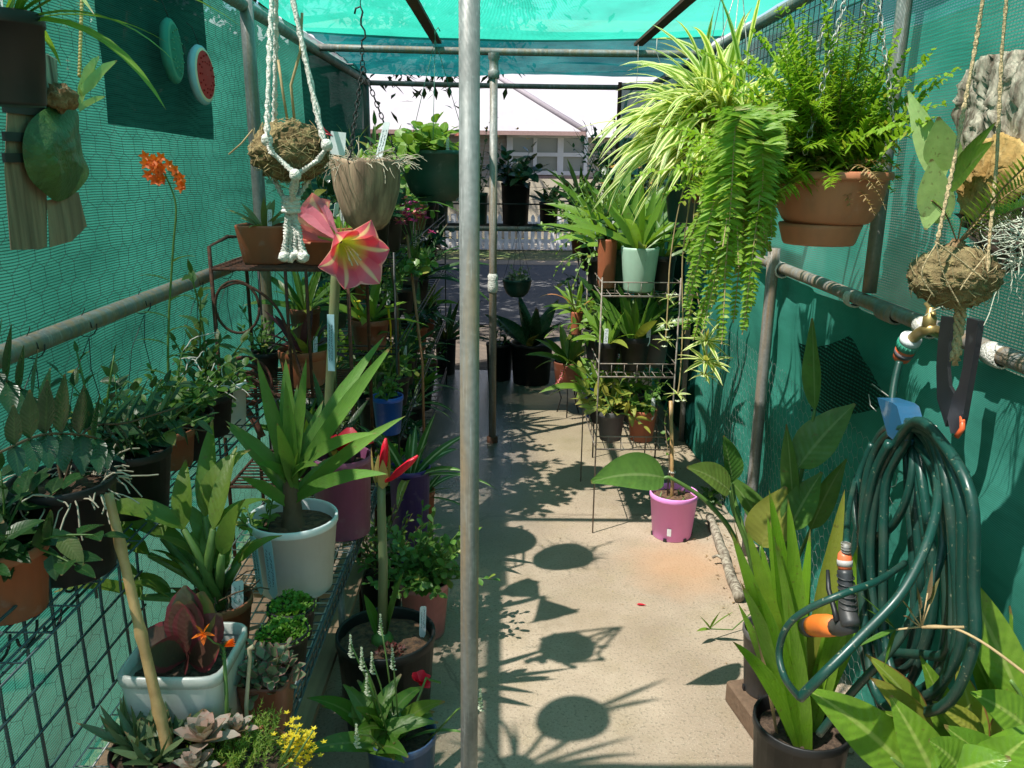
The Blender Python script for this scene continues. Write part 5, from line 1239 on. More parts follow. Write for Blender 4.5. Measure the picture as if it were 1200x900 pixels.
for i in range(120):
    az = rng.uniform(0, 6.28); f_ = i/120; e = 20+64*f_
    if -1.7 < (az-2*pi if az > pi else az) < .35: e = max(e, 62)
    frond(m, sm, b0+V((rng.uniform(-.06, .06), rng.uniform(-.05, .05), 0)), sph(az, R(e+rng.uniform(-10, 10))), rng.uniform(.2, .36)*(.8+.3*f_)*(.72 if e == 62 else 1), .05, rng.uniform(.4, 1.1), 32, .0125, rng, curl=1.0)
for i in range(120):   # the taller, leaning mass on the left and the top
    az = rng.uniform(2.0, 4.4) if i % 2 else rng.uniform(.6, 2.8)
    frond(m, sm, b0+V((rng.uniform(-.08, .03), 0, .0)), sph(az, R(rng.uniform(5, 85))), rng.uniform(.26, .44), .052, rng.uniform(.4, 1.2), 36, .0125, rng, curl=1.0)
m.build('foliage', L_fern, t); sm.build('stem', S_brown, t)
m = M()
for i in range(12): frond(m, m, b0, sph(rng.uniform(2.5, 5.5), R(rng.uniform(0, 45))), rng.uniform(.14, .26), .03, 1.4, 18, .007, rng, curl=1)
m.build('dead_frond', L_dry, t)
m = M(); sm = M(); rng = random.Random(61)
for k_ in range(50):
    a, b_, d0 = rng.uniform(865, 915), rng.uniform(140, 190), rng.uniform(1.8, 2.05); e_, d1 = rng.uniform(800, 905), rng.uniform(1.78, 2.08); g_ = rng.uniform(240, 415) if e_ < 882 else rng.uniform(230, 320); W_ = rng.uniform(.03, .05)
    A = WY(a, b_, d0)-loc; B = WY(e_, g_, d1)-loc; P = smooth([A, A.lerp(B, .12)+V((-.03, -.03, .05)), A.lerp(B, .45)+V((-.02, -.03, .04)), B], 6)
    tube(sm, P, .0016, 4, False); n_ = 66
    for i in range(n_):
        q, dd = along(P, .04+.95*i/n_); s = V((1, .15, 0)); pr_ = min(1, i/6+.3)*(1-max(0, i/n_-.55)/.45*.8)
        for sg in (-1, 1): leaf(m, q, s*sg+dd*.4+V((0, rng.uniform(-.5, .1), rng.uniform(-.2, .3))), W_*pr_*rng.uniform(.8, 1.1), .0095*rng.uniform(.7, 1.25), .3, .3, 'blade', 3, face=V((rng.uniform(-.5, .5), -1, rng.uniform(.2, .9))))
m.build('trailing_frond', L_fern, t); sm.build('frond_stem', S_dry, t)
m = M(); ap = V((.02, .0, .68))
for a in (.785, 2.356, 3.93, 5.5): chain(m, (.15*math.cos(a), .15*math.sin(a), .16), ap, .024, .0016, .006)
m.build('chain', ALU, t)

# ---- kokedama at right
c = WY(1118, 324, 1.4)
t = thing('kokedama', 'mossy root ball slung in jute rope with sprouting fern on the right', 'hanging plant', tuple(c)); loc = V(t.location)
m = M(); blob(m, (0, 0, 0), .069, .069, .051, 52, 34, .16, 12, 6); m.build('ball', MOSS, t)
m = M(); rng = random.Random(70)
for i in range(130):
    q = sph(rng.uniform(0, 6.28), rng.uniform(-1.3, 1.4)); q = V((q.x*.07, q.y*.07, q.z*.051)); s = perp(q); d = (s*rng.uniform(-1, 1)+s.cross(q.normalized())*rng.uniform(-1, 1)).normalized(); tube(m, [q, (q+d*.012)*1.03, (q+d*.024)*1.0], .0007, 3, False)
m.build('moss_strand', flat('moss_strand_dry', (.36, .29, .15), .9, 0, .6, 30), t)
def kx(a, b_, d=1.4): return WY(a, b_, d)-loc
m = M(); rope(m, [kx(1158, -40), kx(1142, 60), kx(1118, 190, 1.36), kx(1098, 285, 1.33)], .0042, 30); rope(m, [kx(1183, -40), kx(1174, 60), kx(1168, 190, 1.38), kx(1160, 275, 1.36), kx(1156, 325, 1.34), kx(1140, 355, 1.36)], .0038, 30)
m.build('rope', ROPEJ, t)
m = M()
for P in (((1097, 284), (1125, 305), (1156, 330)), ((1098, 285), (1080, 320), (1095, 348)), ((1155, 300), (1135, 325), (1125, 340)), ((1097, 285), (1105, 320), (1125, 358))): tube(m, smooth([kx(a, b_, 1.322) for a, b_ in P], 5), .0014, 4)
m.build('twine', ROPEJ, t)
m = M(); rope(m, [kx(1128, 362), kx(1125, 385), kx(1118, 420)], .008, 12, 1.5); rope(m, [kx(1122, 362), kx(1121, 390), kx(1124, 415)], .006, 12, 1.5)
for i in range(14): tube(m, [kx(1119, 412), kx(1113+i, 424+rng.uniform(-3, 8))], .0012, 3)
m.build('rope_tail', ROPEJ, t)
m = M(); sm = M(); hc = kx(1122, 285)
blob(sm, hc+V((0, 0, -.008)), .016, .014, .014, 10, 7, .5, 9, 2)
for (a, b_, d1), W_ in (((1235, 165, 1.3), .035), ((1215, 205, 1.36), .035), ((1195, 245, 1.42), .03), ((1240, 230, 1.4), .03), ((1092, 235, 1.36), .012), ((1128, 255, 1.38), .01)):
    P = smooth([hc, hc.lerp(kx(a, b_, d1), .5)+V((0, 0, .012)), kx(a, b_, d1)], 8); tube(sm, P, .0016, 4)
    for i in range(22):
        q, dd = along(P, .22+.77*i/22); s = dd.cross(V((0, -1, .2))).normalized()
        for sg in (-1, 1): leaf(m, q, s*sg+dd*.4, W_*(1-.6*i/22), W_*.26, .2, .2, 'blade', 2)
m.build('frond', L_sedum, t); sm.build('rhizome', COIR, t)

# ---- staghorn on weathered wood
c = WX(1155, 190, 1.02)
t = thing('staghorn_fern', 'staghorn fern with tan old shield on a weathered grey slab at right', 'mounted fern', tuple(c)); loc = V(t.location)
def sx_(a, b_, X=1.0): return WX(a, b_, X)-loc
def slabX(mat, name, pix, xa, xb, bump_=.01, par=t):
    fine = []
    for i in range(len(pix)):
        p0, p1 = pix[i], pix[(i+1) % len(pix)]
        for k in range(7): w_ = k/7; fine.append((p0[0]+(p1[0]-p0[0])*w_+(2.4*noise.noise(V((i+w_, k*.7, 3))) if k else 0), p0[1]+(p1[1]-p0[1])*w_+(2.4*noise.noise(V((i+w_, k*.7, 9))) if k else 0)))
    pix = fine; NR = 12
    m = M(); n = len(pix); f = [sx_(a, b_, xa) for a, b_ in pix]; b = [sx_(a, b_, xb) for a, b_ in pix]; cen = sum(f, V())/n
    vs = [cen+V((-.012, 0, 0))]
    for j in range(NR):
        s_ = (j+1)/NR
        for p in f: q = cen.lerp(p, s_); vs.append(q+V((-.014*(1-s_*s_)-bump_*(noise.noise(V((q.x*30, q.y*45, q.z*12)))+.6*noise.noise(V((q.x*90, q.y*140, q.z*40)))), 0, 0)))
    vs += b; fs = [(0, 1+(k+1) % n, 1+k) for k in range(n)]
    for j in range(NR): fs += [(1+j*n+k, 1+j*n+(k+1) % n, 1+(j+1)*n+(k+1) % n, 1+(j+1)*n+k) for k in range(n)]
    m.add(vs, fs); return m.build(name, mat, par)
slabX(WOODG, 'slab', [(1122, 100), (1135, 82), (1158, 66), (1180, 60), (1205, 58), (1225, 64), (1225, 215), (1195, 215), (1150, 215), (1128, 190), (1124, 140)], .975, 1.02, .022)
slabX(fibre('old_frond', (.42, .27, .1), (.3, .18, .06), (.5, .36, .16), 14, 40, .5), 'shield', [(1118, 215), (1126, 190), (1150, 165), (1175, 155), (1196, 165), (1215, 190), (1205, 225), (1180, 245), (1150, 262), (1126, 250)], .935, .98, .012)
slabX(flat('dark_roots', (.06, .04, .028), .95, 0, 1, 30), 'root_mat', [(1120, 250), (1150, 255), (1190, 240), (1225, 235), (1225, 300), (1180, 320), (1145, 285)], .95, 1.02, .025)
m = M()
for a, b_, e_, g_, W_, x0, x1 in ((1104, 215, 1066, 112, .045, .95, .88), (1108, 200, 1100, 140, .06, .94, .9), (1100, 262, 1092, 190, .06, .94, .9), (1102, 190, 1064, 124, .03, .95, .9)):
    A, B = sx_(a, b_, x0), sx_(e_, g_, x1); leaf(m, A, (B-A).normalized()+V((0, 0, .1)), (B-A).length*1.05, W_*1.25, .2, .25, 'lance', 10, face=V((-.6, -.7, .35)))
A = sx_(1100, 215, .93); leaf(m, A, V((-.15, .0, -1)), .1, .06, 0, .2, 'ovate', 8, face=V((-.6, -.8, 0))); m.build('frond', L_stag2, t)
m = M()
for a, b_, e_, g_, W_ in ((1112, 215, 1167, 138, .03), (1112, 220, 1165, 160, .05)):
    A, B = sx_(a, b_, .92), sx_(e_, g_, .88); leaf(m, A, (B-A).normalized(), (B-A).length, W_*1.2, .1, .25, 'lance', 8, face=V((-.6, -.7, .3)))
m.build('dark_frond', L_mid, t)  # deeper green than the pale fronds
c2 = WX(1195, 290, .93); ta = thing('air_plant', 'curly silver air plant hanging from the staghorn at the right edge', 'air plant', tuple(c2)); m = M(); rng = random.Random(75)
for i in range(85):
    q = V((rng.uniform(-.02, .02), rng.uniform(-.05, .05), rng.uniform(-.03, .05))); tube(m, path(q, sph(rng.uniform(0, 6.3), R(rng.uniform(-70, 50))), rng.uniform(.05, .12), 9, rng.uniform(-2, 2.5), .5, rng), [.0016-.00014*k for k in range(10)], 4, False)
for i in range(8): tube(m, path((0, rng.uniform(-.05, .05), -.03), sph(rng.uniform(2, 4), R(-60)), rng.uniform(.1, .2), 10, .5, .35, rng), .001, 3, False)
m.build('curly_leaf', flat('air_plant_silver', (.48, .5, .4), .85, 0, .4, 30, .4), ta)

# ---- tap and hose
c = WX(1088, 388, .985)
t = thing('garden_tap', 'brass garden tap on the right rail with green and orange hose connector', 'tap', tuple(c)); loc = V(t.location); X = .96
def q_(a, b_, X=.96): return WX(a, b_, X)-loc
m = M(); P = smooth([q_(1105, 392, 1.0), q_(1090, 386), q_(1078, 390), q_(1066, 400)], 5); tube(m, P, [.013]*len(P), 12); lathe(m, [(.012, -.012), (.015, -.01), (.015, .012), (.011, .016), (.009, .035), (.005, .036)], 12, q_(1089, 378)); m.build('spout', BRASS, t)
m = M(); box(m, q_(1090, 362), (.012, .05, .008), Matrix.Rotation(.4, 3, 'X'), .003); lathe(m, [(.004, -.012), (.004, .006)], 8, q_(1090, 365)); m.build('handle', BRASS, t)
ax = (q_(1054, 424)-q_(1068, 396)).normalized(); o_ = q_(1068, 396)
G_ = plastic('connector_green', (.02, .3, .2), .4, .1); O_ = plastic('connector_orange', (.75, .13, .04), .4, .1); DG = plastic('connector_grey', (.12, .11, .13), .45, .1)
m = M(); lathe(m, [(.012, -.004), (.019, 0), (.019, .009), (.016, .01)], 18, o_, 0, ax, (True, True)); m.v = [tuple(o_+(V(p)-o_)*1.3) for p in m.v]; m.build('washer_ring', TAG, t)
m = M()
lathe(m, [(.018, .0095), (.0195, .011), (.0195, .024), (.017, .025)], 18, o_, 0, ax, (True, True))
for k in range(18): a = k*pi/9; s = perp(ax); u = ax.cross(s); tube(m, [o_+ax*.011+(s*math.cos(a)+u*math.sin(a))*.0195, o_+ax*.023+(s*math.cos(a)+u*math.sin(a))*.0195], .0012, 4)
m.v = [tuple(o_+(V(p)-o_)*1.3) for p in m.v]; m.build('threaded_ring', G_, t)
m = M(); lathe(m, [(.015, .025), (.018, .027), (.0165, .045), (.0155, .052), (.009, .053)], 18, o_, 0, ax, (True, True)); m.v = [tuple(o_+(V(p)-o_)*1.3) for p in m.v]; m.build('quick_connector', O_, t)
m = M(); lathe(m, [(.0182, .031), (.0182, .031), (.0178, .041), (.0165, .041)], 18, o_, 0, ax); m.v = [tuple(o_+(V(p)-o_)*1.3) for p in m.v]; m.build('grip_band', DG, t)
HOSE = N('hose_green'); h_ = HOSE; nz = h_.noise(30, 4); n2 = h_.noise(120, 2)
cc = h_.mix(h_.remap(n2, .66, .74, 0, .6), h_.mix(nz, (.009, .06, .046), (.005, .03, .024)), (.3, .3, .2)); HOSE = h_.done(h_.pbr(h_.mix(h_.remap(h_.noise(9, 5), .5, .7, 0, .45), cc, (.06, .075, .055)), h_.remap(nz, .3, .7, .28, .5), 0, None, .5))
# coil
hk = WX(1055, 500, .95)
t = thing('garden_hose', 'dark green garden hose coiled in many loops on the right wall', 'hose', tuple(hk)); loc = V(t.location)
m = M(); rng = random.Random(80); pts = []
for i in range(10):
    f_ = i/9; X = .965-.012*i+rng.uniform(-.004, .004); dx = rng.uniform(-9, 9)
    lo = 806+rng.uniform(-40, 40); rx = 1072+72*f_+dx; lx = 1003+30*((i*7) % 10)/9
    for a, b_, xx in ((1040+30*f_, 497+4*math.sin(i*2), X), (1062+38*f_, 512+10*(1-f_), X-.02), (rx-8, 580, X-.03), (rx, 690, X-.01), (rx-6, 762, X), (rx-38, lo, X+.004), (lx+22, lo-6, X), (lx+2, 745, X), (lx-1, 650, X-.01), (lx+8, 565, X-.01), (lx+26, 518, X)):
        pts.append(WX(a+rng.uniform(-4, 4), b_, xx)-loc)
tube(m, smooth(pts, 5), .0108, 8)
m.build('coil', HOSE, t)
m = M(); P = [WX(a, b_, x_)-loc for a, b_, x_ in ((1054, 424, .945), (1048, 450, .93), (1046, 478, .92), (1056, 505, .93), (1070, 530, .9), (1062, 585, .89), (1040, 622, .89), (1012, 628, .9), (1002, 600, .9), (1006, 560, .92), (1022, 520, .94))]
tube(m, smooth(P, 6), .0092, 8); 
P = [WX(a, b_, x_)-loc for a, b_, x_ in ((1075, 520, .9), (1098, 560, .86), (1092, 620, .8), (1060, 690, .72), (1010, 745, .64), (965, 790, .57), (937, 818, .54))]; tube(m, smooth(P, 6), .0092, 8)
P = [WX(a, b_, x_)-loc for a, b_, x_ in ((1090, 540, .9), (1105, 640, .86), (1060, 740, .8), (1000, 810, .74), (960, 860, .7))]; tube(m, smooth(P, 6), .0092, 8)
P = [WX(a, b_, x_)-loc for a, b_, x_ in ((937, 818, .54), (920, 795, .51), (913, 765, .505), (922, 735, .51), (945, 715, .535), (985, 697, .585), (1030, 680, .67), (1060, 660, .8))]; tube(m, smooth(P, 6), .0064, 8)
P = [WX(a, b_, x_)-loc for a, b_, x_ in ((1003, 560, .93), (994, 600, .8), (992, 638, .665))]; tube(m, smooth(P, 6), .0066, 8)
m.build('loose_loop', HOSE, t)
c = WX(1046, 492, .93); t = thing('hose_hook', 'blue plastic hook plate holding the hose coil to the wall', 'hook', tuple(c)); loc = V(t.location)
m = M(); pts = [(1028, 466), (1046, 472), (1051, 476), (1062, 516), (1054, 522), (1040, 510)]; f = [WX(a, b_, .875)-loc for a, b_ in pts]; b = [p+V((.05, 0, 0)) for p in f]; n = len(f)
m.add(f+b, [tuple(range(n-1, -1, -1)), tuple(range(n, 2*n))]+[(i, (i+1) % n, (i+1) % n+n, i+n) for i in range(n)]); m.build('plate', plastic('hook_blue', (.02, .1, .2), .35, .3), t, False)
m = M(); tube(m, [WX(a, b_, .94)-loc for a, b_ in ((1022, 450), (1042, 465), (1060, 478), (1098, 500))], .0016, 4); tube(m, [WX(a, b_, .94)-loc for a, b_ in ((1018, 462), (1020, 475), (1027, 482))], .0014, 4); m.build('wire', ALU, t)
# black tool
c = WX(1118, 440, .955); t = thing('hanging_tool', 'black plastic tool with slotted handle and orange tip hung on the right rail', 'tool', tuple(c)); loc = V(t.location)
def qq(a, b_, X=.955): return WX(a, b_, X)-loc
def plateP(pix, X0, X1, mat, nm):
    m = M(); n = len(pix); f = [qq(a, b_, X0) for a, b_ in pix]; b = [p+V((X1-X0, 0, 0)) for p in f]
    m.add(f+b, [tuple(range(n-1, -1, -1)), tuple(range(n, 2*n))]+[(i, (i+1) % n, (i+1) % n+n, i+n) for i in range(n)]); return m.build(nm, mat, t, False)
plateP([(1103, 370), (1117, 372), (1112, 400), (1110, 430), (1112, 452), (1118, 462), (1108, 500), (1098, 468), (1097, 430), (1099, 400)], .955, .963, BLK, 'handle')
plateP([(1133, 372), (1147, 376), (1142, 410), (1135, 450), (1128, 490), (1123, 508), (1114, 508), (1110, 490), (1116, 465), (1123, 452), (1128, 430), (1131, 400)], .945, .957, plastic('tool_grey', (.022, .02, .026), .35, .06), 'blade')
m = M(); tube(m, [qq(1128, 488, .95), qq(1128, 502, .945), qq(1121, 512, .94)], .006, 6); m.build('tip', O_, t)
# spray gun
c = WX(994, 690, .66); t = thing('spray_gun', 'black and orange hose spray gun hanging in front of the hose', 'spray nozzle', tuple(c)); loc = V(t.location)
def g_(a, b_, X=.66): return WX(a, b_, X)-loc
m = M(); P = [g_(990, 668), g_(992, 695), g_(993, 715), g_(998, 735)]; tube(m, smooth(P, 4), [.0145, .0145, .014, .014, .0145, .015, .0155, .0165, .017, .0175, .018, .018, .015], 12)
for k in range(6): tube(m, coilring(g_(991+k*.6, 676+k*7), .0158, 12), .0014, 4)
P = [g_(998, 733), g_(985, 735), g_(972, 734)]; tube(m, P, [.015, .0175, .019], 12); m.build('grip', plastic('gun_black', (.03, .032, .036), .4, .1), t)
m = M(); tube(m, [g_(980, 734), g_(970, 733), g_(958, 733), g_(952, 734)], [.019, .023, .0235, .021], 16); m.build('head', O_ if False else plastic('gun_orange', (.85, .2, .03), .3, .05), t)
m = M(); tube(m, [g_(953, 734), g_(946, 735)], [.0222, .0208], 16); 
for k in range(12): pass
m.build('nozzle_ring', BLK, t)
m = M(); tube(m, [g_(970, 668, .645), g_(971, 690, .64), g_(978, 715, .645), g_(981, 728, .645)], [.0035, .005, .0055, .0065], 6); m.build('trigger', BLK, t)
m = M(); tube(m, [g_(990, 668), g_(990, 660), g_(990, 650), g_(991, 647)], [.0125, .0145, .013, .009], 14); m.build('connector', plastic('gun_connector', (.8, .16, .06), .35, .08), t)
m = M(); tube(m, [g_(990, 663), g_(990, 656)], [.0149, .0146], 14); m.build('connector_band', plastic('gun_grey', (.4, .38, .37), .4), t)
m = M(); tube(m, [g_(991, 648), g_(992, 637)], [.0085, .008], 10); 
for k in range(4): tube(m, coilring(g_(991.4, 646-k*3), .0088, 12), .0009, 4)
m.build('hose_tail', GALV, t)

# ---- floor pots on the right
# purple pot with stake
c = WZ(791, 636, 0)
t = thing('potted_seedling', 'bright purple plastic pot with a bamboo stake on the concrete floor', 'potted plant', (c.x, c.y+.08, 0)); loc = V(t.location)
pot(t, 'rim', .103, .083, .2, K_purple, BARK, lip=.013, fill=.88, feet=True)
m = M(); P = [WY(788, 600, loc.y)-loc-V((0, 0, .1)), WY(788, 560, loc.y)-loc, WY(786, 470, loc.y)-loc]; tube(m, P, [.0085, .008, .0075], 10); m.build('stake', BAMBOO, t)
m = M(); sm = M(); rng = random.Random(90); 
P = [WY(790, 590, loc.y)-loc, WY(783, 530, loc.y-.03)-loc, WY(779, 495, loc.y-.03)-loc, WY(782, 480, loc.y-.03)-loc]; leafy(m, sm, smooth(P, 4), 7, .03, .02, rng, r=.0018); 
for k in range(16): leaf(m, (rng.uniform(-.07, .07), rng.uniform(-.07, .07), .18), sph(rng.uniform(0, 6.3), R(rng.uniform(20, 80))), .03, .006, .5, .2, 'blade', 3)
m.build('foliage', L_mid, t); sm.build('stem', S_dry, t)
m = M(); tube(m, coilring(WY(788, 553, loc.y)-loc, .011, 12), .004, 5); m.build('tie', ROPEW, t)
m = M(); a = -1.9; lathe_ = None
vs = []; 
for zz in (.03, .065):
    r_ = .083+.02*zz/.2+.0012
    for k in range(5): an = a-.1+.2*k/4*1.0; vs.append((r_*math.cos(an), r_*math.sin(an), zz))
m.add(vs, [(k, k+1, k+6, k+5) for k in range(4)]); m.build('price_sticker', TAG, t)
# black pot with broad straps
c = WZ(940, 845, .255)
t = thing('potted_clivia', 'black pot of broad upright bright green strap leaves at lower right', 'potted plant', (c.x, c.y, 0)); loc = V(t.location)
pot(t, 'rim', .115, .095, .26, K_black, SOIL, lip=.014, fill=.86); m = M(); Y_ = loc.y; rng = random.Random(92)
for a, b_, W_, dd, bd in ((863, 645, .04, -.03, .05), (880, 640, .045, .02, .1), (905, 600, .05, .05, .05), (925, 610, .045, .03, .1), (875, 700, .04, -.08, .1), (868, 760, .04, -.1, .2), (985, 600, .05, .06, .25), (1000, 660, .05, -.0, .3), (915, 660, .045, -.06, .05), (1010, 720, .045, .05, .5), (895, 655, .04, .09, .05), (930, 690, .04, .1, .1), (1015, 640, .04, .1, .3), (890, 700, .032, -.1, .15), (912, 650, .03, -.1, .1), (948, 640, .034, .12, .2), (975, 650, .034, .12, .3), (870, 720, .03, .02, .2), (925, 720, .03, -.12, .15), (990, 690, .036, .02, .45), (902, 625, .034, .06, .05)):
    tip = WY(a, b_, Y_+dd)-loc; b0 = V(((a-930)/970*.35, dd*.5, .215)); d = tip-b0; bx = bd+rng.uniform(.15, .75); leaf(m, b0, d.normalized()+V((0, 0, bx*.55)), d.length*1.1, W_*1.0, bx, .34, 'strap', 14, face=V((-.35+rng.uniform(-.6, .6), -.9, .4)))
m.build('foliage', L_clivia, t)
m = M(); tip = WY(860, 605, Y_-.02)-loc; b0 = V((-.06, 0, .215)); d = tip-b0; leaf(m, b0, d.normalized(), d.length, .03, .05, .4, 'strap', 10); m.build('dead_leaf', L_dry, t)
# grey pot on brick: bird of paradise
c = WZ(882, 822, .075)
tb = M(); box(tb, (0, 0, 0), (.115, .24, .07), None, .006); o = tb.build('paver_brick', flat('paver_brown', (.2, .13, .085), .85, .4, .6, 40), None, False); o.location = (c.x+.03, c.y+.0, .036); o.rotation_euler = (0, 0, .18); tag(o, 'worn brown brick under the dark grey pot', 'brick')
t = thing('bird_of_paradise', 'dark grey pot on a brick with tall paddle leaves on long stalks', 'potted plant', (c.x+.055, c.y+.06, .072)); loc = V(t.location); Y_ = loc.y
pot(t, 'rim', .08, .062, .2, K_dkgrey, feet=True); m = M(); sm = M(); sw = M()
def paddle(pix, d1, a, b_, d2, W_, bd=.2, roll=0, mat_m=m):
    P = smooth([V((rng.uniform(-.03, .03), rng.uniform(-.03, .03), .17))]+[WY(x_, y_, d_)-loc for x_, y_, d_ in pix], 6); n = len(P); tube(sm, P, [.0085-.0045*i/n for i in range(n)], 7)
    A = P[-1]; B = WY(a, b_, d2)-loc; d = B-A; leaf(mat_m, A, d.normalized()+V((0, 0, (bd+.15)*.5)), d.length*1.03, W_*1.1, bd+.15, .38, 'lance', 14, roll*.5, wave=.03, face=V((-.3+rng.uniform(-.4, .4), -.6, .9)))
rng = random.Random(91)
paddle([(865, 640, Y_), (830, 590, Y_), (790, 562, Y_), (778, 560, Y_)], 0, 694, 566, Y_-.1, .1, .35, .5)
paddle([(878, 650, Y_), (860, 600, Y_), (855, 575, Y_)], 0, 806, 548, Y_-.05, .075, .3, .5)
paddle([(880, 650, Y_), (862, 590, Y_+.05), (858, 565, Y_+.05)], 0, 848, 512, Y_+.05, .07, .3, -.6)
paddle([(915, 660, Y_), (938, 560, Y_+.02), (955, 480, Y_+.02)], 0, 952, 376, Y_+.05, .055, .05, 1.2)
paddle([(915, 680, Y_), (930, 600, Y_), (935, 548, Y_)], 0, 1000, 475, Y_, .1, .25, -.5)
paddle([(905, 680, Y_), (925, 620, Y_-.03)], 0, 962, 555, Y_-.03, .08, .25, -.6)
paddle([(890, 690, Y_), (892, 640, Y_)], 0, 920, 572, Y_, .11, .3, -.4)
paddle([(900, 690, Y_), (905, 640, Y_+.1)], 0, 850, 555, Y_+.12, .08, .5, .3)
paddle([(920, 690, Y_+.1), (950, 620, Y_+.1)], 0, 990, 540, Y_+.1, .06, .4, -.4)
paddle([(905, 700, Y_), (925, 640, Y_), (930, 600, Y_)], 0, 922, 500, Y_, .05, .1, .9)
m.build('foliage', L_bird, t); sm.build('stalk', S_green, t)
# small shoot leaning over the path
c = WZ(866, 742, .0); t = thing('seedling_shoot', 'small two leaved shoot leaning over the path beside the brick', 'shoot', tuple(c)); loc = V(t.location); m = M(); sm = M(); Y_ = c.y
P = [V((.1, .05, .1)), WY(858, 738, Y_)-loc+V((0, 0, .0)), WY(832, 737, Y_-.05)-loc]; tube(sm, P, .0022, 5); B = P[-1]
for a, b_, W_ in ((818, 738, .02), (822, 722, .018), (856, 717, .022), (842, 718, .014)): E = WY(a, b_, Y_-.08)-loc; leaf(m, B, E-B, (E-B).length*1.1, W_, .2, .2, 'lance', 6)
m.build('foliage', L_lite, t); sm.build('stem', S_green, t)
# broad glossy plant bottom right
c = WZ(1090, 900, .33); t = thing('potted_plant', 'glossy broad leaved plant filling the bottom right corner', 'potted plant', (c.x+.08, c.y-.06, 0)); loc = V(t.location)
pot(t, 'rim', .12, .1, .26, K_black); m = M(); m2 = M(); sm = M(); Y_ = loc.y
gl_ = [((1065, 905), (948, 812), .085, -.04, -.02, .25, .3, m), ((1105, 935), (1046, 822), .08, -.08, -.04, .2, .2, m), ((1150, 870), (1095, 825), .05, .0, .02, .3, 0, m), ((1200, 830), (1118, 662), .07, .02, .1, .05, .9, m), ((1148, 880), (1122, 780), .05, .04, .06, .05, .9, m2), ((1085, 850), (1018, 772), .045, .06, .04, .25, .2, m2), ((1090, 870), (1022, 798), .05, .04, .02, .3, .2, m2), ((1210, 860), (1140, 815), .07, -.02, -.02, .3, .0, m), ((1150, 920), (1205, 865), .08, -.1, -.12, .4, 0, m), ((1130, 930), (1260, 850), .08, -.08, -.1, .4, 0, m), ((1160, 900), (1215, 780), .05, .03, .03, .1, .8, m2), ((1120, 900), (1150, 820), .07, .05, .05, .3, .3, m), ((1100, 920), (1180, 890), .08, -.12, -.16, .5, 0, m), ((1060, 900), (990, 850), .05, .08, .1, .4, .2, m), ((1125, 880), (1080, 775), .05, .06, .08, .15, .3, m), ((1170, 890), (1165, 790), .055, .05, .08, .1, .4, m), ((1140, 900), (1035, 838), .06, .05, .06, .3, .1, m), ((1190, 880), (1130, 750), .05, .08, .12, .1, .6, m), ((1130, 910), (1090, 870), .07, -.12, -.14, .3, 0, m), ((1215, 890), (1185, 720), .055, .06, .12, .1, .5, m), ((1180, 930), (1110, 855), .08, -.08, -.08, .35, .1, m), ((1100, 900), (1060, 800), .05, .1, .14, .2, .2, m)]
for (a, b_), (e_, g_), W_, d0, d1, bd, ro, mm in gl_:
    A = WY(a, b_, Y_+d0)-loc; B = WY(e_, g_, Y_+d1)-loc; d = B-A; leaf(mm, A, d.normalized()+V((0, 0, (bd+.2)*.55)), d.length*1.06, W_*1.15, bd+.2, .22, 'lance', 16, ro*.3, wave=.03, face=V((-.3, -.75, .8)))
    tube(sm, smooth([V((rng.uniform(-.05, .05), rng.uniform(-.05, .05), .22)), A.lerp(V((0, 0, .22)), .4), A, A+d*.2], 4), .0045, 6)
m.build('foliage', L_ginger, t); m2.build('young_leaf', leafmat('leaf_yellow_green', (.26, .36, .04), (.32, .4, .06), rib=(.4, .48, .14), tip=(.3, .15, .06), rough=.3, edge=(.28, .14, .05), edgew=.035), t); sm.build('stalk', S_green, t)
# spindly twig crossing in front of the hose
A = WY(1215, 800, 1.25); t = thing('twig_plant', 'spindly dry stem with narrow leaves crossing in front of the hose', 'shoot', tuple(A)); loc = V(t.location); m = M(); sm = M(); m2 = M()
P = smooth([V((0, 0, 0)), WY(1150, 752, 1.3)-loc, WY(1105, 734, 1.35)-loc, WY(1050, 738, 1.38)-loc], 6); tube(sm, P, [.003-.00006*i for i in range(len(P))], 5); B = P[-1]
for a, b_ in ((1012, 695), (1018, 712), (1005, 755), (1036, 782)): E = WY(a, b_, 1.38)-loc; leaf(m, B, E-B, (E-B).length, .015, .2, .3, 'lance', 6)
C_ = WY(1080, 735, 1.36)-loc
for a, b_ in ((1092, 668), (1075, 690), (1055, 700), (1060, 722), (1100, 680)): E = WY(a, b_, 1.36)-loc; tube(sm, [C_, C_.lerp(E, .6)], .0015, 4); leaf(m2, C_.lerp(E, .45), E-C_, (E-C_).length*.6, .017, .1, .3, 'lance', 5)
tube(sm, [C_, WY(1130, 735, 1.33)-loc], .003, 5); m.build('foliage', L_mid, t); m2.build('red_leaf', leafmat('leaf_pinkish', (.2, .2, .08), (.3, .16, .12)), t); sm.build('stem', S_dry, t)
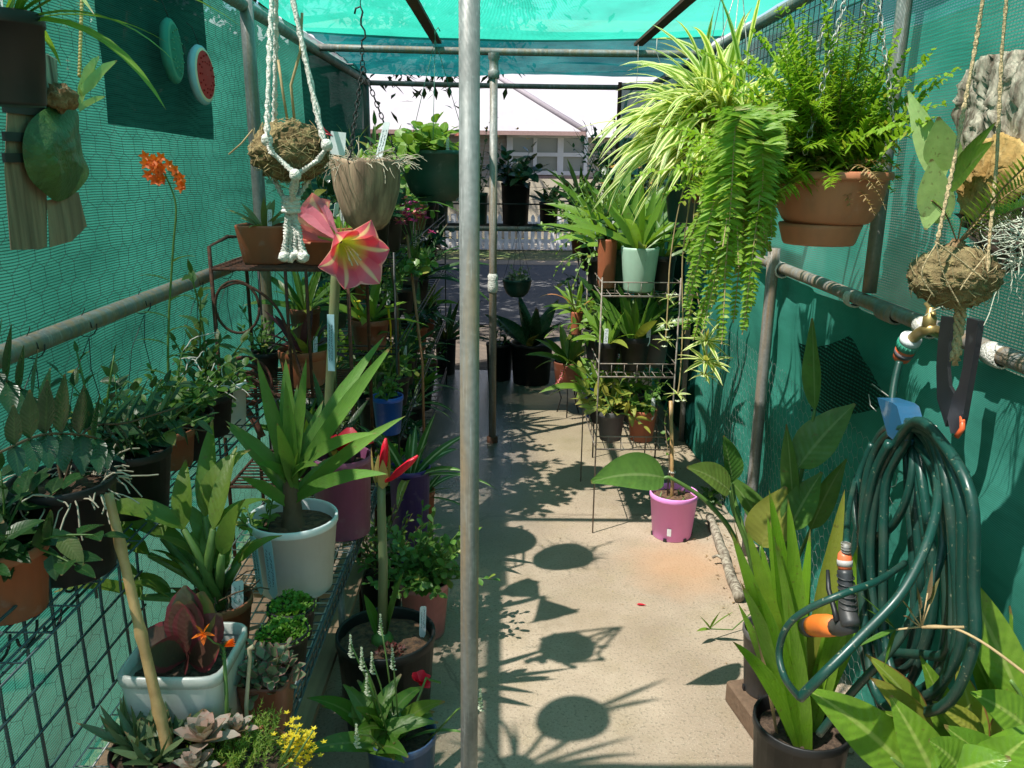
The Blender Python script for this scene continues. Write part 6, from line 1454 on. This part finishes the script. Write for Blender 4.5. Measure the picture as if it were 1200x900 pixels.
# driftwood along the wall foot, fallen red leaf
A, B = WZ(832, 606, .025), WZ(866, 700, .025); m = M(); P = [A.lerp(B, i/10)+V((.012*noise.noise(V((i*.7, 1, 1))), 0, .008*noise.noise(V((i*.9, 3, 1))))) for i in range(11)]; tube(m, P, [.02+.006*noise.noise(V((i*1.3, 9, 2))) for i in range(11)], 10); tube(m, [P[6], P[6]+V((-.03, .02, .012)), P[6]+V((-.05, .015, .006))], .006, 6)
o = m.build('driftwood', WOODG); tag(o, 'pale grey driftwood branch lying along the foot of the right wall', 'branch')
c = WZ(746, 708, .004); m = M(); leaf(m, c, (1, -.2, .1), .035, .012, .2, .2, 'lance', 5); o = m.build('fallen_leaf', P_red); tag(o, 'tiny fallen red leaf on the concrete path', 'leaf')
c = WZ(830, 590, 0); m = M(); rng = random.Random(97); sm = M(); t = thing('weed', 'small clover like weed growing at the foot of the right wall', 'weed', (c.x+.02, c.y, 0)); bush(m, sm, (0, 0, 0), 7, .09, 70, 3, .04, .035, rng, sh='round'); m.build('foliage', L_mid, t); sm.build('stem', S_green, t)

# debris swept against the wall foot and under the bench
m = M(); rng = random.Random(98)
for i in range(620):
    if i % 3: y = rng.uniform(1.8, 5.6); x = .97-abs(rng.gauss(0, .09))
    elif i % 2: y = rng.uniform(2.6, 5.8); x = -.35-rng.random()*.5
    else: y = rng.uniform(1.9, 5.5); x = rng.uniform(-.3, .9)
    s_ = rng.uniform(.003, .011)*(1 if i % 3 else .55); leaf(m, (x, y, .003), sph(rng.uniform(0, 6.3), R(rng.uniform(-3, 25))), s_*2, s_*rng.uniform(.5, 1), .3, .3, 'ovate', 2)
m.build('leaf_litter', leafmat('litter', (.16, .1, .05), (.3, .2, .1), tr=.05, vein_=0), None, True, None, 'stuff')
# ---- brown pot on a tripod stand, with pink spike
c = WZ(660, 488, 0)
t = thing('plant_stand', 'thin black tripod stand on the wet floor by the right rack', 'plant stand', (c.x+.03, c.y+.05, 0)); m = M()
tube(m, coilring((0, 0, .2), .09, 20), .004, 5); m.build('ring', WIRE, t)
for k in range(3): m = M(); a = k*2.094-1.7; tube(m, [(.09*math.cos(a), .09*math.sin(a), .2), (.05*math.cos(a), .05*math.sin(a), .1), (.08*math.cos(a), .08*math.sin(a), 0)], .004, 5); m.build('leg', WIRE, t)
def fb(t, rng, z):
    m = M(); rosette(m, (0, 0, z), 17, .3, .05, (10, 75), .9, .3, 'strap', rng, 8); m.build('foliage', L_mid, t); m = M()
    P = smooth([V((0, -.05, z)), V((-.02, -.13, z+.04)), V((-.05, -.16, z-.03)), V((-.09, -.17, z-.1))], 6); sm = M(); tube(sm, P, .003, 5); sm.build('flower_stem', S_green, t)
    for k in range(70): q, d = along(P, .45+.54*k/70); leaf(m, q, sph(k*2.4, R(rng.uniform(-50, 50))), .018, .009, 0, .2, 'lance', 2)
    m.build('flower_spike', P_pink, t)
pp('brown pot of broad straps with pink flower spike on the tripod stand', c.x+.03, c.y+.05, .19, 'plain', .1, .16, K_brown, fb, None, seed=99)
# ================================================================== far end
t = thing('end_shelf', 'dark mesh shelf across the open far end holding black pots', 'shelf', (0, 6.0, 1.1)); m = M()
tube(m, [(-.95, -.13, 0), (.78, -.13, 0)], .018, 10); tube(m, [(-.95, .13, 0), (.78, .13, 0)], .012, 8); m.build('rail', GALVD, t)
m = M()
for i in range(58): x = -.95+i*.03; tube(m, [(x, -.13, .014), (x, .13, .014)], .002, 4)
for j in range(5): y = -.13+j*.065; tube(m, [(-.95, y, .017), (.78, y, .017)], .002, 4)
m.build('mesh', WIRE, t)
m = M(); tube(m, [(-.93, -.15, .17), (.76, -.15, .17)], .006, 6); m.build('back_rail', WIRE, t)
EG = 'pots on the shelf at the far end'
def ex(px_): return WY(px_, 250, 6.0).x
es = [('large black pot of heart leaved plant on the far shelf', 604, .105, .29, K_black, f_bush(L_deep, 16, .3, 62, 6, .11, .085, 'ovate', .5)),
      ('dark green pot of thin peach flowering plant on the far shelf', 562, .06, .22, K_dgreen, f_bush(L_dark, 9, .45, 30, 7, .045, .03, flower=P_peach)),
      ('small black pot of dark straps on the far shelf', 643, .07, .16, K_black, f_ros(L_dark, 14, .2, .04, (15, 75), .9)),
      ('dark green pot below the hanging green basket on the far shelf', 510, .1, .24, K_dgreen, f_bush(L_mid, 12, .25, 60, 6, .06, .05, 'round')),
      ('black pot of sprawling geranium on the far shelf at left', 470, .1, .22, K_black, f_bush(L_mid, 14, .28, 65, 6, .07, .05, 'round', flower=P_pink)),
      ('black pot of tall dense dark shrub at the right of the far shelf', 712, .08, .2, K_black, f_bush(L_dark, 16, .5, 38, 11, .06, .032)),
      ('dark green pot of leafy sprigs at the far shelf left corner', 448, .08, .2, K_dgreen, f_bush(L_mid, 12, .3, 50, 8, .05, .03)),
      ('black pot of arching straps at the right of the far shelf', 680, .09, .2, K_black, f_ros(L_mid, 18, .36, .035, (15, 75), 1.1))]
for i, (lb, px_, rt_, h_, mt, fn) in enumerate(es): pp(lb, ex(px_), 6.0, 1.12, 'rim', rt_, h_, mt, fn, EG, seed=120+i, taper=.85)
# hanging bowl below the shelf
c = WY(606, 330, 5.6); t = thing('hanging_plant', 'dark green bowl basket hanging below the far shelf', 'hanging plant', (c.x, c.y, c.z-.1)); pot(t, 'bowl', .1, .05, .12, K_dgreen); rng = random.Random(130); m = M(); sm = M(); bush(m, sm, (0, 0, .1), 14, .13, 78, 5, .035, .03, rng, sh='round', bend=.5); m.build('foliage', L_grey, t); sm.build('stem', S_green, t); hangers(t, (0, 0, .45), ringpts(.098, .115, 4, .3), .0013)
FG = 'dark pots standing on the floor at the far end'
fl = [('biggest black floor pot with large dark paddle leaves at the far end', 623, 453, .155, .3, f_ros(L_deep, 12, .42, .11, (25, 80), .5, 'lance')),
      ('black floor pot with sparse plant right behind the thinner post', 585, 447, .1, .27, f_bush(L_dark, 7, .22, 55, 5, .06, .03)),
      ('narrow black floor pot at the far end left of the thinner post', 522, 440, .08, .28, f_ros(L_dark, 14, .5, .04, (25, 75), 1.0))]
for i, (lb, a, b_, rt_, h_, fn) in enumerate(fl): c = WZ(a, b_, 0); pp(lb, c.x, c.y+rt_*.8, 0, 'rim', rt_, h_, K_black, fn, FG, seed=140+i, taper=.85)

# ================================================================== left: upper shelf and rusty stand
t = thing('wall_shelf', 'narrow wire wall shelf above the mesh panel on the left', 'shelf', (-.87, 1.8, .775)); m = M()
for i in range(9): x = -.11+i*.0275; tube(m, [(x, -.9, 0), (x, .95, 0)], .0025, 5)
for j in range(22): y = -.9+j*.088; tube(m, [(-.11, y, -.004), (.11, y, -.004)], .002, 4)
m.build('grid', GWIRE, t); m = M()
for y in (-.85, 0, .9): tube(m, [(-.11, y, -.25), (-.11, y, 0), (.11, y, -.002), (-.11, y, -.22)], .004, 5)
m.build('bracket', GWIRE, t)
WG = 'potted plants on the left wall shelf'
ZS = .78
# holly fern
c = WX(72, 560, -.83); t = thing('potted_fern', 'black pot of holly fern with long dark glossy frond at the left edge', 'potted plant', (c.x, c.y, ZS), WG); loc = V(t.location); pot(t, 'rim', .095, .075, max(.16, c.z-ZS), K_black, BARK)
hP = c.z-ZS; rng = random.Random(150); m = M(); sm = M()
def hfrond(P, L_, W_, n_, up_=1):
    P = smooth(P, 6); tube(sm, P, [.003-.0012*i/len(P) for i in range(len(P))], 5)
    for i in range(n_):
        q, d = along(P, .15+.83*i/n_); s = V((0, 0, 1))-d*d.z; s.normalize(); f_ = math.sin(pi*(.15+.8*i/n_))**.5
        for sg in (1, -1): leaf(m, q, s*sg*up_+d*.45+V((.25, 0, 0)), L_*f_*rng.uniform(.85, 1.1)*(1 if sg > 0 else .75), W_*f_, -.15 if sg > 0 else .3, .25, 'lance', 7)
def X_(a, b_, X): return WX(a, b_, X)-loc
hfrond([V((0, 0, hP*.9)), X_(120, 520, -.76), X_(60, 508, -.72), X_(0, 530, -.68)], .1, .036, 9)
hfrond([V((0, 0, hP*.9)), X_(100, 505, -.78), X_(150, 495, -.72), X_(205, 478, -.66)], .1, .036, 8)
hfrond([V((0, 0, hP*.9)), X_(50, 480, -.85), X_(0, 440, -.8), X_(-40, 400, -.78)], .09, .032, 9)
hfrond([V((0, 0, hP*.9)), X_(130, 510, -.82), X_(190, 500, -.78), X_(240, 505, -.72)], .08, .03, 9)
m.build('foliage', L_deep, t); sm.build('rachis', S_brown, t)
m = M()
for i in range(75): a = rng.uniform(0, 6.28); q = V((math.cos(a)*.07, math.sin(a)*.07, hP*.9)); tube(m, path(q, sph(a+rng.uniform(-1, 1), R(rng.uniform(-10, 50))), rng.uniform(.04, .11), 5, 1.4, .35, rng), .0016, 4, False)
m.build('aerial_root', L_straw, t)
q = WX(158, 565, -.83); pp('black pot of dark foliage right of the holly fern', q.x, q.y, ZS, 'rim', .085, .15, K_black, f_bush(L_dark, 16, .22, 65, 7, .06, .035), WG, seed=151)
q = WX(2, 625, -.86); pp('terracotta pot of dark leaves cut by the left edge', q.x, q.y, ZS, 'rim', .07, .13, K_terra, f_bush(L_dark, 14, .16, 80, 6, .08, .045, bend=.7), WG, seed=152)
q = WX(215, 520, -.86); pp('black pot of bushy green mixed leaves in the middle of the wall shelf', q.x, q.y, ZS, 'rim', .085, .12, K_black, f_bush(L_mid, 26, .2, 75, 8, .035, .028, 'round', .5), WG, seed=153)
q = WX(270, 470, -.85); pp('tall white pot with trailing scalloped leaves on the wall shelf', q.x, q.y, ZS-.06, 'rim', .052, .17, K_white, f_bush(L_mid, 12, .1, 90, 5, .035, .032, 'round', 1.2), WG, seed=154)
# orange epidendrum
q = WX(196, 470, -.86); t = thing('potted_orchid', 'slim reed stem orchid with orange flower head high on the left wall', 'potted plant', (q.x, q.y, ZS), WG); loc = V(t.location); pot(t, 'rim', .06, .048, .1, K_terra, BARK); m = M(); sm = M(); rng = random.Random(155); Y_ = q.y
P = smooth([V((0, 0, .08)), WY(197, 430, Y_)-loc, WY(198, 370, Y_)-loc, WY(203, 290, Y_)-loc, WY(206, 240, Y_)-loc, WY(194, 205, Y_)-loc, WY(190, 192, Y_)-loc], 6); tube(sm, P, [.0035-.002*i/len(P) for i in range(len(P))], 6)
for i in range(9):
    qq_, d = along(P, .1+.045*i); leaf(m, qq_, V(((-1) ** i*.8, -.3, .5)), .075, .016, .7, .3, 'lance', 6)
tube(sm, [P[-9], WY(212, 215, Y_)-loc, WY(213, 206, Y_)-loc], .0013, 4)
fm = M(); fm2 = M()
for i in range(26):
    cx_, cy_ = (188+rng.gauss(0, 8), 196+rng.gauss(0, 11)) if i < 21 else (211+rng.gauss(0, 2), 214+rng.gauss(0, 6)); qf = WY(cx_, cy_, Y_+rng.uniform(-.02, .02))-loc; tl = rng.uniform(0, 1)
    for k in range(5): leaf(fm if i < 21 else fm2, qf, V((math.cos(k*1.257+tl), -.5, math.sin(k*1.257+tl))), .016, .0095, 0, .2, 'lance', 3, face=V((.3, -1, .2)))
    tube(sm, [qf, P[-1].lerp(qf, .3)], .0008, 3, False)
m.build('foliage', L_cane, t); sm.build('stem', S_green, t); fm.build('flower', P_orange, t); fm2.build('flower', P_orange, t)
# cane orchids
q = WX(240, 455, -.86); t = thing('potted_orchid', 'many leaved cane orchid with white roots in front of the left rail', 'potted plant', (q.x, q.y, ZS), WG); loc = V(t.location); pot(t, 'rim', .075, .06, .12, K_black, BARK); m = M(); sm = M(); rm = M(); rng = random.Random(156); Y_ = q.y
for (a, b_), n_ in (((224, 320), 10), ((235, 350), 9), ((262, 395), 9), ((285, 400), 8), ((205, 400), 7), ((250, 415), 9), ((275, 430), 8), ((225, 400), 9)):
    P = smooth([V((rng.uniform(-.03, .03), 0, .1)), (WY(a, b_, Y_)-loc)*.5+V((rng.uniform(-.02, .02), 0, .06)), WY(a, b_, Y_+rng.uniform(-.08, .05))-loc], 5); leafy(m, sm, P, n_, .075, .027, rng, t0=.3, el=35, bend=.6, sh='lance', r=.0045)
for i in range(16): qq_ = V((rng.uniform(-.06, .1), rng.uniform(-.08, .02), rng.uniform(.15, .3))); tube(rm, path(qq_, (rng.uniform(-1, 1), -.4, rng.uniform(-1, .2)), rng.uniform(.06, .14), 6, .8, .35, rng), .0018, 4)
m.build('foliage', L_cane, t); sm.build('cane', S_green, t); rm.build('aerial_root', flat('root_white', (.6, .56, .5), .8), t)
q = WX(105, 470, -.9); pp('slim seedling cane rising beside the holly fern', q.x, q.y+.05, ZS, 'rim', .045, .09, K_black, f_cane(L_cane, 2, .34, .05, .02, 12), WG, seed=157)
# rusty coil iron
c = WX(282, 455, -.88); m = M()
for k in range(4): tube(m, coilring((c.x+.02, c.y+.03, c.z-.02+.014*k), .045+.012*k, 22, V((.6, -.5, .5)).normalized()), .007, 6)
tube(m, [(c.x, c.y, c.z-.05), (c.x+.05, c.y-.02, c.z-.12), (c.x+.07, c.y-.03, c.z-.16)], .012, 8)
o = m.build('rusty_spiral', flat('rust_red', (.16, .06, .04), .85, .3, .6, 40)); tag(o, 'rusty iron spiral beside the tall white pot on the left', 'iron coil')
# scrolled iron stand
SX0, SX1, SY0, SY1, SZ = -.93, -.50, 2.62, 2.98, 1.215
t = thing('iron_stand', 'rusty black iron plant stand with side scrolls against the left post', 'plant stand', (SX0, SY0, 0)); W_, D_ = SX1-SX0, SY1-SY0
for x in (0, W_):
    for y in (0, D_): m = M(); tube(m, [(x, y, 0), (x, y, SZ+.07), (x, D_/2, SZ+.085)], .0065, 7); m.build('leg', RUST, t)
for z in (SZ, .8, .48):
    m = M(); tube(m, [(0, 0, z), (W_, 0, z), (W_, D_, z), (0, D_, z), (0, 0, z)], .006, 6)
    for i in range(13): y = D_*i/12; tube(m, [(0, y, z), (W_, y, z)], .0032, 5)
    m.build('tier', RUST, t)
m = M(); tube(m, coilring((.075, -.004, SZ-.12), .07, 26, V((0, 1, 0)), 1.2), .0045, 6); tube(m, smooth([(.03, -.004, SZ-.06), (.1, -.004, SZ-.045), (.2, -.004, SZ-.12), (.25, -.004, SZ-.27), (.28, -.004, SZ-.4)], 6), .0045, 6)
for x in (.235, .3): tube(m, [(x, -.006, SZ), (x, -.006, .8)], .0055, 6)
tube(m, smooth([(0, -.004, .82), (.06, -.004, .87), (.14, -.004, .84), (.18, -.004, .8)], 5), .0045, 6); m.build('scroll', RUST, t)
IG = 'pots on the rusty iron stand'
pp('terracotta pot of pale bromeliad behind the rope tassel on the iron stand', -.80, 2.78, SZ+.004, 'plain', .085, .125, K_terra, f_ros(leafmat('leaf_tawny', (.22, .2, .06), (.16, .18, .06)), 12, .15, .024, (15, 70), .6), IG, seed=160, sq=4, tagq=(.03, -.04, 0))
def succ(t, rng, z):
    m = M()
    for i in range(9):
        q = V((rng.uniform(-.1, .1), rng.uniform(-.08, .08), z)); rosette(m, q, 16, .055, .022, (5, 80), -.1, .4, 'obov', rng, 4)
    m.build('foliage', L_moss, t); m = M()
    bush(m, None, (0, .02, z), 12, .1, 60, 6, .035, .02, rng, sh='round'); m.build('sprig', L_grey, t)
    for i, (x, y) in enumerate(((-.05, -.08), (-.03, -.09), (.07, -.08), (.02, .02), (-.07, .03), (.1, -.03), (.0, -.03))): plant_tag(t, (x, y, z+.02), .2*i, .016, .1, .1*(i % 3-1), TAG, rng, .15*(i % 2), i < 3)
pp('broad terracotta bowl of green succulents crowded with white labels', -.6, 2.82, SZ+.004, 'rim', .14, .12, K_terra, succ, IG, seed=161)
def dkb(t, rng, z):
    m = M(); rosette(m, (0, 0, z), 14, .19, .03, (10, 75), .7, .3, 'strap', rng); m.build('foliage', L_purple, t); m = M(); rosette(m, (.02, -.02, z), 7, .14, .026, (30, 80), .4, .3, 'lance', rng); m.build('inner_leaf', L_mid, t)
c = WZ(362, 445, .805)
pp('terracotta pot of dark purple rosette on the middle tier of the iron stand', c.x, 2.76, .805, 'step', .085, .125, K_terra, dkb, IG, seed=162, tagq=(.05, -.04, 0))
pp('black pot of pale sprigs at the left of the middle iron tier', -.85, 2.86, .805, 'rim', .05, .09, K_black, f_bush(L_mid, 9, .16, 50, 6, .04, .02), IG, seed=163)
pp('black pot of pointed green leaves on the lowest iron tier', -.7, 2.75, .485, 'rim', .07, .12, K_black, f_ros(L_mid, 14, .22, .03, (15, 75), .8), IG, seed=164)

# ================================================================== left: long dark tiered rack, filled
rack('wire_rack', 'long dark four tier rack packed with pots along the back left wall', -.93, -.42, 3.12, 5.75, (.1, .47, .83, 1.17), WIRE, side=.03, nb=7)
LG = 'potted plants on the long left rack'
TN = {.1: 'bottom tier', .47: 'second tier', .83: 'third tier', 1.17: 'top tier'}
pots_ = [('black', K_black), ('terracotta', K_terra), ('black', K_black), ('dark grey', K_dkgrey), ('black', K_black), ('brown', K_brown), ('dark green', K_dgreen)]
kinds = [('strap leaved plant', lambda s: f_ros(L_mid if s % 2 else L_dark, 16, .27, .026, (15, 75), 1.0)), ('round leaved bush', lambda s: f_bush(L_mid, 14, .19, 65, 7, .04, .034, 'round', .4)), ('cane orchid', lambda s: f_cane(L_cane, 5, .32, .09, .026)),
         ('narrow leaved shrub', lambda s: f_bush(L_jade, 14, .24, 50, 9, .045, .013, 'lance')), ('bromeliad rosette', lambda s: f_ros(L_brom if s % 3 else L_purple, 14, .2, .032, (15, 75), .7)), ('striped spider leaves', lambda s: f_ros(L_spider2, 16, .24, .017, (10, 75), 1.4)), ('broad leaved shrub', lambda s: f_bush(L_deep, 9, .24, 60, 5, .1, .055, 'ovate', .6)), ('low cushion plant', lambda s: f_moss(L_moss, .06, .05, 240, .018, .013))]
fl_ = [P_yellow, P_white, P_mag, P_red]
rng0 = random.Random(200); idx = 0
rows = ['nearest', 'second', 'third', 'fourth', 'fifth', 'sixth', 'seventh']
for z in (.1, .47, .83, 1.17):
    for iy in range(7):
        for ix, (xx, side_) in enumerate(((-.53, 'path side'), (-.79, 'wall side'))):
            if z == 1.17 and (iy in (0,) and ix == 1): continue
            pn_, pm = pots_[rng0.randrange(len(pots_))]; kn_, kf = kinds[(idx*3+iy+ix) % len(kinds)]; rt_ = rng0.uniform(.055, .075); h_ = rng0.uniform(.1, .14)
            y = 3.24+iy*.39+rng0.uniform(-.04, .04)
            last = pp('%s pot of %s, %s on the %s, %s' % (pn_, kn_, rows[iy], TN[z], side_), xx+rng0.uniform(-.02, .02), y, z+.004, 'rim', rt_, h_, pm, kf(idx), LG, seed=210+idx, tagq=(rt_*.3, -rt_*.6, rng0.uniform(-.3, .3)) if idx % 3 == 0 else None)
            last.scale = (1.12, 1.12, 1.1) if z < 1 else (1.25, 1.25, 1.25); idx += 1
# blue pots and other coloured ones standing out of the dark mass
c = WY(460, 452, 3.2); pp('bright blue pot at the path side of the long left rack', c.x, 3.06, c.z-.15, 'rim', .06, .15, K_blue, f_bush(L_mid, 10, .12, 65, 5, .035, .025), None, seed=300)
c = WY(478, 552, 2.9); pp('violet pot of white striped leaves on the floor by the left rack', c.x, 2.95, 0, 'rim', .08, max(.2, c.z), K_violet, f_ros(L_spider2, 14, .32, .034, (15, 75), 1.1), None, seed=301)
c = WY(492, 560, 3.1); pp('small orange pot of straps on the floor by the left rack', c.x, 3.1, 0, 'rim', .06, max(.16, c.z-.05), K_terra, f_ros(L_spider2, 12, .2, .02, (15, 75), 1.0), None, seed=302)
# hanging fountain of straps at the rack's path edge
c = WY(505, 330, 4.6); t = thing('hanging_plant', 'dark pot of drooping straps hanging left of the middle post', 'hanging plant', (c.x-.08, c.y, c.z-.1)); pot(t, 'rim', .07, .055, .12, K_black); rng = random.Random(303); m = M(); rosette(m, (0, 0, .1), 30, .42, .024, (10, 75), 1.6, .3, 'strap', rng, 9); m.build('foliage', L_dark, t); hangers(t, (0, 0, .5), ringpts(.068, .115, 3), .0013)
# yellow pitcher flower and white blossoms in the dark foliage
for lab, a, b_, mt in (('yellow trumpet flower glowing in the dark left foliage', 455, 362, P_yellow), ('small yellow flower beside the tall flower stalk', 419, 356, P_yellow)):
    c = WY(a, b_, 3.2); t = thing('yellow_flower', lab, 'flower', tuple(c)); m = M()
    for k in range(5): leaf(m, (0, 0, 0), sph(k*1.26, R(35)), .022, .016, .2, .2, 'round', 3)
    m.build('petal', mt, t); sm = M(); tube(sm, [(0, 0, 0), (.004, .02, -.07), (0, .05, -.2)], [.005, .004, .002], 6); sm.build('tube', P_yellow, t)
# thin brown stakes among the foliage
for lab, a, b_, e_, g_, d in (('tall reddish cane standing in the left rack foliage', 477, 275, 495, 425, 3.3), ('dark twig standing left of the reddish cane', 450, 265, 465, 350, 3.25)):
    m = M(); tube(m, [WY(a, b_, d), WY(e_, g_, d), WY(e_+2, g_+90, d)], .006, 6); o = m.build('cane_stake', S_brown if 'dark' in lab else flat('cane_red', (.3, .14, .07), .6)); tag(o, lab, 'stake')
